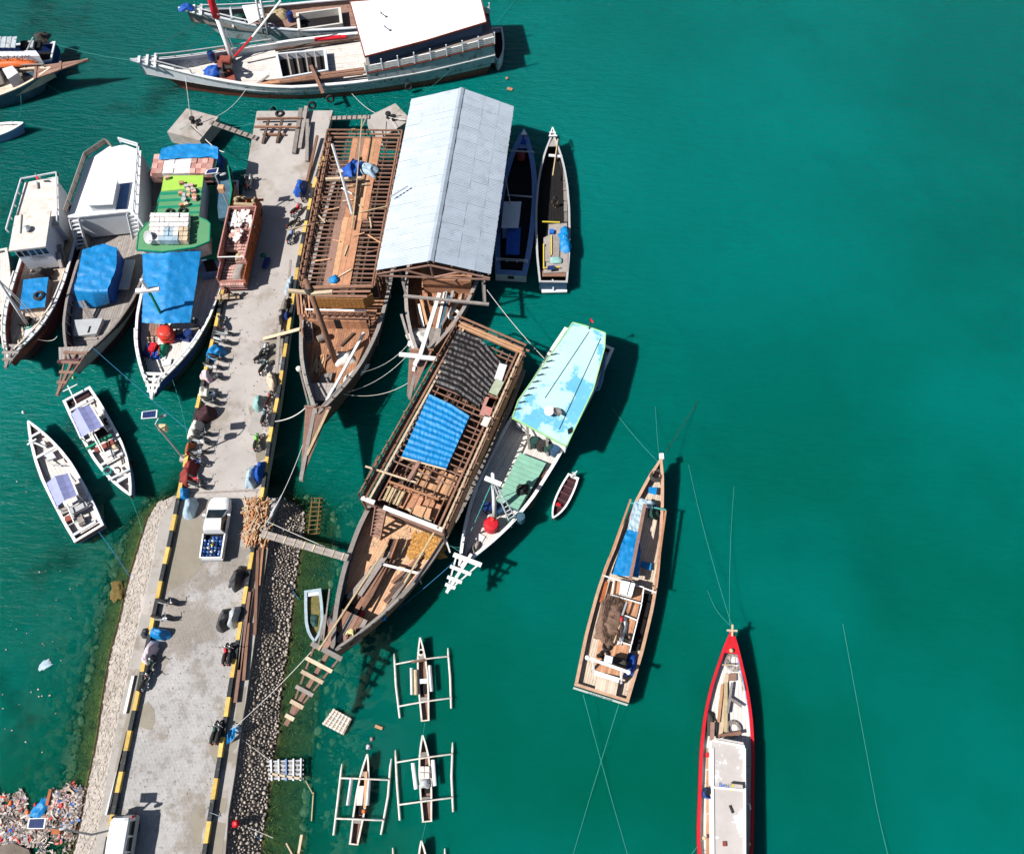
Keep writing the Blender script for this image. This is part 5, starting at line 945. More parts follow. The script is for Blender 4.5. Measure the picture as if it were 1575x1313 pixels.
for i in range(1500):
    u = rnd.random() ** .7; x, y = lerp(636, 686, rnd.random()), lerp(818, 858, u); x -= (y - 818) * .35 * rnd.random(); p = Q(x, y, 1.42 + rnd.uniform(0, .1)); a = rnd.uniform(0, 6.3); l_ = rnd.uniform(.06, .2); d = V((math.cos(a), math.sin(a), rnd.uniform(-.2, .3))) * l_; e = V((-math.sin(a), math.cos(a), 0)) * .06; bb.add([p - d - e, p + d - e, p + d + e, p - d + e], [(0, 1, 2, 3)])
bb.build('wood_shavings', shav, kind='stuff', label='orange wood shavings spread over the foredeck', cat='shavings')
for i in range(40):
    x, y = rnd.uniform(590, 665), rnd.uniform(815, 905); 
bb = MB()
for i in range(140):
    p = Q(rnd.uniform(560, 670), rnd.uniform(800, 930), 1.44); t_ = (p - I.a).dot(I.d) / I.L
    if abs((p - I.a).dot(I.n)) > I.hw(t_) - .5: continue
    a = rnd.uniform(0, 3.1); d = V((math.cos(a), math.sin(a), 0)) * rnd.uniform(.1, .4); bb.bar(p - d, p + d, .06, .04)
bb.build('wood_scraps', wood_pale, kind='stuff', label='small wood scraps strewn on the big foredeck', cat='scraps')
mound('black_sheet', Q(529, 945, 1.6), 1.5, 1.0, .6, .9, black_t, 'black plastic heap near the bow of the biggest unfinished ship', 'plastic sheet', jit=.5); part(r0, 'blue_panel', hull_blue, lambda b_: b_.slab(QL([(544, 935), (551, 936), (546, 954), (539, 953)], 2.0), .1)); bars(r0, 'red_board', redpaint, [(Q(560, 940, 1.9), Q(548, 958, 1.9))], .3, .1)
part(r0, 'bow_platform', wood_pink, lambda b_: [b_.slab(QL([(508 + 5 * i, 955 + 2 * i), (512.6 + 5 * i, 957 + 2 * i), (500 + 5 * i, 996 + 1.5 * i), (495 + 5 * i, 994 + 1.5 * i)], 2.6), .1) for i in range(4)])
for i in range(6):
    y0 = -1.14 + .38 * i; ta = .085 if abs(y0 + .17) > .8 else .055 if abs(y0 + .17) > .4 else .03; part(r0, 'bow_cover_board', (wood_pink, wood, wood_grey)[i % 3], lambda b_: b_.slab([I.P(ta, y0, 0, 3.14), I.P(ta, y0 + .34, 0, 3.14), I.P(.115, y0 + .34, 0, 3.05), I.P(.115, y0, 0, 3.05)], .08))
bars(r0, 'bow_keelson', wood_dark, [(Q(548, 950, 2.5), Q(500, 1006, 3.2)), (Q(534, 960, 2.4), Q(512, 1000, 3.0)), (Q(556, 966, 2.4), Q(538, 990, 2.6))], .3, .25)
bars(r0, 'deck_plank_pile', wood_pale, [(Q(560, 972, 2.3), Q(541, 978, 2.3)), (Q(556, 980, 2.3), Q(535, 993, 2.3))], .4, .1)
stanchions(I, .02, .2, wood_grey, .35, 1.2, 'bow_rail', sides=(1,))
tp = Q(440, 1115, 4.6); l, r = Q(484, 992, 3.9), Q(522, 1012, 3.9); mid = l.lerp(r, .5)
bars(r0, 'bowsprit', wood_pink, [(Q(512, 992, 3.5), tp)], .34, .3); bars(r0, 'sprit_rail', wood_pink, [(l, tp.lerp(l, .03)), (r, tp.lerp(r, .03))], .14, .14)
for i, t in enumerate((0, .19, .36, .55, .73, .9)): e = (r - l).normalized() * .25; bars(r0, 'crosspiece', (wood_grey, wood_pale, wood_pale)[i % 3], [(l.lerp(tp, t) - e + V((0, 0, .16)), r.lerp(tp, t) + e + V((0, 0, .16)))], .36 if i == 0 else .28, .16)
bars(r0, 'fender_pole', wood_grey, [(Q(507, 905, 2.6), Q(497, 985, 2.8)), (Q(503, 940, 2.5), Q(493, 985, 2.8)), (Q(500, 945, 2.4), Q(490, 990, 2.9))], .12, .12)
bars(r0, 'side_boom', white, [(Q(684, 824, 3.2), Q(692, 849, 2.0))], .12, .12)
for px in ((571, 960), (590, 950)): mound('rag', Q(*px, 2.3), .22, .2, .2, 0, blue_t, ('left' if px[0] == 571 else 'right') + ' blue rag tied on the bow rail of the biggest unfinished ship', 'rag', jit=.4)
# ------------------------------------------------------------------ boats on the open water
J = hull('passenger_boat', 'white timber boat with long pale cyan roof and red buoy tank at its mast', 'boat', (706, 872, 3.0), (906, 520, 2.3), 2.75, 1.9, PD, rake=2, bul=.6, m_out=hull_green, m_cap=white, m_in=hull_bluegrey, m_deck=deck_white, cap=.24, plank=.2)
r0 = J.root; RJ = [(881, 496), (900, 501), (931, 512), (930, 534), (912, 600), (871, 686), (788, 642), (797, 616)]
cabin(r0, RJ, 4.1, 1.6, cyan_r, white, .16, .45, trim=lime_trim, planks=0)
for i in range(9): x, y = lerp(790, 846, i / 8), lerp(630, 546, i / 8); bars(r0, 'roof_peg', hull_dark, [(Q(x + 1, y, 4.2), Q(x + 11, y - 3, 4.35))], .07, .07)
part(r0, 'roof_wire', hull_dark, lambda b_: (b_.tube([Q(838, 612, 4.14), Q(906, 510, 4.14)], .025, 4), b_.tube([Q(860, 660, 4.14), Q(924, 520, 4.14)], .025, 4)))
part(r0, 'roof_hatch', void, lambda b_: b_.slab(QL([(873, 660), (880, 656), (881, 664), (874, 668)], 4.16), .03))
for px, ax, m in (((845, 632), (-.3, -.3, .9), palegrey), ((856, 634), (.4, .3, .85), midgrey)): part(r0, 'satellite_dish', m, lambda b_: (b_.lathe(Q(*px, 4.6), [(.02, 0), (.28, .04), (.44, .14), (.42, .16), (.02, .04)], 14, V(ax)), b_.tube([Q(px[0] + 3, px[1] + 6, 4.1), Q(*px, 4.6)], .04, 5)))
part(r0, 'flag_staff', hull_dark, lambda b_: b_.tube([Q(906, 506, 4.1), Q(908, 488, 5.3)], .05, 5)); part(r0, 'flag', redpaint, lambda b_: b_.add([Q(908, 489, 5.3), Q(913, 494, 5.1), Q(912, 497, 4.8), Q(908, 494, 4.9)], [(0, 1, 2, 3)]))
part(r0, 'side_frame', kblue, lambda b_: (b_.tube(QL([(927, 542), (932, 545), (926, 585), (921, 599), (914, 600)], 3.0), .1, 6), b_.tube(QL([(929, 560), (920, 596)], 2.4), .08, 6), b_.tube(QL([(931, 552, 3), (924, 552, 2)]), .07, 5)))
for px, m, lab in (((821, 684), hull_green, 'leftmost dark drum in front of the cyan roofed cabin'), ((832, 689), hull_dark, 'second dark drum in front of the cyan roofed cabin'), ((843, 692), hull_green, 'dark green drum third in the row before the cyan roofed cabin'), ((853, 697), hull_blue, 'blue drum at the right end of the row before the cabin'), ((751, 785), navy, 'navy drum left of the white mast'), ((769, 787), hull_blue, 'blue drum right of the white mast'), ((786, 802), hull_green, 'dark green drum at the foot of the rope ladder'), ((800, 800), hull_bluegrey, 'grey blue drum at the right rail beside the rope ladder')): drum(Q(*px, 1.35), .42, 1.05, m, lab, group='drums on the cyan roofed boat')
bars(r0, 'cabin_post', wood_grey, [(Q(814, 690, 1.4), Q(811, 655, 3.6)), (Q(842, 700, 1.4), Q(841, 664, 3.6))], .2, .2)
hp = QL([(799, 696), (840, 712), (799, 785), (763, 770)], 1.95); k = 11
for i in range(k): a, d, c, e = hp[0].lerp(hp[3], i / k), hp[1].lerp(hp[2], i / k), hp[1].lerp(hp[2], (i + .95) / k), hp[0].lerp(hp[3], (i + .95) / k); part(r0, 'hatch_board', teal, lambda b_: b_.slab([a, d, c, e], .1))
part(r0, 'hatch_box', hull_bluegrey, lambda b_: b_.slab([p - V((0, 0, .12)) for p in hp], .5))
mound('net_heap', Q(803, 753, 1.98), .55, .5, .5, 0, rubber, 'black net heap on the teal hatch', 'net', jit=.4)
for i in range(5): plank(Q(846 - 3 * i, 722 + 1.5 * i, 1.5 + .1 * (i % 2)), Q(815 - 3 * i, 781 - .5 * i, 1.5), .25, .14, (wood_dark, wood, wood_pink)[i % 3], tm[i] + ' timber counted from the rail beside the teal hatch' if i else 'outermost timber by the right rail beside the teal hatch', 'timbers beside the teal hatch', 'timber', 'timber')
mast(r0, Q(761, 796, 1.4), Q(758, 728, 6.3), .2, .15, white); bars(r0, 'crosstree', white, [(Q(746, 735, 5.9), Q(771, 745, 5.9))], .35, .2)
a, b_0, c, d = Q(760, 747, 5.4), Q(763, 745, 5.4), Q(787, 811, 1.7), Q(798, 804, 1.7); bars(r0, 'ladder_rail', palegrey, [(a, c), (b_0, d)], .09, .09); bars(r0, 'ladder_rung', palegrey, [(a.lerp(c, t), b_0.lerp(d, t)) for t in (.15, .3, .42, .53, .63, .72, .8, .88)], .06, .06)
part(r0, 'stay', rope_t, lambda b_: (b_.tube([Q(757, 742, 5.6), Q(732, 800, 2.2)], .03, 4), b_.tube([Q(757, 742, 5.6), Q(722, 822, 2.4)], .03, 4), b_.tube([Q(757, 742, 5.6), Q(741, 775, 2.1)], .03, 4)))
t = thing('buoy_tank', 'glossy red tank standing in front of the white mast', 'tank', Q(756, 806, 1.4)); part(t, 'tank_body', redpaint, lambda b_: b_.lathe(Q(756, 812, 1.4), [(.52, 0), (.6, .06), (.6, .5), (.63, .53), (.6, .56), (.6, 1.08), (.63, 1.1), (.56, 1.2), (.3, 1.25)], 20)); part(t, 'tank_cap', redplastic, lambda b_: b_.lathe(Q(757, 799, 2.64), [(.17, 0), (.17, .12)], 10)); part(t, 'base_frame', wood_grey, lambda b_: [b_.bar(Q(x0, y0, 1.45), Q(x1, y1, 1.45), .12, .1) for x0, y0, x1, y1 in ((744, 817, 764, 825), (764, 825, 772, 812))])
part(r0, 'deck_hatch', white, lambda b_: b_.slab(QL([(737, 820), (746, 825), (741, 834), (731, 829)], 1.75), .25)); mound('rope_bundle', Q(728, 848, 1.7), 1.1, .32, .35, -1.0 + 2.1, wood_grey, 'grey rope bundle lying along the bow of the cyan roofed boat', 'rope bundle', jit=.5)
l, r = Q(702, 855, 3.1), Q(736, 868, 3.1); tp = Q(687, 911, 3.6); bars(r0, 'bowsprit', white, [(l.lerp(r, .5) + V((.3, .5, 0)), tp)], .24, .2); bars(r0, 'sprit_rail', white, [(l, tp.lerp(l, .04)), (r, tp.lerp(r, .04))], .12, .12)
for i, tt in enumerate((0, .33, .62, .82)): e = (r - l).normalized() * .25; bars(r0, 'crosspiece', white, [(l.lerp(tp, tt) - e + V((0, 0, .13)), r.lerp(tp, tt) + e + V((0, 0, .13)))], .36 if i == 0 else .26, .12)
stanchions(J, .04, .24, palegrey, .4, .9, 'bow_rail', sides=(-1,))

K = hull('fishing_boat', 'blue fishing boat with white bow tip in the shade of the metal roof', 'boat', (806, 198, 1.9), (786, 420, 1.3), 1.95, 1.1, rake=1.2, bul=.5, m_out=kblue, m_cap=kblue, m_in=kblue, m_deck=void, cap=.5, plank=.3)
r0 = K.root; part(r0, 'bow_deck', white, lambda b_: b_.slab(QL([(806, 199), (811, 207), (801, 207)], 2.02), .08)); part(r0, 'bow_frame', kblue, lambda b_: b_.slab(QL([(800, 209), (813, 209), (818, 228), (794, 228)], 1.6), .1)); bars(r0, 'cross_beam', ltgrey, [(Q(783, 232, 2.0), Q(822, 234, 2.0)), (Q(780, 300, 1.8), Q(818, 303, 1.8))], .12, .12)
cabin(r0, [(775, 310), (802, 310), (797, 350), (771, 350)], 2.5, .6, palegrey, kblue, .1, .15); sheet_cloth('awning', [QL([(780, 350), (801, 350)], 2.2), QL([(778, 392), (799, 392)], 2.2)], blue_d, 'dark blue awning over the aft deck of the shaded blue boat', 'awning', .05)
part(r0, 'pole', steel, lambda b_: b_.tube([Q(785, 314, 2.5), Q(777, 272, 4.2)], .05, 5)); part(r0, 'transom', palegrey, lambda b_: b_.add([K.P(1.005, K.hw(1), 0, .05), K.P(1.005, -K.hw(1), 0, .05), K.P(1.005, -K.hw(1), 0, 1.3), K.P(1.005, K.hw(1), 0, 1.3)], [(0, 1, 2, 3)])); part(r0, 'transom_hatch', void, lambda b_: b_.slab([K.P(1.008, .3, 0, .95), K.P(1.008, -.3, 0, .95), K.P(1.012, -.3, 0, .95), K.P(1.012, .3, 0, .95)], .3))
railing(r0, [K.P(.93, -1.5), K.P(.93, 1.5)], .1, .5, palegrey, 2, .8, 'stern_rail'); mound('red_bundle', Q(801, 240, 1.2), .5, .7, .5, 0, redcover, 'red bundle in the bow of the shaded blue boat', 'bundle'); mound('blue_bundle', Q(806, 219, 1.6), .4, .3, .3, 0, blue_d, 'blue cloth on the bow frame of the shaded blue boat', 'cloth')
Lb = hull('open_boat', 'long dark open boat with pale rails and cluttered aft cover right of the blue boat', 'boat', (850, 205, 2.1), (851, 434, 1.5), 1.72, 1.3, rake=1.4, bul=.95, m_out=hull_dark, m_cap=ltgrey, m_in=hull_dark, m_deck=void, cap=.16, plank=.3)
r0 = Lb.root; part(r0, 'bow_frame', white, lambda b_: (b_.bar(Q(850, 196, 2.4), Q(845, 210, 2.2), .1, .1), b_.bar(Q(850, 196, 2.4), Q(855, 210, 2.2), .1, .1), b_.bar(Q(845, 204, 2.3), Q(855, 204, 2.3), .1, .1), b_.bar(Q(844, 209, 2.3), Q(857, 209, 2.3), .12, .1)))
part(r0, 'bow_deck', midgrey, lambda b_: b_.slab(QL([(845, 212), (856, 212), (858, 225), (842, 225)], 1.9), .08)); bars(r0, 'thwart', palegrey, [(Q(844, 239, 1.7), Q(865, 241, 1.7))], .3, .1); plank(Q(858, 214, 2.1), Q(850, 270, 1.6), .1, .1, bamboo, 'yellow pole lying in the bow of the dark open boat')
part(r0, 'side_shelf', wood_grey, lambda b_: [b_.slab(QL([(866 + .4 * i, 262 + 16 * i), (872 + .2 * i, 262 + 16 * i), (872 + .2 * i, 277 + 16 * i), (866 + .4 * i, 277 + 16 * i)], 1.1), .06) for i in range(5)])
part(r0, 'aft_cover', midgrey, lambda b_: b_.slab(QL([(844, 345), (872, 343), (874, 418), (836, 420), (836, 366), (843, 362)], 1.5), .1)); bars(r0, 'cover_beam', yelp, [(Q(834, 341, 1.7), Q(861, 342, 1.7)), (Q(835, 412, 1.75), Q(861, 411, 1.75)), (Q(836, 375, 1.7), Q(836, 411, 1.7)), (Q(848, 362, 1.7), Q(848, 392, 1.7))], .1, .1)
part(r0, 'cover_panel', wood_grey, lambda b_: (b_.slab(QL([(849, 362), (858, 361), (861, 368), (860, 402), (849, 402)], 1.62), .06), b_.slab(QL([(838, 379), (847, 379), (847, 402), (837, 402)], 1.62), .06)))
part(r0, 'stern_floor', wood, lambda b_: b_.slab(QL([(834, 416), (871, 415), (870, 425), (834, 425)], 1.35), .08)); part(r0, 'transom', hull_blue, lambda b_: b_.add([Lb.P(1.005, Lb.hw(1), 0, .15), Lb.P(1.005, -Lb.hw(1), 0, .15), Lb.P(1.005, -Lb.hw(1), 0, 1.4), Lb.P(1.005, Lb.hw(1), 0, 1.4)], [(0, 1, 2, 3)])); part(r0, 'rudder', palegrey, lambda b_: (b_.bar(Q(850, 430, 1.4), Q(851, 446, .5), .12, .2), b_.bar(Q(833, 448, .35), Q(872, 447, .35), .35, .15)))
mound('tarp_bundle', Q(868, 370, 1.5), .55, 1.5, .5, .05, blue_t, 'crumpled bright blue tarp on the right rail of the dark open boat', 'tarp', jit=.5); mound('cloth', Q(855, 400, 1.65), .6, .4, .15, 0, teal_c, 'teal cloth on the aft cover of the dark open boat', 'cloth'); part(r0, 'solar_panel', solar, lambda b_: b_.slab(QL([(842, 409), (853, 408), (853, 414), (842, 415)], 2.0), .06)); part(r0, 'blue_box', blue_plastic, lambda b_: b_.slab(QL([(845, 352), (852, 352), (852, 358), (845, 358)], 1.8), .3))
dg = hull('dinghy', 'tiny white dinghy with maroon interior floating beside the cyan roofed boat', 'dinghy', (850, 797, .8), (882, 732, .6), .62, .5, rake=.5, bul=.22, m_out=white, m_cap=white, m_in=offwhite, m_deck=maroonc, cap=.12, plank=.25)
for tt in (.3, .45, .6, .75, .88): bars(dg.root, 'thwart', maroon, [(dg.P(tt, -dg.hw(tt) + .1, -.05), dg.P(tt, dg.hw(tt) - .1, -.05))], .18, .06)
part(dg.root, 'red_seat', redpaint, lambda b_: b_.slab([dg.P(.3, -.3, .0), dg.P(.3, .1, .0), dg.P(.36, .1, .0), dg.P(.36, -.3, .0)], .1)); part(dg.root, 'outboard', ltgrey, lambda b_: (b_.box(dg.P(1.02, 0, -.1), .3, .35, .4), b_.bar(dg.P(1.0, 0, .2), Q(888, 724, 1.1), .1, .1)))

PM = [(0, .02), (.08, .26), (.2, .5), (.35, .74), (.5, .93), (.62, 1.0), (.8, 1.0), (1, .9)]
Mb = hull('fishing_boat', 'brown wooden fishing boat with blue and white sail bundle and a heap of nets', 'boat', (1017, 705, 2.3), (925, 1066, 1.5), 2.35, 1.35, PM, rake=1.6, bul=.4, m_out=wood_dark, m_cap=M('gunwale_tan', (.47, .29, .195), .8, .2, 2, spots=((3, .6, .1, (.25, .15, .1), .5),)), m_in=wood_dark, m_deck=deck_tan, cap=.22, plank=.2)
r0 = Mb.root; part(r0, 'stern_board', white, lambda b_: b_.add([Mb.P(1.008, Mb.hw(1) + .05, 0, .55), Mb.P(1.008, -Mb.hw(1) - .05, 0, .55), Mb.P(1.008, -Mb.hw(1) - .05, 0, 1.5), Mb.P(1.008, Mb.hw(1) + .05, 0, 1.5)], [(0, 1, 2, 3)]))
part(r0, 'bow_cap', white, lambda b_: b_.box(Q(1017, 703, 2.2), .35, .5, .3)); CZ = 2.0
cp = QL([(944, 890), (990, 904), (971, 992), (958, 1030), (911, 1030), (918, 1004)], CZ)
for i in range(12):
    t0_, t1_ = i / 12, (i + .96) / 12; a, c, e, f_ = Q(944, 890, CZ), Q(990, 904, CZ), Q(911, 1030, CZ), Q(958, 1040, CZ); part(r0, 'cabin_board', wood_red if i % 3 else wood_or, lambda b_: b_.slab([a.lerp(c, t0_), a.lerp(c, t1_), e.lerp(f_, t1_), e.lerp(f_, t0_)], .08))
part(r0, 'cabin_side', wood_dark, lambda b_: b_.slab([p - V((0, 0, .1)) for p in cp], 1.0))
bars(r0, 'frame_rail', white, [(Q(929, 885, 2.4), Q(947, 891, 2.4)), (Q(947, 891, 2.4), Q(990, 903, 2.4)), (Q(990, 904, 2.4), Q(1009, 911, 2.4)), (Q(944, 892, 2.3), Q(941, 914, 2.3)), (Q(939, 914, 2.4), Q(987, 928, 2.4)), (Q(990, 905, 2.3), Q(987, 927, 2.3)), (Q(961, 946, 2.35), Q(981, 954, 2.35)), (Q(948, 985, 2.35), Q(971, 992, 2.35)), (Q(987, 928, 2.3), Q(968, 1003, 2.3))], .085, .09)
bars(r0, 'stern_yard', white, [(Q(903, 1011, 3.2), Q(968, 1034, 3.2))], .2, .2); bars(r0, 'yard_post', white, [(Q(913, 1035, 1.5), Q(912, 1016, 3.1)), (Q(955, 1050, 1.5), Q(956, 1030, 3.1))], .15, .15); part(r0, 'yard_end', white, lambda b_: (b_.ball(Q(903.5, 1011, 3.2), .2), b_.ball(Q(967, 1033.5, 3.2), .2)))
part(r0, 'stern_deck', deck_tan, lambda b_: [b_.slab(QL([(919 + 3.6 * i, 1040 + 1.1 * i), (922.4 + 3.6 * i, 1041 + 1.1 * i), (918.4 + 3.6 * i, 1060 + 1.2 * i), (915 + 3.6 * i, 1059 + 1.2 * i)], 1.7), .08) for i in range(9)]); bars(r0, 'stern_sill', white, [(Q(914, 1034, 2.05), Q(952, 1046, 2.05))], .35, .1)
t = thing('white_cabinet', 'white box with a ridged lid at the boat mast foot', 'box', Q(967, 902, 2.1)); part(t, 'box', white_c, lambda b_: b_.slab(QL([(956, 892), (977, 897), (972, 916), (954, 911)], 3.0), .8)); part(t, 'lid', white_c, lambda b_: b_.slab(QL([(966, 894), (969, 895), (964, 914), (961, 913)], 3.12), .14))
mound('net_heap', Q(941, 952, 2.05), 1.1, 2.0, .7, -.24, netm, 'brown heap of fishing nets on the cabin boards', 'net', jit=.35, n=28, m=12); bb = MB()
for i in range(240): a = rnd.uniform(0, 6.3); q = Q(941 + rnd.uniform(-15, 15), 952 + rnd.uniform(-30, 32), 2.6); d = V((.24 + nz(i), 1, 0)).normalized() * rnd.uniform(.2, .6); bb.tube([q - d, q + V((nz(i, 3) * .2, 0, .1)), q + d], .02, 3, False)
bb.build('net_strands', netm, kind='stuff', label='loose strands on the net heap', cat='net')
for px, lab in (((933, 994), 'upper of two tyres'), ((929, 1006), 'lower of two tyres')): tyre(Q(*px, 2.2), .36, lab + ' on the cabin boards of the brown fishing boat', group='tyres on the brown fishing boat')
tyre(Q(966, 980, 2.2), .34, 'single wheel right of the net heap on the brown fishing boat'); mound('crate_heap', Q(957, 968, 2.05), .32, 1.2, .4, -.24, palegrey, 'white fish crates and cloth right of the net heap', 'crates', jit=.4); bars(r0, 'pole', steel, [(Q(964, 925, 2.8), Q(957, 946, 2.8))], .14, .1); bars(r0, 'pole', bamboo, [(Q(957, 950, 2.6), Q(944, 988, 2.6))], .1, .1); mound('red_cloth', Q(955, 952, 2.5), .22, .25, .25, 0, redpaint, 'small red cloth on the net heap edge', 'cloth'); part(r0, 'engine_box', palegrey, lambda b_: b_.box(Q(935, 1015, 3.1), .6, .5, .5, -.25)); mound('engine_parts', Q(951, 1018, 2.05), .8, .4, .5, -.3, rope_d, 'dark tool heap before the white stern yard', 'tools', jit=.5)
sheet_cloth('sail_bundle', [QL([(965, 813), (983, 818)], 2.3), QL([(955, 838, 2.6), (985, 848, 2.5)]), QL([(942, 884), (982, 889)], 2.2)], blue_t, 'bright blue tarp bundle stowed along the middle of the brown fishing boat', 'tarp', .16, 12); sheet_cloth('sail_bundle', [QL([(976, 770), (989, 776)], 2.4), QL([(970, 792, 2.6), (984, 797, 2.6)]), QL([(964, 816), (980, 820)], 2.35)], blue_p, 'pale grey sailcloth bundle above the bright blue one', 'sail', .14, 12)
sheet_cloth('floor_mat', [QL([(986, 862), (1002, 866)], 1.35), QL([(985, 872), (1001, 877)], 1.35)], blue_t, 'flat blue mat beside the sail bundle', 'mat', .02, 6); sheet_cloth('floor_mat', [QL([(998, 749), (1011, 749)], 1.75), QL([(997, 758), (1009, 761)], 1.75)], blue_t, 'small blue cloth on the bow deck of the brown fishing boat', 'cloth', .02, 6)
bars(r0, 'boom', wood_pink, [(Q(992, 775, 3.3), Q(969, 892, 2.9))], .26, .24); bars(r0, 'side_spar', wood_red, [(Q(970, 768, 2.1), Q(929, 882, 1.9)), (Q(1024, 784, 2.1), Q(1007, 908, 1.9))], .16, .16); bars(r0, 'lashing_beam', rope_t, [(Q(969, 773, 2.5), Q(1024, 784, 2.5))], .12, .1); mound('lashing', Q(994, 774, 2.5), .7, .35, .4, -.3, blue_p, 'pale blue rope lashings at the forward boom', 'lashing', jit=.5)
coil(Q(1009, 731, 2.0), .6, rope_d, 'black rope coil in the bow of the brown fishing boat', 4, .05); mound('engine', Q(1006, 788, 1.4), .5, .6, .6, -.2, hull_green, 'dark green engine below the lashing beam', 'engine', jit=.4); part(r0, 'rust_board', rust_truck, lambda b_: b_.slab(QL([(931, 893), (936, 895), (928, 927), (922, 925)], 1.5), .06)); part(r0, 'side_hold', void, lambda b_: b_.slab(QL([(990, 912), (1008, 914), (990, 1000), (972, 1000)], 1.18), .02)); mound('blue_bundle', Q(969, 1022, 1.3), .5, .9, .5, -.2, blue_d, 'dark blue tarp tucked by the right rail near the stern', 'tarp')
text(r0, 'LALUS 008', Mb.P(1.010, 0, 0, 1.05), .42, R(80), math.atan2(Mb.n.y, Mb.n.x) + math.pi, hull_bluegrey)

Nb = hull('fishing_boat', 'long red hulled boat with white roof entering from the bottom edge', 'boat', (1126, 968, 2.0), (1113, 1450, 1.4), 2.0, 1.2, [(0, .02), (.05, .24), (.12, .46), (.2, .70), (.3, .9), (.42, 1), (.7, 1), (.88, .8), (1, .55)], rake=1.2, bul=.3, m_out=redpaint, m_cap=redpaint, m_in=kblue, m_deck=deck_white, cap=.19, plank=.3)
r0 = Nb.root; part(r0, 'bow_deck', redpaint, lambda b_: b_.slab([Nb.P(.0, 0, .03), Nb.P(.04, -.38, .03), Nb.P(.085, -.70, .02), Nb.P(.085, .70, .02), Nb.P(.04, .38, .03)], .12)); bars(r0, 'bow_cleat', wood_pale, [(Q(1118, 969, 2.3), Q(1134, 970, 2.3)), (Q(1126.5, 960, 2.4), Q(1126, 978, 2.2))], .14, .14); part(r0, 'bow_ring', bamboo, lambda b_: b_.ball(Q(1125, 1000, 1.95), .18))
RN = [(1096, 1138), (1110, 1135), (1143, 1141), (1146, 1149), (1147, 1313), (1146, 1425), (1099, 1425), (1097, 1313), (1095, 1150)]
cabin(r0, RN, 2.5, .9, M('roof_worn_white', (.47, .43, .41), .8, .12, .5, spots=((.35, .54, .05, (.78, .78, .78), .9), (5, .62, .06, (.5, .46, .43), .6)), bump=.2), white, .1, .1); bars(r0, 'roof_batten', white, [(Q(1096, 1210, 2.54), Q(1146, 1215, 2.54)), (Q(1096, 1150, 2.56), Q(1098, 1420, 2.56)), (Q(1145.5, 1150, 2.56), Q(1146, 1420, 2.56)), (Q(1096, 1138, 2.56), Q(1145, 1147, 2.56))], .14, .08)
bars(r0, 'roof_handle', hull_dark, [(Q(1125, 1203, 2.7), Q(1142, 1205, 2.7)), (Q(1143, 1202, 2.7), Q(1144, 1212, 2.7)), (Q(1122, 1238, 2.6), Q(1127, 1250, 2.6))], .12, .08); part(r0, 'yellow_emblem', yelp, lambda b_: b_.slab(QL([(1116, 1205), (1130, 1206), (1127, 1210), (1127, 1216), (1123, 1216), (1122, 1209)], 2.53), .015)); text(r0, 'Bevet', Q(1116, 1207, 2.53), .42, 0, R(-3), blue_plastic); part(r0, 'roof_block', redbrown, lambda b_: b_.box(Q(1114, 1297, 2.5), .25, .3, .12)); bars(r0, 'oar_lock', white, [(Q(1148, 1235, 1.6), Q(1153, 1236, 1.9)), (Q(1153, 1236, 1.9), Q(1154, 1244, 1.6))], .1, .1)
part(r0, 'side_walkway', wood_red, lambda b_: [b_.slab(QL([(1087, 1150 + 34 * i), (1094, 1150 + 34 * i), (1094, 1182 + 34 * i), (1086, 1182 + 34 * i)], 1.1), .05) for i in range(7)])
t = thing('bucket', 'blue drum cut open on the left walkway of the red boat', 'barrel', Q(1087, 1218, 1.1)); part(t, 'shell', blue_plastic, lambda b_: b_.lathe(Q(1087, 1220, 1.1), [(.36, 0), (.38, .5), (.36, .8), (.3, .8), (.3, .3)], 14)); part(t, 'opening', void, lambda b_: b_.lathe(Q(1088, 1216, 1.88), [(.29, 0), (.29, .02)], 12))
for i, (a, c, w_, m) in enumerate((((1118, 1036), (1108, 1130), .3, wood_pale), ((1116, 1050), (1116, 1125), .28, bamboo), ((1111, 1052), (1105, 1110), .2, wood_or), ((1126, 1049), (1119, 1096), .16, wood_grey), ((1122, 1073), (1141, 1086), .18, wood_grey), ((1105, 1132), (1140, 1126), .25, wood), ((1096, 1110), (1095, 1138), .3, wood_pink), ((1111, 1022), (1128, 1022), .1, wood_pale), ((1138, 1035), (1144, 1062), .08, wood_pale))): plank(Q(*a, 1.2 + .08 * i), Q(*c, 1.2 + .08 * i), w_, .1, m, ('longest pale plank', 'yellow plank', 'orange lath', 'grey rail', 'short grey tube lying askew', 'brown beam before the roof', 'mauve board by the left rail', 'pale stick near the bow coil', 'thin pale lath by the right rail')[i] + ' on the white foredeck of the red boat', 'timbers on the red boat', 'plank', 'plank')
part(r0, 'deck_hatch', wood_pink, lambda b_: b_.slab(QL([(1122, 1035), (1133, 1035), (1133, 1046), (1121, 1046)], 1.3), .15)); coil(Q(1127, 1121, 1.2), .62, wood_grey, 'pale rope coil on the foredeck before the white roof', 4, .03); coil(Q(1128, 1018, 1.3), .7, wood_grey, 'tangled grey rope coil near the red bow', 4, .03); mound('rope_heap', Q(1092, 1112, 1.1), .35, .9, .4, 0, rope_d, 'dark tangle at the left rail of the red boat', 'rope heap', jit=.5)
part(r0, 'fuel_can', redpaint, lambda b_: b_.box(Q(1087, 1161, 1.15), .25, .3, .3)); part(r0, 'side_lamp', bamboo, lambda b_: (b_.ball(Q(1083, 1288, 1.5), .15), b_.ball(Q(1152, 1297, 1.5), .14)))

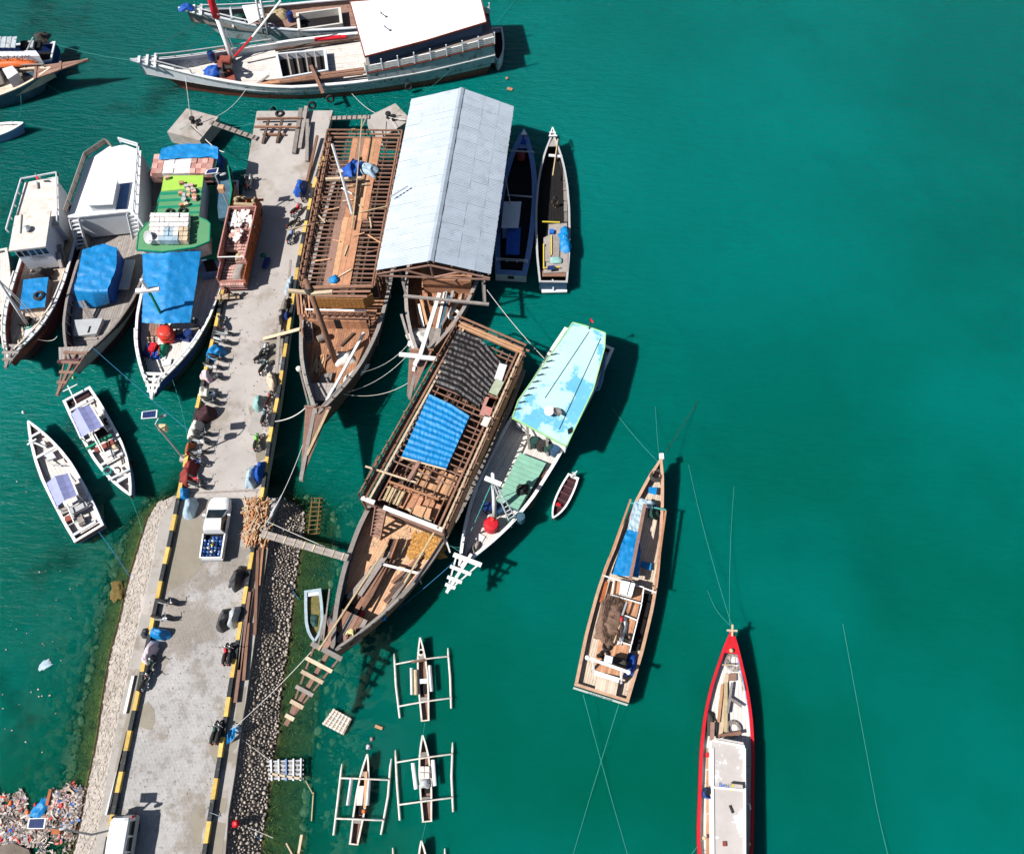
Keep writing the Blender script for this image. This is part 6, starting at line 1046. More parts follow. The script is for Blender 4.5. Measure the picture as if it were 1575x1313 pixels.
# two white launches with lavender canopies
def launch(name, label, bow, stern, ridge, left, right, extra):
    o = hull(name, label, 'launch', bow, stern, 1.42, 1.0, [(0, .02), (.08, .3), (.18, .56), (.3, .8), (.45, .97), (.65, 1), (.85, .98), (1, .9)], rake=1, bul=.38, m_out=kblue, m_cap=white, m_in=redbrown, m_deck=deck_white, cap=.2, plank=.3, group='white launches with lavender canopies')
    rr = o.root; zr, ze = 2.7, 2.25; a, c = Q(*ridge[0], zr), Q(*ridge[1], zr); l0, l1, r0_, r1_ = Q(*left[0], ze), Q(*left[1], ze), Q(*right[0], ze), Q(*right[1], ze); bb = MB(); n = 12
    bb.grid([[p.lerp(q, i / n) - V((0, 0, .05 * math.sin(i / n * math.pi * 4) ** 2)) for i in range(n + 1)] for p, q in ((l0, l1), (l0.lerp(a, .5) - V((0, 0, .04)), l1.lerp(c, .5) - V((0, 0, .04))), (a, c), (r0_.lerp(a, .5) - V((0, 0, .04)), r1_.lerp(c, .5) - V((0, 0, .04))), (r0_, r1_))])
    bb.build('canopy', lav, rr, smooth=False); bars(rr, 'canopy_rail', white, [(l0 + (l0 - l1) * .08, l1 + (l1 - l0) * .05), (r0_, r1_)], .12, .12); bars(rr, 'ridge_pole', white, [(a - V((0, 0, .12)), c + (c - a) * .9 - V((0, 0, .12)))], .08, .08)
    for p in (l0, l1, r0_, r1_): q = o.P(0, 0); bars(rr, 'canopy_post', white, [(V((p.x, p.y, .9)).lerp(V((c.x, c.y, .9)), .1), p)], .08, .08)
    return o
O1 = launch('launch', 'white launch with lavender canopy at its stern, the lower of two below the cargo boats', (43, 647, 1.6), (137, 820, 1.15), ((84, 732), (99, 769)), ((70, 744), (86, 780)), ((106, 727), (120, 761)), 0)
O2 = launch('launch', 'white launch with lavender canopy near its stern, the upper one beside the solar lamp', (201, 762, 1.6), (118, 606, 1.15), ((119, 627), (139, 664)), ((108, 638), (124, 673)), ((139, 622), (159, 655)), 0)
for o, tts in ((O1, (.12, .28, .74, .80, .95)), (O2, (.16, .36, .50, .6, .9))):
    for i, tt in enumerate(tts): bars(o.root, 'thwart', white if i % 2 else palegrey, [(o.P(tt, -o.hw(tt), .02), o.P(tt, o.hw(tt), .02))], .22, .1)
    part(o.root, 'stern_well', maroonc, lambda b_: b_.slab([o.P(.955, -1.1, -.3), o.P(.955, 1.1, -.3), o.P(.995, 1.1, -.3), o.P(.995, -1.1, -.3)], .05))
part(O1.root, 'fore_hatch', palegrey, lambda b_: b_.slab(QL([(68, 697), (79, 693), (86, 703), (74, 708)], 1.15), .2)); part(O1.root, 'bow_box', white, lambda b_: b_.slab(QL([(58, 680), (66, 676), (70, 683), (63, 687)], 1.3), .3)); coil(Q(53, 666, 1.2), .35, rope_d, 'rope coil in the bow of the lower white launch', 3, .05); bars(O1.root, 'bow_bar', white, [(Q(42, 684, 1.7), Q(56, 675, 1.7)), (Q(44, 677, 1.7), Q(70, 688, 1.3))], .14, .1); bars(O1.root, 'deck_pole', steel, [(Q(70, 706, 1.2), Q(82, 716, 1.2)), (Q(82, 716, 1.2), Q(103, 714, 1.2)), (Q(102, 810, 1.6), Q(120, 800, 1.6)), (Q(103, 775, 1.8), Q(114, 797, 1.7))], .08, .08); part(O1.root, 'engine_cover', wood_grey, lambda b_: b_.box(Q(127, 802, .8), .5, .8, .3, .45)); part(O1.root, 'side_panel', midgrey, lambda b_: b_.slab(QL([(92, 783), (104, 778), (107, 786), (95, 791)], 1.2), .2)); part(O1.root, 'helm_box', ltgrey, lambda b_: b_.slab(QL([(107, 783), (131, 771), (135, 777), (111, 790)], 1.5), .4)); part(O1.root, 'seat_box', redbrown, lambda b_: b_.box(Q(108, 799, .9), .5, .5, .4, .45))
part(O2.root, 'dark_well', void, lambda b_: b_.slab(QL([(138, 668), (160, 656), (168, 665), (147, 676)], 1.15), .1)); bars(O2.root, 'green_rail', green_d, [(Q(133, 690, 1.6), Q(172, 669, 1.6))], .22, .2); part(O2.root, 'red_bench', redbrown, lambda b_: b_.slab(QL([(143, 690), (174, 675), (177, 681), (148, 695)], 1.35), .2)); part(O2.root, 'fore_hatch', white, lambda b_: b_.slab(QL([(160, 696), (172, 690), (176, 697), (164, 703)], 1.2), .2)); part(O2.root, 'bow_hatch', white, lambda b_: b_.slab(QL([(178, 735), (190, 730), (193, 736), (182, 742)], 1.3), .15)); coil(Q(166, 724, 1.2), .4, rope_t, 'teal rope coil on the foredeck of the upper white launch', 3, .05); bars(O2.root, 'mooring_beam', palegrey, [(Q(167, 738, 1.6), Q(200, 721, 1.6)), (Q(170, 717, 1.5), Q(183, 729, 1.5))], .18, .12); bars(O2.root, 'deck_pole', white, [(Q(139, 664, 2.2), Q(165, 712, 1.7)), (Q(143, 662, 2.2), Q(168, 710, 1.7)), (Q(104, 593, 2.2), Q(118, 622, 1.9)), (Q(97, 602, 1.8), Q(119, 591, 1.8))], .08, .08); part(O2.root, 'tan_bag', wood_pale, lambda b_: b_.ball(Q(177, 687, 1.2), .35, .25, .2))
for px, o in (((103, 706), 'right side of the lower'), ((163, 648), 'upper right side of the upper'), ((187, 683), 'right side of the upper'), ((203, 711), 'bow side of the upper')): tyre(Q(*px, .7), .36, 'black tyre fender on the ' + o + ' white launch', V((1, .3, .2)))

# outrigger canoes
def outrigger(label, bow, stern, B_, fl, fr, beams, side, m_in=deck_tan, seats=(.2, .5, .72)):
    o = hull('outrigger_canoe', label, 'outrigger canoe', bow, stern, B_, .45, [(0, .05), (.1, .42), (.25, .8), (.45, 1), (.7, .95), (.88, .8), (1, .72)], rake=.5, srake=.1, bul=.3, m_out=offwhite, m_cap=offwhite, m_in=wood_grey, m_deck=wood_pink, cap=.09, plank=.14, group='outrigger canoes')
    rr = o.root
    for f in (fl, fr): p, q = Q(*f[0], .22), Q(*f[1], .22); part(rr, 'float', offwhite, lambda b_: b_.tube([p, p.lerp(q, .1), p.lerp(q, .5) + V((rnd.uniform(-.14, .14), 0, 0)), q], [.04, .085, .095, .08], 8))
    for bm in beams:
        p, q = Q(*bm[0], .42), Q(*bm[1], .42); m = p.lerp(q, .5) + V((0, 0, .35)); part(rr, 'crossbeam', offwhite, lambda b_: b_.tube([p, p.lerp(m, .35) + V((0, 0, .1)), m, q.lerp(m, .35) + V((0, 0, .1)), q], .062, 7)); part(rr, 'lashing', rope_t, lambda b_: (b_.tube([p.lerp(m, .2) + V((0, 0, .03)), p.lerp(m, .42) + V((0, 0, .03))], .075, 6), b_.tube([q.lerp(m, .2) + V((0, 0, .03)), q.lerp(m, .42) + V((0, 0, .03))], .075, 6)))
    for s in side: p, q = Q(*s[0], .6), Q(*s[1], .6); part(rr, 'side_tube', s[2] if len(s) > 2 else steel, lambda b_: b_.tube([p, q], .15, 8))
    for tt in seats: part(rr, 'seat', white if tt == seats[1] else wood_grey, lambda b_: b_.slab([o.P(tt, -o.hw(tt) + .02, .02), o.P(tt, o.hw(tt) - .02, .02), o.P(tt + .055, o.hw(tt) - .02, .02), o.P(tt + .055, -o.hw(tt) + .02, .02)], .06))
    part(rr, 'well', void, lambda b_: b_.slab([o.P(.56, -.24, -.22), o.P(.56, .24, -.22), o.P(.68, .24, -.22), o.P(.68, -.24, -.22)], .02)); return o
P1 = outrigger('white outrigger canoe with pipe lashed each side, topmost of the group off the slope', (646, 980, .9), (654, 1108, .5), .40, ((606, 1004), (615, 1104)), ((689, 996), (694, 1089)), (((609, 1021), (690, 1009)), ((613, 1086), (695, 1073))), (((633, 1027), (634, 1068)), ((639, 1030), (640, 1068), bamboo), ((661, 1023), (664, 1063))))
P2 = outrigger('white outrigger canoe with white floats lashed alongside, below the topmost canoe', (650, 1130, .9), (657, 1263, .5), .45, ((608, 1153), (615, 1261)), ((696, 1141), (697, 1248)), (((610, 1172), (696, 1159)), ((614, 1237), (697, 1226))), (((635, 1173), (640, 1213), white), ((666, 1168), (669, 1208), white)))
P3 = outrigger('dark sided outrigger canoe with a long plank inside, nearest to the stone slope', (565, 1159, .9), (544, 1298, .5), .42, ((526, 1174), (513, 1284)), ((602, 1166), (586, 1283)), (((523, 1196), (599, 1199)), ((515, 1258), (590, 1261))), (((541, 1196), (535, 1238)), ((568, 1196), (565, 1238))))
P4 = outrigger('outrigger canoe whose bow just enters at the bottom edge', (648, 1292, .9), (654, 1420, .5), .42, ((604, 1303), (612, 1410)), ((684, 1304), (690, 1400)), (((606, 1325), (687, 1322)), ((611, 1390), (690, 1385))), ())
plank(Q(563, 1186, .75), Q(561, 1242, .6), .2, .08, wood_or, 'long orange plank lying in the dark sided outrigger canoe'); mound('red_float', Q(560, 1247, .5), .18, .15, .2, 0, orange, 'small orange float in the dark sided canoe', 'float'); coil(Q(648, 1003, .6), .25, rope_w, 'pale rope coil in the bow of the topmost canoe', 3, .04); mound('branch_bundle', Q(644, 1016, .8), .6, .1, .12, .15, netm, 'brown twig bundle on the front beam of the topmost canoe', 'twigs', jit=.5); mound('net_heap', Q(653, 1205, .55), .4, .35, .3, 0, ltgrey, 'grey net heap in the second outrigger canoe', 'net', jit=.5)
part(P2.root, 'deck_box', offwhite, lambda b_: [b_.slab(QL([(645 + 8 * i, 1178 + 10 * j), (652 + 8 * i, 1178 + 10 * j), (652.4 + 8 * i, 1187 + 10 * j), (645 + 8 * i, 1187 + 10 * j)], .75), .08) for i in (0, 1) for j in (0, 1)]); part(P3.root, 'deck_box', offwhite, lambda b_: b_.slab(QL([(551, 1208), (560, 1208), (557, 1238), (548, 1238)], .7), .1))
wd_ = hull('dinghy', 'old blue grey dinghy full of yellow green water beside the stone slope', 'dinghy', (484, 986, .7), (481, 908, .5), .72, .42, [(0, .1), (.1, .5), (.22, .8), (.4, 1), (.7, 1), (1, .9)], rake=.4, bul=.35, m_out=ltgrey, m_cap=M('worn_blue_grey', (.33, .42, .47), .7, .2, 2, spots=((3, .58, .1, (.5, .5, .48), .6),)), m_in=ltgrey, m_deck=deck_tan, cap=.2, plank=.5)
part(wd_.root, 'bilge_water', M('bilge_water', (.16, .14, .05), .15, .3, 2, spots=((1.2, .55, .1, (.06, .06, .03), .7),)), lambda b_: b_.slab([wd_.P(.12, -.3, 0, .2), wd_.P(.3, -.55, 0, .2), wd_.P(.9, -.5, 0, .2), wd_.P(.9, .5, 0, .2), wd_.P(.3, .55, 0, .2), wd_.P(.12, .3, 0, .2)], .04)); part(wd_.root, 'stern_seat', palegrey, lambda b_: b_.slab([wd_.P(.9, -.6, 0, .45), wd_.P(.99, -.6, 0, .45), wd_.P(.99, .6, 0, .45), wd_.P(.9, .6, 0, .45)], .06)); mound('weed_clump', Q(482, 954, .22), .4, .5, .12, 0, hull_green, 'dark weed clump in the water filled dinghy', 'weed', jit=.5)
# ------------------------------------------------------------------ pier furniture, dolphins, gangways, timber
def dolphin(label, corners, z=2.0):
    t = thing('mooring_dolphin', label, 'mooring dolphin', Q(corners[0][0], corners[0][1], 0), 'concrete mooring dolphins'); p = QL(corners, z); part(t, 'cap', concrete, lambda b_: b_.slab(p, 1.5)); c = sum(p, V()) / len(p)
    part(t, 'pile', concrete_w, lambda b_: [b_.lathe((c.x + dx, c.y + dy, -4), [(.3, 0), (.3, 4.6)], 10) for dx in (-1, 1) for dy in (-1, 1)]); part(t, 'bollard', rubber, lambda b_: (b_.lathe(c + V((0, .3, 0)), [(.3, 0), (.22, .1), (.2, .45), (.32, .5), (.3, .6), (.05, .65)], 12), b_.lathe(c + V((.55, -.1, 0)), [(.2, 0), (.18, .3), (.24, .34), (.05, .4)], 10)))
    part(t, 'iron_straps', hull_dark, lambda b_: (b_.bar(c + V((.2, .3, .02)), p[1].lerp(p[0], .4) + V((-.3, -.4, .02)), .08, .03), b_.bar(c + V((.7, .1, .02)), p[1] + V((-.5, -.2, .02)), .05, .03), b_.bar(c + V((-.2, -.3, .02)), p[-2] + V((.4, .3, .02)), .05, .03))); return c
d1 = dolphin('square concrete mooring dolphin with walkway, left of the pier head', [(287, 167), (336, 180), (307, 216), (257, 203)]); d2 = dolphin('square concrete mooring dolphin between the pier head and the metal roof', [(608, 159), (632, 184), (587, 212), (563, 181)])
def gangway(label, a, c, w_, m, n=8, cleat=wood, name='gangway', cat='gangway', two=True):
    t = thing(name, label, cat, a); a, c = V(a), V(c); s = (c - a).cross(V((0, 0, 1))).normalized() * w_ / 2
    part(t, 'board', m, lambda b_: b_.bar(a + s * .5, c + s * .5, w_ * .47, .08)); part(t, 'board', m, lambda b_: b_.bar(a - s * .5, c - s * .5, w_ * .47, .08)); bars(t, 'cleat', cleat, [(a.lerp(c, (i + .5) / n) - s + V((0, 0, .07)), a.lerp(c, (i + .5) / n) + s + V((0, 0, .07))) for i in range(n)], .09, .06); return t
gangway('narrow plank walkway from the left dolphin to the pier', Q(323, 188, 2.1), Q(395, 213, 1.95), .55, wood_grey, 8, wood_dark); gangway('narrow plank walkway from the pier head to the right dolphin', Q(506, 182, 1.95), Q(568, 180, 2.1), .5, wood_grey, 8, wood_dark)
gangway('grey double plank gangway from the causeway to the biggest unfinished ship', Q(402, 820, 2.6), Q(535, 858, 3.2), .62, wood_grey, 9, wood_pale)
for a, c, lab in (((405, 521, 1.9), (461, 506, 3.2), 'plank gangway from the pier to the nearer unfinished ship'), ((331, 459, 2.6), (368, 455, 2.0), 'short pale plank bridging the kerb to the green roofed boat')): plank(Q(*a), Q(*c), .32 if '406' not in lab else .3, .08, wood_pale, lab)
gangway('thick pale plank pair laid over the kerb to the green roofed boat', Q(334, 457, 2.5), Q(368, 455, 2.1), .6, wood_pale, 3, wood)
names = ('longest grey timber lying along the pier head', 'second grey timber beside the longest one', 'grey timber crossing the kerb of the pier head', 'slim timber lying along the right kerb')
for i, (a, c, w_) in enumerate((((463, 167), (452, 236), .42), ((471, 164), (461, 228), .36), ((473, 184), (472, 248), .34), ((488, 209), (472, 280), .26))): plank(Q(*a, 2.3), Q(*c, 2.0), w_, .18, wood_grey if i < 3 else wood, names[i], 'timbers on the pier head', 'timber', 'timber')
t = thing('timber_rack', 'wooden rack of two rails and two legs at the left of the pier head', 'rack', Q(430, 200, DZ)); bars(t, 'rail', wood, [(Q(395, 183, 2.4), Q(464, 182, 2.4)), (Q(391, 195, 2.4), Q(459, 196, 2.4)), (Q(404, 207, 2.0), Q(438, 207, 2.0))], .2, .2); bars(t, 'leg', wood_dark, [(Q(413, 185, 2.55), Q(404, 221, 1.9)), (Q(434, 184, 2.55), Q(426, 220, 1.9))], .26, .2)
# timbers and pipes along the berms
for i, (a, c, w_, m) in enumerate((((400, 838), (396, 905), .26, wood_dark), ((397, 846), (392, 976), .24, wood), ((384, 910), (362, 1080), .26, wood_pink), ((390, 905), (375, 1000), .2, wood_dark), ((382, 958), (375, 1046), .24, wood), ((379, 900), (368, 1030), .2, wood_grey), ((405, 838), (399, 900), .16, wood_red))): plank(Q(*a, 1.95 + .06 * (i % 3)), Q(*c, 1.95 + .06 * (i % 3)), w_, .14, m, tm[i] + ' of the long timbers stored beside the right kerb' if i else 'upper dark timber stored beside the right kerb', 'timbers beside the right kerb', 'timber', 'timber')
for a, c, m, lab in (((205, 1039), (192, 1097), white, 'white concrete pole lying on the left berm'), ((198, 1124), (163, 1253), steel, 'long grey pipe lying along the left kerb'), ((196, 1124), (169, 1240), hull_dark, 'thin dark pipe lying beside the grey pipe'), ((170, 1275), (160, 1320), wood_pale, 'pale board on the left berm beside the white van')): plank(Q(*a, 1.95), Q(*c, 1.95), .2 if m is white else .13, .13, m, lab, None, 'pole', 'pole')
mound('cement_spill', Q(232, 927, DZ), .8, .95, .10, 0, concrete, 'hardened cement spill on the left berm', 'cement', flat=.7)
patch('berm_stain', [(212, 1030), (224, 1024), (219, 1060), (206, 1110), (190, 1160), (180, 1190), (176, 1185), (190, 1120), (203, 1070)], puddle, DZ + .01); patch('berm_stain', [(368, 1060), (379, 1055), (372, 1110), (360, 1112)], puddle, DZ + .01); patch('berm_stain', [(352, 1135), (368, 1130), (363, 1150), (350, 1158)], puddle, DZ + .01); patch('berm_stain', [(337, 1225), (350, 1228), (345, 1250), (335, 1250)], puddle, DZ + .01); patch('berm_stain', [(327, 1262), (347, 1266), (341, 1320), (318, 1320)], puddle, DZ + .01)
patch('berm_stain', [(399, 845), (410, 800), (420, 780), (424, 790), (413, 840), (404, 900), (400, 890)], puddle, DZ + .01)
fw = thing('firewood_pile', 'big heap of orange split firewood by the right kerb next to the white pickup', 'firewood', Q(396, 800, DZ)); mound('heap_core', Q(396, 803, DZ), .75, 2.0, .5, -.12, firew, None, None, .4, parent=fw)
for i in range(290):
    q = Q(lerp(377, 413, rnd.random()), lerp(771, 838, rnd.random()), DZ); q.z += rnd.uniform(.1, .75) * max(.15, 1 - abs((q.x - Q(396, 803, DZ).x)) / 1.6); a = rnd.gauss(1.3, .6); d = V((math.cos(a), math.sin(a), rnd.uniform(-.25, .25))) * rnd.uniform(.25, .6); bb = MB(); bb.bar(q - d, q + d, rnd.uniform(.05, .11), rnd.uniform(.04, .08)); bb.build('stick', (firew, wood_or, wood_pale)[i % 3], fw)
mound('mooring_rope', Q(415, 800, 1.9), .2, 2.0, .25, -.3, ltgrey, 'grey mooring rope bundle dropped right of the firewood', 'rope bundle', jit=.6)
# rafts, wreck of a ladder, floating things
t = thing('bamboo_raft', 'pale slatted raft floating below the big bowsprit', 'raft', Q(518, 1109, 0)); rc = QL([(513, 1089), (541, 1105), (528, 1130), (495, 1113)], .28)
for i in range(7): u = (i + .5) / 7; bars(t, 'slat', wood_pale if i % 2 else offwhite, [(rc[0].lerp(rc[3], u), rc[1].lerp(rc[2], u))], .15, .08)
for i in range(6): u = (i + .5) / 6; bars(t, 'bearer', offwhite, [(rc[0].lerp(rc[1], u) + V((0, 0, .07)), rc[3].lerp(rc[2], u) + V((0, 0, .07)))], .12, .07)
part(t, 'raft_base', wood_pink, lambda b_: b_.slab([p - V((0, 0, .12)) for p in rc], .12)); t = thing('frame_raft', 'grey pole frame raft with four cages moored at the stone slope', 'raft', Q(440, 1185, 0)); f4 = QL([(417, 1171), (463, 1169), (463, 1197), (419, 1197)], .5)
for i in range(5): u = i / 4; bars(t, 'long_pole', ltgrey, [(f4[0].lerp(f4[3], u) - V((.3, 0, 0)), f4[1].lerp(f4[2], u) + V((.2, 0, 0)))], .12, .12)
for i in range(5): u = i / 4; bars(t, 'cross_pole', palegrey if i != 2 else kblue, [(f4[0].lerp(f4[1], u) + V((0, .15, .1)), f4[3].lerp(f4[2], u) + V((0, -.15, .1)))], .12, .12)
for i in (0, 1):
    for j in (0, 1): c = f4[0].lerp(f4[1], .27 + .46 * i).lerp(f4[3].lerp(f4[2], .27 + .46 * i), .25 + .5 * j); part(t, 'cage', midgrey, lambda b_: (b_.box(c - V((0, 0, .2)), .8, .45, .2), b_.bar(c + V((-.3, .1, .1)), c + V((.3, .1, .1)), .05, .05)))
part(t, 'end_pole', wood_pale, lambda b_: b_.bar(Q(414, 1189, .6), Q(464, 1197, .6), .14, .12)); t = thing('sunken_ladder', 'rusty yellow brown ladder half sunk at the head of the stone slope', 'ladder', Q(483, 790, 0)); a, b_0, c, d = Q(480, 766, .12), Q(492, 766, .12), Q(474, 822, .1), Q(487, 820, .1); rustl = M('ladder_rust', (.15, .095, .035), .9, .3, 4); bars(t, 'rail', rustl, [(a, c), (b_0, d)], .1, .1); bars(t, 'rung', rustl, [(a.lerp(c, i / 8) - V((.1, 0, 0)), b_0.lerp(d, i / 8) + V((.25, 0, 0))) for i in range(9)], .08, .08)
for a, c, w_, m, lab in (((780, 136), (788, 138), .35, wood_red, 'floating red brown plank behind the metal roof'), ((778, 121), (781, 120), .25, wood_red, 'small floating chip behind the metal roof'), ((540, 201), (546, 198), .35, wood_or, 'floating orange offcut behind the nearer unfinished ship'), ((577, 1116), (588, 1120), .22, wood_or, 'floating orange stick right of the slatted raft'), ((459, 1312), (464, 1283), .18, wood_pale, 'pale pole standing askew at the bottom of the stone slope'), ((440, 1296), (452, 1318), .1, wood_pale, 'thin stick leaning at the bottom of the stone slope'), ((482, 1218), (479, 1262), .07, bamboo, 'curved yellow twig in the shallows below the frame raft'), ((470, 1200), (482, 1222), .06, bamboo, 'short yellow twig at the frame raft corner')): plank(Q(*a, .15), Q(*c, .15), w_, .08, m, lab, None, 'driftwood', 'driftwood')
mound('buoy', Q(567, 1148, .0), .2, .2, .25, 0, ltgrey, 'grey float in front of the dark sided canoe', 'buoy'); mound('buoy', Q(572, 1136, .0), .16, .16, .22, 0, wood_grey, 'brown float above the grey one before the dark sided canoe', 'buoy'); mound('buoy', Q(36, 634, .0), .14, .14, .2, 0, white, 'small white buoy ahead of the lower white launch', 'buoy'); mound('buoy', Q(113, 581, 0), .13, .13, .2, 0, lime_trim, 'small pale buoy above the upper white launch', 'buoy')
mound('weed_clump', Q(180, 909, .02), .55, .85, .18, .3, M('brown_weed', (.14, .10, .03), .95, .35, 5, bump=1), 'brown weed clump washed up at the left slope', 'weed', jit=.5); mound('floating_bag', Q(70, 1022, .02), .5, .35, .06, .6, blue_p, 'pale plastic sheet floating in the shallows left of the slope', 'plastic sheet', jit=.4)
bb = MB()
for i in range(45):
    y = rnd.uniform(690, 1180); x = rnd.uniform(0, 120) * (1 - max(0, y - 900) / 700); p = Q(x, y, .03); s_ = rnd.uniform(.03, .08); a = rnd.uniform(0, 6); bb.box(p, s_ * 1.6, s_, .03, a)
bb.build('water_specks', litter_m, kind='stuff', label='pale specks on the water left of the causeway', cat='litter')  # small pale flat boxes scattered on the water
bb = MB(); bc = [MB(), MB(), MB()]
for i in range(5200):
    x, y = rnd.uniform(-5, 132), rnd.uniform(1206, 1330); e = 1222 + 10 * nz(x * .05, 3) - (12 if x > 82 else 0) + (26 if 40 < x < 72 else 0)
    if y < e or x > 132 - (y - 1206) * .22 or (70 < x < 112 and 1290 < y and nz(x * .09, y * .09) > -.2) or (nz(x * .07 + 3, y * .07) > .32) or (x < 60 and y > 1300): continue
    p = Q(x, y, .02 + rnd.uniform(0, .12)); l_ = rnd.uniform(.06, .34) if i % 9 else rnd.uniform(.3, .6); a = rnd.uniform(0, 6.3); tgt = bb if i % 11 else bc[(i // 11) % 3]; tgt.bar(p, p + V((math.cos(a), math.sin(a), rnd.uniform(-.2, .25))) * l_, rnd.uniform(.04, .16), rnd.uniform(.02, .08))
bb.build('litter_raft', litter_m, kind='stuff', label='dense raft of floating litter at the bottom left corner', cat='litter'); bc[0].build('red_litter', redplastic, kind='stuff', label='red bits among the floating litter', cat='litter'); bc[1].build('blue_litter', blue_plastic, kind='stuff', label='blue bits among the floating litter', cat='litter'); bc[2].build('brown_litter', wood, kind='stuff', label='brown sticks among the floating litter', cat='litter')
bb = MB(); bb.slab(QL([(-10, 1302), (20, 1296), (44, 1306), (52, 1330), (-10, 1340)], .25), .6); bb.build('rubble_bank', stone_dark, kind='structure'); mound('litter_tarp', Q(62, 1243, .1), .45, .8, .2, -.5, blue_t, 'bright blue plastic scrap in the floating litter', 'plastic scrap', jit=.4); plank(Q(78, 1213, .3), Q(72, 1238, .2), .22, .1, rust_truck, 'rust brown plank sticking out of the floating litter'); plank(Q(105, 1212, .3), Q(114, 1219, .2), .12, .08, wood_pale, 'pale stick at the top of the floating litter')
for px, m, r_ in (((17, 1234), orange, .2), ((55, 1237), redpaint, .16), ((43, 1249), orange, .2), ((95, 1238), redpaint, .22), ((2, 1290), redpaint, .25)): mound('float', Q(*px, .05), r_, r_, .2, 0, m, {17: 'orange ball at the left end of the litter', 55: 'small red ball beside the blue scrap', 43: 'orange scrap below the litter edge', 95: 'red scrap amid the litter', 2: 'red scrap at the left picture edge in the litter'}[px[0]], 'litter')
bb = MB()
for i in range(520):
    y = rnd.uniform(1, 55); e = rnd.random() ** 2.2 * .5; x = lerp(interp(lk, y), interp(rk, y), e if i % 2 else 1 - e); 
    if y > 48: continue
    s_ = rnd.uniform(.02, .07); bb.box((x, y, DZ + .03), s_ * 2, s_, .02, rnd.uniform(0, 6))
bb.build('road_debris', wood_grey, kind='stuff', label='small debris swept against the pier kerbs', cat='debris')
for wl_, br_, nm in ((lw, lb, 'l'), (rw, rb, 'r')):
    y1 = min(wl_[0].y, br_[0].y) - .1; bb = MB(); rows = []
    for k in range(140):
        y = y1 - (y1 + 11) * k / 139; a_, c_ = interp(br_, y), interp(wl_, y); t0 = .93 - .04 * nz(y * 1.5, 2) - .02 * nz(y * 6, 5); z0 = DZ - (.02 if nm == 'l' else .25); rows.append([V((lerp(a_, c_, t), y, lerp(z0, -.05, t) + .045)) for t in (t0, .5 * t0 + .52, 1.04)])
    bb.grid(rows); bb.build('tide_line', M('tide_line', (.055, .035, .025), .8, .4, 4, bump=.6), kind='structure')
# ------------------------------------------------------------------ solar lamps
def lamp(label, base, elbow, top, panel, box, head, boxm):
    t = thing('solar_street_lamp', label, 'street lamp', Q(*base), 'solar street lamps'); pts = [Q(*base)] + [Q(*e) for e in elbow] + [Q(*top)]; part(t, 'pole', steel, lambda b_: b_.tube(pts, .075, 7)); part(t, 'pole_foot', concrete, lambda b_: b_.box(Q(*base) - V((0, 0, .1)), .55, .55, .35))
    pz = panel[1]; pp = QL(panel[0], pz); m_ = part(t, 'panel_frame', white, lambda b_: b_.slab(pp, .07)); ii = inset(pp, .10); bb = MB(); n = 6
    for i in range(n): u0, u1 = i / n, (i + .93) / n; bb.slab([q + V((0, 0, .012)) for q in (ii[0].lerp(ii[1], u0), ii[0].lerp(ii[1], u1), ii[3].lerp(ii[2], u1), ii[3].lerp(ii[2], u0))], .02)
    bb.build('solar_cells', solar, m_); part(t, 'battery_box', boxm, lambda b_: b_.box(Q(*box), .55, .5, .6)); h = Q(*head); part(t, 'lamp_arm', steel, lambda b_: b_.tube([pts[-1], pts[-1].lerp(h, .6) + V((0, 0, .25)), h], .045, 6)); part(t, 'lamp_head', ltgrey, lambda b_: b_.ball(h, .34, .16, .1, .4)); return t
lamp('solar street lamp leaning over the water left of the pier kerb', (283, 706, 1.9), [], (239, 652, 7.4), ([(218, 633), (242, 630), (241, 642), (217, 644)], 7.7), (253, 661, 6.0), (250, 640, 7.2), bamboo)
lamp('solar street lamp standing between the green roofed boat and the red truck', (366, 350, 1.9), [], (331, 270, 7.4), ([(318, 261), (336, 258), (334, 266), (315, 268)], 7.7), (342, 294, 6.2), (343, 268, 7.4), wood_or)
lamp('solar street lamp over the litter at the bottom left kerb', (171, 1276, 2.0), [(141, 1283, 3.4)], (72, 1270, 7.0), ([(44, 1258), (71, 1257), (68, 1274), (41, 1274)], 7.4), (93, 1276, 5.4), (98, 1272, 6.6), rust_truck)
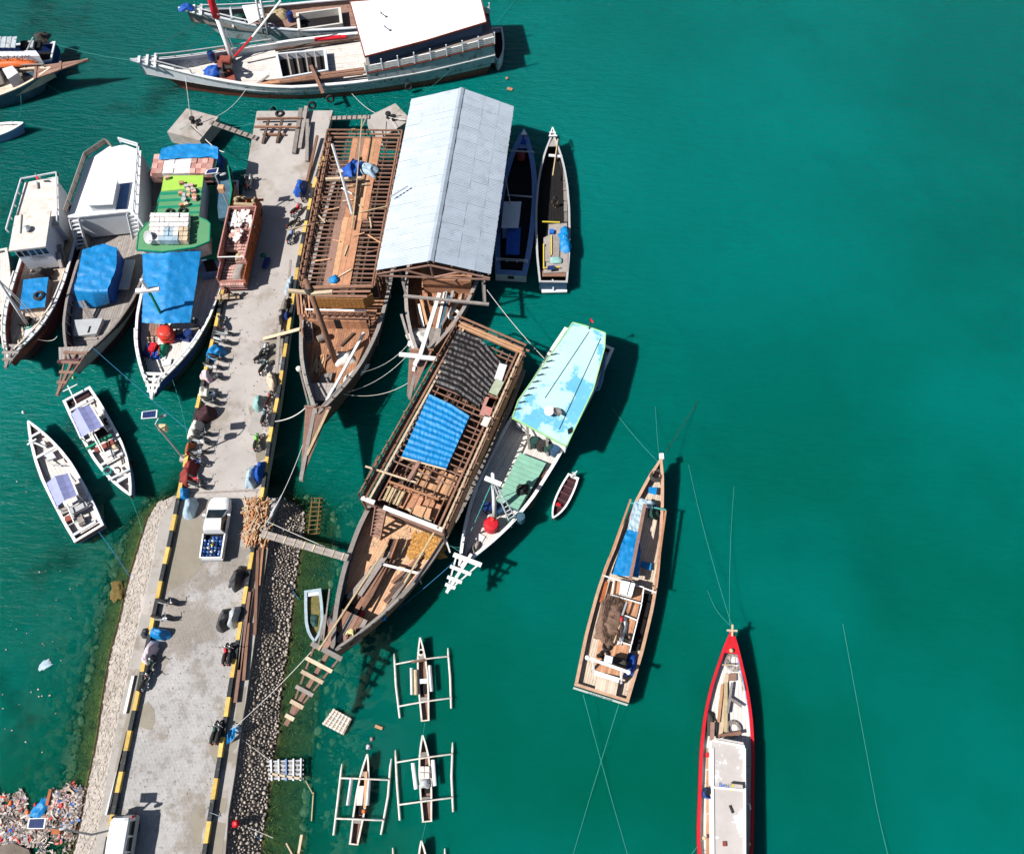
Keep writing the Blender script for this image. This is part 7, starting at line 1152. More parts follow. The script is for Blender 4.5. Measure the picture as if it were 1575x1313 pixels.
# ------------------------------------------------------------------ people
def person(label, joints, bones, hairj, loc, cap=None, hairm=hair):
    """joints: name -> (point, radius); bones: (a, b, material)"""
    nm = list(joints); me = bpy.data.meshes.new('person'); me.from_pydata([joints[k][0] - loc for k in nm], [(nm.index(a), nm.index(c)) for a, c, _ in bones], [])
    ob = bpy.data.objects.new('person', me); COL.objects.link(ob); ob.location = loc; ob.modifiers.new('s', 'SKIN')
    for i, k in enumerate(nm): me.skin_vertices[0].data[i].radius = (joints[k][1],) * 2; me.skin_vertices[0].data[i].use_root = (k == 'pelvis')
    ss = ob.modifiers.new('d', 'SUBSURF'); ss.levels = 2; bpy.context.view_layer.update(); dg = bpy.context.evaluated_depsgraph_get(); me2 = bpy.data.meshes.new_from_object(ob.evaluated_get(dg)); ob.modifiers.clear(); ob.data = me2; me2.name = 'person'
    mats = []; [mats.append(m) for _, _, m in bones if m not in mats]; [me2.materials.append(m) for m in mats]
    for f in me2.polygons:
        best, bm = 9e9, 0
        for a, c, m in bones:
            p, q = joints[a][0] - loc, joints[c][0] - loc; d = q - p; t_ = max(0, min(1, (f.center - p).dot(d) / max(d.length_squared, 1e-6))); dd = (f.center - p - d * t_).length - .5 * lerp(joints[a][1], joints[c][1], t_)
            if dd < best: best, bm = dd, mats.index(m)
        f.material_index = bm; f.use_smooth = True
    ORG[ob.name] = V(loc); tag(ob, label, 'person'); h = joints[hairj][0]
    part(ob, 'cap' if cap else 'hair', cap or hairm, lambda b_: b_.ball(h + V((0, 0, .045)), .115, .125, .105, 0, 10, 7), smooth=True); return ob
def stand(label, feet, head_dir, mats, lean=0., stride=.25, arms=(.3, -.1)):
    shirt, pants = mats; c = V(feet); f = V((math.cos(head_dir), math.sin(head_dir), 0)); s = V((-f.y, f.x, 0)); u = V((0, 0, 1)); P_ = lambda a, b_, z: c + f * (a + lean * max(0, z - .9)) + s * b_ + u * z
    j = {'pelvis': (P_(0, 0, .92), .15), 'chest': (P_(.02, 0, 1.28), .17), 'neck': (P_(.03, 0, 1.48), .06), 'head': (P_(.06, 0, 1.64), .10)}
    for sg, n_ in ((1, 'l'), (-1, 'r')):
        st = stride * sg; j |= {'hip' + n_: (P_(0, .1 * sg, .86), .09), 'knee' + n_: (P_(st * .6 + .04, .11 * sg, .47), .065), 'ank' + n_: (P_(st - .05, .11 * sg, .09), .045), 'toe' + n_: (P_(st + .14, .12 * sg, .04), .04), 'sho' + n_: (P_(.02, .2 * sg, 1.40), .07), 'elb' + n_: (P_(.02 + arms[0] * (1 if sg > 0 else arms[1]), .28 * sg, 1.14), .045), 'wri' + n_: (P_(.1 + 1.5 * arms[0] * (1 if sg > 0 else arms[1]), .27 * sg, .92), .034), 'han' + n_: (P_(.14 + 1.7 * arms[0] * (1 if sg > 0 else arms[1]), .26 * sg, .82), .036)}
    b = [('pelvis', 'chest', shirt), ('chest', 'neck', shirt), ('neck', 'head', skin)]
    for n_ in 'lr': b += [('pelvis', 'hip' + n_, pants), ('hip' + n_, 'knee' + n_, pants), ('knee' + n_, 'ank' + n_, pants), ('ank' + n_, 'toe' + n_, skin), ('chest', 'sho' + n_, shirt), ('sho' + n_, 'elb' + n_, shirt), ('elb' + n_, 'wri' + n_, skin), ('wri' + n_, 'han' + n_, skin)]
    return label, j, b, 'head', c
person(*stand('person in dark maroon shirt and trousers walking on the pier behind the truck', Q(357, 458, DZ), R(195), (dshirt, dpants), .12, .32, (.45, -.3)))
person(*stand('person in blue jeans and white cap standing under the edge of the blue awning', Q(306, 503, 1.4), R(-60), (dpants, jeans), .15, .2, (.2, .6)), cap=wshirt)
c = I.P(.068, .55, 0, 3.2); f = V((-.35, -.94, 0)); s = V((-f.y, f.x, 0)); P_ = lambda a, b_, z: c + f * a + s * b_ + V((0, 0, z))
j = {'pelvis': (P_(-.22, 0, .42), .15), 'belly': (P_(-.12, 0, .62), .16), 'chest': (P_(.06, 0, .78), .19), 'neck': (P_(.22, 0, .80), .06), 'head': (P_(.36, 0, .74), .105)}; b = [('pelvis', 'belly', yshirt), ('belly', 'chest', yshirt), ('chest', 'neck', yshirt), ('neck', 'head', skin)]
for sg, n_ in ((1, 'l'), (-1, 'r')): j |= {'hip' + n_: (P_(-.2, .12 * sg, .38), .10), 'knee' + n_: (P_(.18, .2 * sg, .46), .07), 'ank' + n_: (P_(.06, .18 * sg, .08), .045), 'toe' + n_: (P_(.24, .2 * sg, .04), .04), 'sho' + n_: (P_(.1, .22 * sg, .76), .075), 'elb' + n_: (P_(.3, .3 * sg, .5), .045), 'wri' + n_: (P_(.5, .2 * sg, .3), .034), 'han' + n_: (P_(.58, .16 * sg, .24), .036)}; b += [('pelvis', 'hip' + n_, dpants), ('hip' + n_, 'knee' + n_, dpants), ('knee' + n_, 'ank' + n_, skin), ('ank' + n_, 'toe' + n_, skin), ('chest', 'sho' + n_, yshirt), ('sho' + n_, 'elb' + n_, yshirt), ('elb' + n_, 'wri' + n_, skin), ('wri' + n_, 'han' + n_, skin)]
person('person in pale yellow shirt crouching on the bow of the biggest unfinished ship', j, b, 'head', c)
person(*stand('person in dark clothes standing inside the shaded dark open boat', Q(853, 318, .4), R(-100), (dpants, dpants), .1, .1, (.15, .8)))
# ------------------------------------------------------------------ vehicles
def rel(o, rz): c_, s_ = math.cos(rz), math.sin(rz); return lambda x, y, z: V(o) + V((x * c_ - y * s_, x * s_ + y * c_, z))
def wheel(root, c, r, w_, ax, hub=chrome):
    t_ = part(root, 'wheel', rubber, lambda b_: b_.torus(c, r * .72, r * .28, ax, 16, 6)); part(t_, 'rim', hub, lambda b_: b_.lathe(V(c) - V(ax) * w_ * .3, [(r * .05, 0), (r * .5, .0), (r * .55, w_ * .6), (r * .05, w_ * .6)], 12, V(ax)))
def loft(secs): 
    bb = MB(); bb.grid(secs); bb.f += [tuple(range(len(secs[0]))), tuple(reversed([len(bb.v) - len(secs[0]) + i for i in range(len(secs[0]))]))]; return bb
pr, pf = Q(331, 856, DZ + .04), Q(343, 776, DZ + .04); hd = math.atan2((pf - pr).y, (pf - pr).x); o = pr.lerp(pf, .5); G_ = rel(o, hd); ax = G_(0, 1, 0) - G_(0, 0, 0)
pk = thing('pickup_truck', 'white pickup truck loaded with blue jugs parked beside the firewood', 'pickup truck', o)
def sec(x, hw, z0, z1, tw=None): tw = tw or hw; return [G_(x, -hw, z0), G_(x, -hw * 1.02, lerp(z0, z1, .6)), G_(x, -tw, z1), G_(x, -tw * .5, z1 + .03), G_(x, tw * .5, z1 + .03), G_(x, tw, z1), G_(x, hw * 1.02, lerp(z0, z1, .6)), G_(x, hw, z0)]
loft([sec(-.55, .9, .45, 1.0, .86), sec(.3, .92, .42, 1.03, .88), sec(1.2, .92, .42, 1.05, .88), sec(1.9, .91, .42, 1.02, .85), sec(2.4, .84, .45, .92, .74), sec(2.62, .7, .5, .74, .6)]).build('body', carp, pk, smooth=True)
loft([[G_(-.62, -.84, .98), G_(-.5, -.7, 1.70), G_(-.5, .7, 1.70), G_(-.62, .84, .98)], [G_(-.3, -.85, .98), G_(-.25, -.70, 1.76), G_(-.25, .70, 1.76), G_(-.3, .85, .98)], [G_(.3, -.85, .98), G_(.25, -.68, 1.75), G_(.25, .68, 1.75), G_(.3, .85, .98)], [G_(1.5, -.84, 1.0), G_(.42, -.64, 1.70), G_(.42, .64, 1.70), G_(1.5, .84, 1.0)]]).build('cab', carp, pk)
part(pk, 'windscreen', glass, lambda b_: b_.add([G_(1.46, -.77, 1.06), G_(1.46, .77, 1.06), G_(.50, .61, 1.69), G_(.50, -.61, 1.69)], [(0, 1, 2, 3)]))
for sg in (1, -1):
    part(pk, 'side_window', glass, lambda b_: b_.add([G_(1.02, sg * .868, 1.05), G_(.50, sg * .715, 1.64), G_(-.42, sg * .73, 1.64), G_(-.5, sg * .87, 1.05)], [(0, 1, 2, 3)])); part(pk, 'mirror', carp, lambda b_: b_.box(G_(.95, sg * 1.02, 1.02), .16, .24, .16, hd)); part(pk, 'taillight', redpaint, lambda b_: b_.box(G_(-2.6, sg * .86, .7), .06, .14, .26, hd)); part(pk, 'bed_side', carp, lambda b_: b_.bar(G_(-2.6, sg * .86, .78), G_(-.62, sg * .88, .80), .12, .56)); part(pk, 'headlight', chrome, lambda b_: b_.box(G_(2.45, sg * .68, .7), .2, .3, .14, hd))
    for x in (1.65, -1.6): wheel(pk, G_(x, sg * .78, .36), .36, .24, ax * sg)
part(pk, 'bed_floor', void, lambda b_: b_.slab([G_(-2.6, -.85, .62), G_(-.6, -.85, .62), G_(-.6, .85, .62), G_(-2.6, .85, .62)], .1)); part(pk, 'tailgate', carp, lambda b_: b_.bar(G_(-2.62, -.9, .78), G_(-2.62, .9, .78), .08, .56)); part(pk, 'bumper', chrome, lambda b_: b_.bar(G_(-2.72, -.85, .46), G_(-2.72, .85, .46), .14, .16)); part(pk, 'roll_bar', black, lambda b_: (b_.bar(G_(-.72, -.82, 1.1), G_(-.72, .82, 1.1), .08, .08),))
for i in range(28):
    x, y = -2.38 + .30 * (i // 5) + rnd.uniform(-.04, .04), -.62 + .31 * (i % 5) + rnd.uniform(-.04, .04); jt = thing('water_jug', 'blue plastic jug standing in the bed of the white pickup', 'jug', G_(x, y, .64), 'blue jugs in the pickup bed'); m = white if i in (7, 13, 22) else yelp if i == 17 else (blue_plastic, navy, kblue)[i % 3]
    if i in (7, 13, 22): jt['label'] = ('pale jug at the tailgate side of', 'pale jug in the middle of', 'pale jug at the cab side of')[(7, 13, 22).index(i)] + ' the blue jugs in the pickup bed'
    if i == 17: jt['label'] = 'yellow jug among the blue jugs in the pickup bed'
    part(jt, 'body', m, lambda b_: b_.lathe(G_(x, y, .64), [(.12, 0), (.13, .03), (.13, .32), (.08, .40), (.045, .42), (.045, .47)], 9)); part(jt, 'cap', navy if i % 6 else white, lambda b_: b_.lathe(G_(x, y, 1.11), [(.05, 0), (.05, .04)], 7))
pr, pf = Q(200, 1262, DZ + .04), Q(186, 1346, DZ + .04); hd = math.atan2((pf - pr).y, (pf - pr).x); o = pr.lerp(pf, .5); G_ = rel(o, hd); ax = G_(0, 1, 0) - G_(0, 0, 0)
mv = thing('minivan', 'white minivan with red tail light half cut by the bottom edge', 'minivan', o)
loft([sec(-2.12, .74, .5, 1.0, .68), sec(-2.0, .82, .4, 1.05, .78), sec(0, .83, .38, 1.02, .80), sec(1.5, .83, .38, 1.0, .78), sec(2.0, .76, .4, .85, .66), sec(2.2, .6, .5, .7, .5)]).build('body', ltgrey, mv, smooth=True)  # white van: shading of its sides is put into the grey body colour
def csec(x0, x1, hw, tw, z): return [G_(x0, -hw, 1.0), G_(lerp(x0, x1, .9), -tw - .02, z - .12), G_(x1, -tw + .07, z - .02), G_(x1, -tw * .45, z + .03), G_(x1, tw * .45, z + .03), G_(x1, tw - .07, z - .02), G_(lerp(x0, x1, .9), tw + .02, z - .12), G_(x0, hw, 1.0)]
loft([csec(-2.12, -1.92, .74, .60, 1.62), csec(-1.9, -1.72, .79, .66, 1.74), csec(-.5, -.5, .80, .67, 1.80), csec(.7, .5, .79, .65, 1.76), csec(1.0, .68, .78, .63, 1.70), csec(1.55, .86, .75, .59, 1.62)]).build('cabin', carp, mv)
part(mv, 'rear_window', glass, lambda b_: b_.add([G_(-2.10, -.64, 1.08), G_(-1.89, -.55, 1.57), G_(-1.89, .55, 1.57), G_(-2.10, .64, 1.08)], [(0, 1, 2, 3)])); part(mv, 'windscreen', glass, lambda b_: b_.add([G_(1.46, -.68, 1.07), G_(.86, -.55, 1.60), G_(.86, .55, 1.60), G_(1.46, .68, 1.07)], [(0, 1, 2, 3)]))
for sg in (1, -1):
    part(mv, 'side_window', glass, lambda b_: [b_.add([G_(x0, sg * .825, 1.03), G_(x0 + .08, sg * .715, 1.6), G_(x1 - .05, sg * .715, 1.6), G_(x1, sg * .825, 1.03)], [(0, 1, 2, 3)]) for x0, x1 in ((-1.75, -.8), (-.72, .2), (.28, 1.1))]); part(mv, 'taillight', redpaint, lambda b_: b_.bar(G_(-2.06, sg * .74, 1.05), G_(-1.93, sg * .66, 1.52), .1, .12)); part(mv, 'mirror', black, lambda b_: b_.box(G_(1.0, sg * .98, 1.0), .14, .22, .14, hd))
    for x in (1.35, -1.3): wheel(mv, G_(x, sg * .72, .3), .31, .2, ax * sg)
# red brick truck
tk = thing('cargo_truck', 'rusty orange cargo truck carrying bricks and white sacks, parked on the pier', 'truck', Q(372, 385, DZ)); fl, fr, rr_, rl_ = Q(352, 319, 4.5), Q(394, 318, 4.5), Q(376, 395, 4.5), Q(335, 396, 4.5); dwn = V((0, 0, -1))
for a, c, nm, m in ((fl, rl_, 'left_side', truck_pink), (fr, rr_, 'right_side', rust_truck)):
    e = (rr_ - fr).normalized(); a2, c2 = a, c + e * 1.7
    for k in range(5): bars(tk, 'side_board', m, [(a2 + dwn * (.2 + .38 * k), (c if k < 2 else c2) + dwn * (.2 + .38 * k))], .07, .33)
    for k in range(8): p = a2.lerp(c2, k / 7); bars(tk, 'side_post', m, [(p + dwn * (0 if k < 6 else .75), p + dwn * 2.1)], .14, .1)
    bars(tk, 'side_rim', truck_pink, [(a2 + V((0, 0, .04)), c + V((0, 0, .04)))], .12, .1)
e = (rr_ - fr).normalized(); bars(tk, 'front_board', truck_pink, [(fl + dwn * (.2 + .4 * k), fr + dwn * (.2 + .4 * k)) for k in range(5)], .08, .38); bars(tk, 'front_rim', truck_pink, [(fl + V((0, 0, .05)), fr + V((0, 0, .05)))], .14, .1); bars(tk, 'cross_bar', white, [(rl_ + V((0, 0, .05)), rr_ + V((0, 0, .05)))], .08, .08)
part(tk, 'bed_floor', redbrown, lambda b_: b_.slab([fl + dwn * 2.0, fr + dwn * 2.0, rr_ + e * 1.7 + dwn * 2.0, rl_ + e * 1.7 + dwn * 2.0], .15)); ta, tb_ = rl_ + e * 1.72 + dwn * 1.3, rr_ + e * 1.72 + dwn * 1.3; part(tk, 'tailgate', truck_pink, lambda b_: b_.add([ta, tb_, tb_ + V((0, -.35, -.95)), ta + V((0, -.35, -.95)), ta + V((0, .06, 0)), tb_ + V((0, .06, 0)), tb_ + V((0, -.29, -.95)), ta + V((0, -.29, -.95))], [(0, 3, 2, 1), (4, 5, 6, 7), (0, 1, 5, 4), (1, 2, 6, 5), (2, 3, 7, 6), (3, 0, 4, 7)]))
bb = MB(); ld = thing('brick_load', 'load of pink bricks stacked in the bed of the rusty truck', 'bricks', fl.lerp(rr_, .5) + dwn * 1.9); S3 = lambda u, v, z: fl.lerp(fr, u).lerp(rl_.lerp(rr_, u), v) + V((0, 0, z - 4.5))
nbk = 0
for i in range(9):
    for k in range(22):
        u, v = .09 + .1 * i, .03 + .062 * k; h = 3.75 - .25 * (k > 5) + rnd.uniform(0, .12)
        if v > .73 and u < .55: h = 2.9
        if v > 1.0: h = 3.0
        b1 = MB(); b1.bar(S3(u - .045, v, h - .2), S3(u + .045, v, h - .2), .26, .42); 
        if nbk < 298: b1.build('brick', brick_m, ld); nbk += 1
for i in range(60):
    u, v = rnd.uniform(.1, .95), rnd.uniform(.04, .34) if i % 3 else rnd.uniform(.42, .66); 
    if i % 3 == 0 and u > .6: u -= .4
    b1 = MB(); b1.box(S3(u, v, 3.98 + rnd.uniform(-.05, .1)), rnd.uniform(.4, .62), rnd.uniform(.28, .42), .14, rnd.uniform(0, 3)); b1.build('white_sack', brick_w if i % 6 else brick_m, ld)
mound('sand_heap', S3(.62, .85, 2.9), .7, .5, .75, 0, M('sand_heap', (.36, .31, .16), .95, .3, 4), 'tan gravel heap behind the bricks in the rusty truck', 'gravel', jit=.4); mound('stone_stack', S3(.68, 1.1, 3.0), .55, .9, .5, -.2, wood_grey, 'grey tile stack at the tail of the rusty truck', 'tiles', flat=.6)
cb_ = fl.lerp(fr, .5) - e * 1.1; ang = math.atan2(-e.y, -e.x); G_ = rel(V((cb_.x, cb_.y, DZ)), ang); ax = G_(0, 1, 0) - G_(0, 0, 0); loft([[G_(-.85, -1.0, .7), G_(-.85, -1.0, 2.2), G_(-.85, 1.0, 2.2), G_(-.85, 1.0, .7)], [G_(.4, -1.0, .7), G_(.35, -.95, 2.25), G_(.35, .95, 2.25), G_(.4, 1.0, .7)], [G_(.95, -1.0, .7), G_(.7, -.9, 2.1), G_(.7, .9, 2.1), G_(.95, 1.0, .7)]]).build('cab', rust_truck, tk)
part(tk, 'windscreen', glass, lambda b_: b_.add([G_(.93, -.85, 1.45), G_(.93, .85, 1.45), G_(.76, .8, 2.05), G_(.76, -.8, 2.05)], [(0, 1, 2, 3)])); part(tk, 'cab_rack', bamboo, lambda b_: (b_.bar(G_(-.7, -.95, 2.55), G_(-.7, .95, 2.55), .3, .3), b_.bar(G_(.2, -.9, 2.5), G_(.2, .9, 2.5), .2, .2), b_.bar(G_(-.7, -.9, 2.5), G_(.3, -.85, 2.5), .16, .16), b_.bar(G_(-.7, .9, 2.5), G_(.3, .85, 2.5), .16, .16), b_.ball(G_(-.2, .8, 2.7), .28), b_.ball(G_(-.2, -.85, 2.6), .2)))
for sg in (1, -1):
    for x in (.2, -4.6, -5.7): wheel(tk, G_(x, sg * .85, .48), .48, .3, ax * sg, rust_truck)
    part(tk, 'mirror', rust_truck, lambda b_: b_.bar(G_(.6, sg * 1.0, 1.8), G_(.75, sg * 1.45, 1.7), .06, .3))
part(tk, 'chassis', black, lambda b_: b_.bar(G_(-6.2, 0, .75), G_(.8, 0, .75), .9, .25)); plank(Q(412, 397, 2.1), Q(407, 412, 2.1), .5, .3, navy, 'blue jerrycan lying in the truck shadow', None, 'jerrycan', 'jerrycan'); mound('green_bag', Q(405, 393, DZ), .3, .25, .25, 0, green_d, 'small green bag beside the blue jerrycan', 'bag')
# ------------------------------------------------------------------ motorbikes and their covers
def build_bike():
    t_ = thing('motorbike', 'x', 'motorbike', (0, 0, 0), 'motorbikes parked along the pier kerbs'); y1 = V((0, 1, 0))
    for x in (.62, -.6):
        w_ = part(t_, 'wheel', rubber, lambda b_: b_.torus((x, 0, .29), .235, .055, y1, 18, 6)); part(w_, 'rim', chrome, lambda b_: (b_.torus((x, 0, .29), .18, .02, y1, 14, 4), b_.lathe((x, -.05, .29), [(.05, 0), (.05, .1)], 8, y1), [b_.bar(V((x, 0, .29)), V((x + .18 * math.cos(a), 0, .29 + .18 * math.sin(a))), .02, .02) for a in (.3, 1.55, 2.8, 4.05, 5.3)]))
    part(t_, 'body', black, lambda b_: (b_.grid([[V((x, y * w_, z)) for y, z in ((-1, z0), (-.9, z1), (0, z1 + .04), (.9, z1), (1, z0))] for x, w_, z0, z1 in ((-.78, .05, .62, .72), (-.45, .13, .45, .74), (-.05, .11, .32, .66), (.2, .13, .3, .60), (.42, .12, .4, .80), (.55, .06, .6, .92))])), smooth=True)
    part(t_, 'engine', steel, lambda b_: (b_.box((.02, 0, .2), .36, .24, .24), b_.tube([V((-.1, -.14, .24)), V((-.75, -.16, .34))], [.035, .055], 7))); part(t_, 'seat', rubber, lambda b_: b_.grid([[V((x, y, z)) for y, z in ((-w_, z1 - .06), (-w_ * .7, z1), (w_ * .7, z1), (w_, z1 - .06))] for x, w_, z1 in ((-.8, .08, .80), (-.5, .14, .82), (-.2, .13, .78), (.05, .09, .74))]), smooth=True)
    part(t_, 'fork', chrome, lambda b_: [b_.tube([V((.62, s_ * .08, .29)), V((.44, s_ * .07, .86))], .025, 6) for s_ in (1, -1)]); part(t_, 'front_fender', black, lambda b_: b_.grid([[V((.62 + .31 * math.cos(a), y, .29 + .31 * math.sin(a))) for y in (-.06, .06)] for a in (.2, .7, 1.2, 1.7, 2.2, 2.6)])); part(t_, 'handlebar', chrome, lambda b_: b_.tube([V((.33, -.36, .99)), V((.42, -.18, .98)), V((.45, 0, .95)), V((.42, .18, .98)), V((.33, .36, .99))], .022, 6)); part(t_, 'headlight', chrome, lambda b_: b_.ball((.53, 0, .86), .09, .1, .09))
    part(t_, 'mirror', black, lambda b_: [(b_.tube([V((.4, s_ * .25, 1.0)), V((.38, s_ * .33, 1.15))], .01, 4), b_.ball((.38, s_ * .33, 1.17), .03, .06, .045)) for s_ in (1, -1)]); part(t_, 'taillight', redpaint, lambda b_: b_.box((-.8, 0, .68), .06, .14, .08)); part(t_, 'stand', steel, lambda b_: b_.tube([V((0, .1, .2)), V((-.05, .22, .01))], .015, 5)); return t_
B0 = build_bike(); bikes = [
 ((343, 510), (340, 490), {'body': white, 'front_fender': white}, 'white scooter heading the row below the short plank on the left kerb'),
 ((336, 514), (356, 517), {'body': silver}, 'silver grey motorbike right below the white scooter'),
 ((335, 526), (354, 531), {'body': black, 'seat': silver}, 'black motorbike with pale seat above the blue tarp on the left kerb'),
 ((326, 551), (345, 557), {'body': black}, 'black motorbike just below the blue tarp on the left kerb'),
 ((320, 565), (338, 569), {'body': wshirt}, 'white and black motorbike beside the floral cloth'),
 ((320, 577), (342, 585), {'body': hull_dark}, 'dark motorbike partly under the floral cloth'),
 ((316, 606), (337, 612), {'body': hull_blue}, 'blue black motorbike beside the pale cover'),
 ((314, 616), (336, 624), {'body': black}, 'black motorbike at the foot of the pale cover'),
 ((303, 668), (322, 671), {'body': black}, 'black motorbike below the cream cover on the left kerb'),
 ((301, 677), (320, 684), {'body': wshirt}, 'pale panelled motorbike opposite the shadow of the solar lamp'),
 ((295, 697), (316, 698), {'body': silver}, 'grey motorbike beside the rust coloured panel'),
 ((300, 705), (314, 716), {'body': navy}, 'navy motorbike above the red cover'),
 ((294, 734), (310, 741), {'body': redpaint}, 'motorbike with red body below the red cover'),
 ((296, 745), (314, 752), {'body': black}, 'last black motorbike of the left row above the pale blue cover'),
 ((404, 549), (412, 535), {'body': silver}, 'uppermost motorbike of the right kerb group by the damp patch'),
 ((397, 557), (411, 546), {'body': black}, 'black motorbike second in the right kerb group'),
 ((403, 575), (411, 560), {'body': hull_green}, 'dark green motorbike lowest in the right kerb group'),
 ((411, 628), (419, 606), {'body': redbrown}, 'dark red motorbike right of the striped cover'),
 ((405, 656), (411, 632), {'body': hull_bluegrey}, 'long blue grey motorbike below the striped cover'),
 ((394, 694), (398, 671), {'body': mgreen, 'front_fender': mgreen}, 'bright green motorbike standing at the right kerb'),
 ((466, 312), (463, 294), {'body': hull_blue}, 'motorbike half hidden under the royal blue cover at the unfinished ship'),
 ((452, 332), (462, 322), {'body': redpaint}, 'red black motorbike at the edge of the truck shadow'),
 ((447, 352), (459, 342), {'body': black}, 'black motorbike under the long bamboo pole'),
 ((444, 377), (453, 358), {'body': kblue}, 'blue panelled motorbike in the truck shadow'),
 ((378, 296), (381, 274), {'body': black}, 'black motorbike at the left kerb ahead of the truck'),
 ((384, 294), (389, 274), {'body': silver}, 'grey motorbike beside the black one ahead of the truck'),
 ((249, 925), (272, 931), {'body': black}, 'black motorbike uppermost on the left kerb of the causeway'),
 ((237, 950), (268, 955), {'body': silver}, 'silver black motorbike above the bright blue tarp on the causeway'),
 ((229, 1040), (238, 1012), {'body': hull_green}, 'dark green motorbike below the pink cloth'),
 ((222, 1057), (231, 1040), {'body': black}, 'black motorbike with spread wheels lowest on the left kerb'),
 ((347, 1022), (352, 993), {'body': redpaint}, 'red motorbike left of a pair on the right kerb of the causeway'),
 ((355, 1022), (359, 993), {'body': black}, 'black motorbike right of the red one on the causeway'),
 ((329, 1142), (336, 1113), {'body': hull_green}, 'dark motorbike with box left of a pair beside the knotted blue tarp'),
 ((337, 1141), (343, 1113), {'body': black}, 'black motorbike nearest to the knotted blue tarp')]
for i, (a, c, m, lab) in enumerate(bikes):
    p, q = Q(*a, DZ + .035), Q(*c, DZ + .035); rz = math.atan2((q - p).y, (q - p).x); o = p.lerp(q, .5)
    if i == 0:
        B0.location = o; B0.rotation_euler.z = rz; B0['label'] = lab
        for ch in B0.children:
            if ch.name in m: ch.material_slots[0].link = 'OBJECT'; ch.material_slots[0].material = m[ch.name]
    else:
        full = {k: black for k in ('body', 'front_fender')} | m | {'seat': m.get('seat', rubber)}; dup(B0, o, rz, lab, None, full)
for px, L_, W_, H_, ang, m, lab in (
 ((333, 541), 1.0, .55, 1.0, .5, blue_t, 'bright blue tarp draped over a motorbike on the left kerb'), ((319, 577), .5, .6, 1.0, 1.2, floral, 'pink and white floral cloth draped over a handlebar'), ((318, 604), .65, .6, 1.05, 1.0, cream, 'pale cover over the front of the blue black motorbike'),
 ((317, 635), 1.0, .7, 1.1, .3, maroonc, 'dark maroon cover over a motorbike on the left kerb'), ((302, 658), .55, .95, 1.05, -.2, cream, 'cream cover pulled over a motorbike on the left kerb'), ((291, 724), .65, 1.25, 1.0, -.2, redcover, 'red cover over a motorbike on the left kerb'), ((285, 756), .35, .55, 1.0, 0, blue_t, 'slim blue bag standing at the left kerb'),
 ((294, 778), .55, .95, 1.15, -.1, blue_p, 'large pale blue plastic cover over a motorbike above the mud patch'), ((419, 584), .45, .95, 1.0, .35, beige, 'beige cover over a motorbike at the right kerb'), ((399, 617), .5, .75, 1.1, -.1, teal_c, 'pale green striped cover over a motorbike at the right kerb'), ((388, 731), .5, 1.05, 1.1, -.1, blue_p, 'pale blue plastic cover over a motorbike near the firewood'),
 ((401, 723), .45, 1.0, 1.1, -.15, blue_d, 'deep blue cover over a motorbike near the firewood'), ((463, 288), .6, 1.0, 1.1, -.1, blue_d, 'royal blue cover over a motorbike beside the unfinished ship'), ((366, 886), .5, .95, 1.1, -.3, darkcover, 'dark cover with pale stripe over a motorbike at the right kerb of the causeway'), ((346, 950), .5, .95, 1.1, -.25, darkcover, 'dark grey cover, left of two covered motorbikes on the causeway'),
 ((361, 946), .5, .9, 1.1, -.2, silver, 'silver cover, right of two covered motorbikes on the causeway'), ((246, 971), .85, .45, .9, -.2, blue_t, 'bright blue tarp over a motorbike on the left kerb of the causeway'), ((225, 970), .4, .4, .6, 0, darkcover, 'black bag beside the blue tarp on the left berm'), ((232, 1000), .45, 1.0, 1.0, -.25, floral, 'pink and white cloth draped over a motorbike on the causeway'), ((293, 688), .35, .7, .9, -.1, rust_truck, 'rust coloured panel leaning at the left kerb')):
    mound('motorbike_cover' if 'motorbike' in lab or 'cover' in lab else 'bundle', Q(px[0], px[1] + 4, DZ + .04), L_, W_, H_, ang, m, lab, 'motorbike cover' if 'motorbike' in lab else 'bundle', .45, None, 24, 10, .3)
sheet_cloth('knotted_tarp', [[Q(366, 1118, 1.9), Q(355, 1122, 2.2)], [Q(362, 1137, 1.9), Q(349, 1145, 1.9)]], blue_t, 'knotted blue and pale plastic tarp lying on the right berm', 'tarp', .35, 14); mound('cloth', Q(363, 1122, 1.9), .4, .3, .3, .5, blue_p, 'pale blue plastic at the top of the knotted tarp', 'plastic sheet', jit=.5)
for i, (px, m, lab) in enumerate((((445, 440), blue_p, 'pale net bundle hanging on the right kerb beside the unfinished ship'), ((441, 470), rope_d, 'black rope tangle on the right kerb'), ((431, 490), wood_grey, 'grey rope bundle on the right kerb beside the black tangle'), ((441, 487), navy, 'blue rag on the right kerb beside the rope bundles'))): mound('rope_tangle', Q(*px, 2.1), .3, (1.0, .8, 1.1, .4)[i], .5, -.1, m, lab, 'rope tangle', jit=.6)
plank(Q(430, 500, 2.35), Q(425, 575, 2.3), .3, .12, wood_grey, 'weathered timber lying on the right kerb below the rope bundles', None, 'timber', 'timber'); plank(Q(447, 400, 2.4), Q(440, 480, 2.3), .2, .12, wood_grey, 'weathered timber lying on the right kerb above the rope bundles', None, 'timber', 'timber')
part(pier, 'tyre_bumper', rubber, lambda b_: [b_.torus(Q(x, y, 1.2), .35, .13, V((1, .2, 0)), 12, 6) for x, y in ((437, 545), (431, 590), (424, 660), (416, 705), (411, 735))])
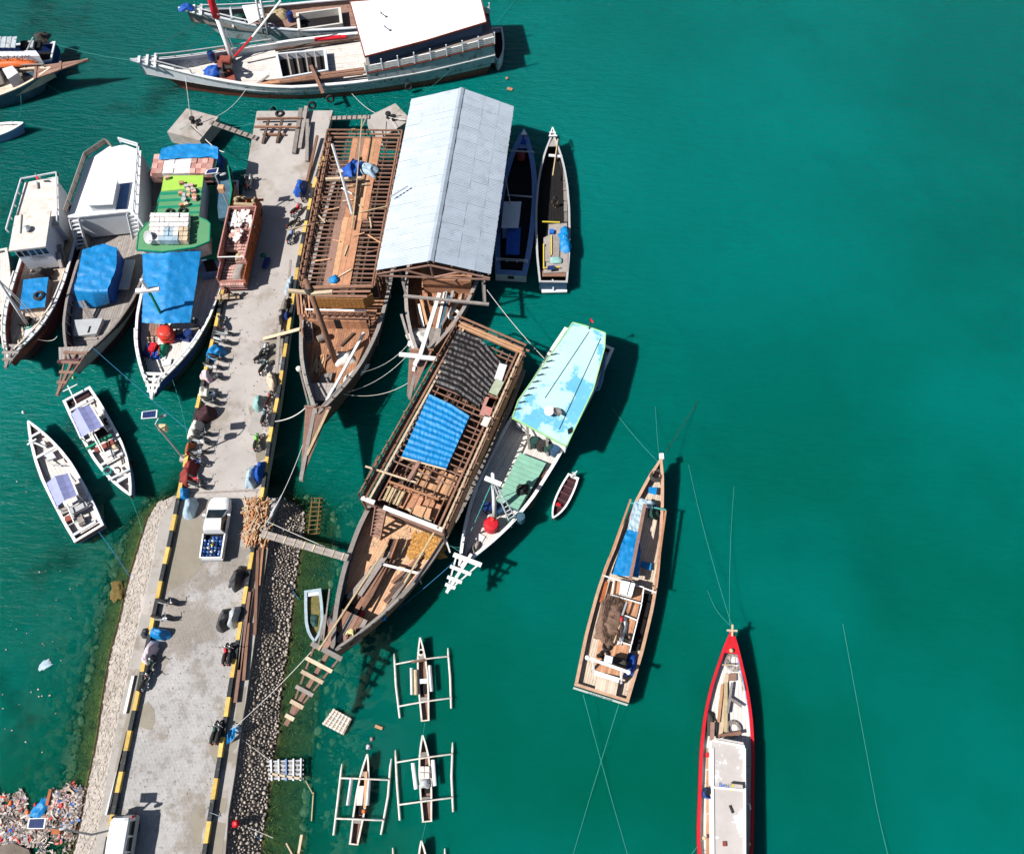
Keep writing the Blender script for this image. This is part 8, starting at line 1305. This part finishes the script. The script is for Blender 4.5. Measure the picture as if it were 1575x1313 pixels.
# ------------------------------------------------------------------ ropes
RP = [((85, 68, 2.2), (203, 93, 4.4), rope_t, .3, 'teal line from the grey corner boat to the bow of the largest white ship'), ((284, 114, 2.6), (292, 186, 2.3), rope_w, .3, 'pale line from the largest white ship down to the left dolphin'), ((378, 138, 2.4), (300, 187, 2.3), rope_w, 1.0, 'pale sagging line from the white ship waist to the left dolphin'), ((192, 222, 2.6), (292, 190, 2.3), rope_t, .6, 'upper teal line from the grey cargo boat stern to the left dolphin'), ((218, 228, 2.6), (294, 193, 2.3), rope_t, .9, 'lower teal line from the grey cargo boat stern to the left dolphin'), ((296, 192, 2.3), (345, 234, 2.8), rope_w, .9, 'thick pale line from the left dolphin to the green roofed boat'), ((338, 196, .4), (392, 189, 1.9), rope_t, .2, 'thin teal line from the left dolphin to the pier head'), ((700, 100, 2.2), (600, 177, 2.3), rope_t, .5, 'line from the white ship stern to the right dolphin'), ((541, 144, 1.5), (596, 177, 2.3), rope_w, .9, 'sagging line from the white ship side to the right dolphin'), ((598, 180, 2.4), (624, 184, 2.5), rope_w, .1, 'thick white mooring rope on the right dolphin'), ((600, 182, 2.4), (620, 214, 3.0), rope_w, .1, 'white rope from the right dolphin to the unfinished ship stern'), ((631, 526, 3.4), (558, 572, 3.0), rope_w, .9, 'upper white rope between the bows of the two unfinished ships'), ((628, 545, 3.6), (534, 603, 3.2), rope_w, 1.0, 'middle white rope between the bows of the two unfinished ships'), ((629, 588, 4.0), (528, 606, 3.2), rope_w, 1.2, 'lowest white rope between the bows of the two unfinished ships'), ((423, 648, 2.2), (470, 627, 3.9), rope_w, .5, 'thick white rope from the right kerb to the unfinished bowsprit'), ((467, 680, 4.4), (405, 812, 2.2), rope_w, .6, 'long white rope from the unfinished bowsprit down to the firewood'), ((403, 798, 2.2), (534, 855, 3.2), rope_w, .2, 'thin pale rope alongside the gangway'), ((749, 446, 4.0), (837, 551, 4.2), rope_w, .4, 'pale line from the metal roof beam to the cyan roof'), ((484, 996, 4.0), (352, 1126, 2.2), rope_w, .5, 'long white rope from the big bowsprit to the right kerb'), ((686, 838, 2.6), (722, 842, 2.5), rope_t, .3, 'upper teal line between the big unfinished ship and the white bow'), ((684, 832, 2.6), (716, 852, 2.6), rope_t, .3, 'lower teal line between the big unfinished ship and the white bow'), ((700, 862, 3.2), (612, 936, 1.2), rope_b, .3, 'blue line from the white bow to the big unfinished ship side'), ((143, 535, 3.3), (294, 665, 2.2), rope_b, .6, 'long blue line from the grey cargo boat bow to the pier kerb'), ((265, 583, 2.6), (290, 690, 2.1), rope_t, .8, 'teal line from the green roofed boat to the pier kerb'), ((59, 522, 2.6), (88, 517, 2.7), rope_w, .5, 'short pale rope between the white and grey cargo boats'), ((1012, 710, 2.2), (942, 628, 0), rope_t, .3, 'left bow line of the brown fishing boat'), ((1014, 705, 2.2), (1008, 625, 0), rope_t, .2, 'middle bow line of the brown fishing boat'), ((1019, 702, 2.2), (1073, 618, 0), rope_d, .2, 'dark right bow line of the brown fishing boat'), ((897, 1068, 1.3), (970, 1330, 0), rope_t, .4, 'left stern line of the brown fishing boat'), ((952, 1082, 1.3), (880, 1318, 0), rope_t, .4, 'right stern line of the brown fishing boat'), ((1125, 960, 2.2), (1059, 715, 0), rope_t, .6, 'long left bow line of the red boat'), ((1122, 960, 2.2), (1129, 748, 0), rope_t, .6, 'long right bow line of the red boat'), ((1124, 962, 2.2), (1088, 908, 0), rope_t, .8, 'short slack bow line of the red boat'), ((1082, 1289, 1.4), (1055, 1325, 0), rope_t, .1, 'line from the red boat left side at the bottom edge'), ((1294, 960, -.3), (1367, 1320, .5), rope_t, .5, 'long lone line in the open water at the right'), ((43, 647, 1.5), (36, 634, .1), rope_t, .1, 'short line from the lower white launch to its buoy'), ((150, 815, .9), (201, 889, .1), rope_b, .3, 'blue line from the lower white launch stern to the left slope'), ((200, 763, 1.4), (220, 822, .1), rope_t, .3, 'teal line from the upper white launch bow to the left slope'), ((356, 1125, 2.0), (419, 1172, .6), rope_w, .2, 'pale line from the right kerb to the frame raft'), ((395, 830, 2.1), (460, 922, .1), rope_b, .4, 'blue hose lying down the stone slope below the gangway'), ((322, 1248, 2.3), (402, 1290, .2), rope_b, .2, 'blue net rope trailing down the stone slope at the bottom'), ((324, 1249, 2.3), (420, 1288, .1), rope_w, .3, 'pale rope beside the blue one trailing down the stone slope'), ((650, 1132, .8), (654, 1108, .4), rope_t, .05, 'short line linking the two upper canoes'), ((648, 1294, .8), (655, 1264, .4), rope_t, .1, 'line linking the lower canoes'), ((565, 1158, .8), (567, 1148, .2), rope_d, .02, 'short line from the dark sided canoe to its float'), ((28, 125, 2.0), (28, 182, 1.0), rope_t, .6, 'teal line from the pale timber boat to the small white boat'), ((36, 189, 1.2), (96, 200, -.1), rope_t, .1, 'bow line of the small white boat at the left edge'), ((795, -5, .2), (764, 34, .4), rope_t, .1, 'green line in the water behind the largest white ship'), ((278, 80, 2.5), (331, 45, 5), rope_d, .1, 'dark rigging line at the bow of the largest white ship'), ((218, 83, 4.2), (330, 20, 6.5), rope_d, .1, 'long dark stay from the bow of the largest white ship to its mast'), ((66, 126, 1.6), (98, 146, -.1), rope_t, .1, 'short bow line of the pale timber boat'), ((240, 1180, .1), (215, 1150, .1), rope_d, .0, '')]
for a, c, m, sg, lab in RP:
    if lab: rope(Q(*a), Q(*c), m, lab, .045 if 'thick' in lab else .014 if m is rope_t else .024, sg)
mound('red_float', Q(363, 1266, 1.5), .3, .25, .25, .3, redpaint, 'red float tied to the blue net rope on the stone slope', 'float')
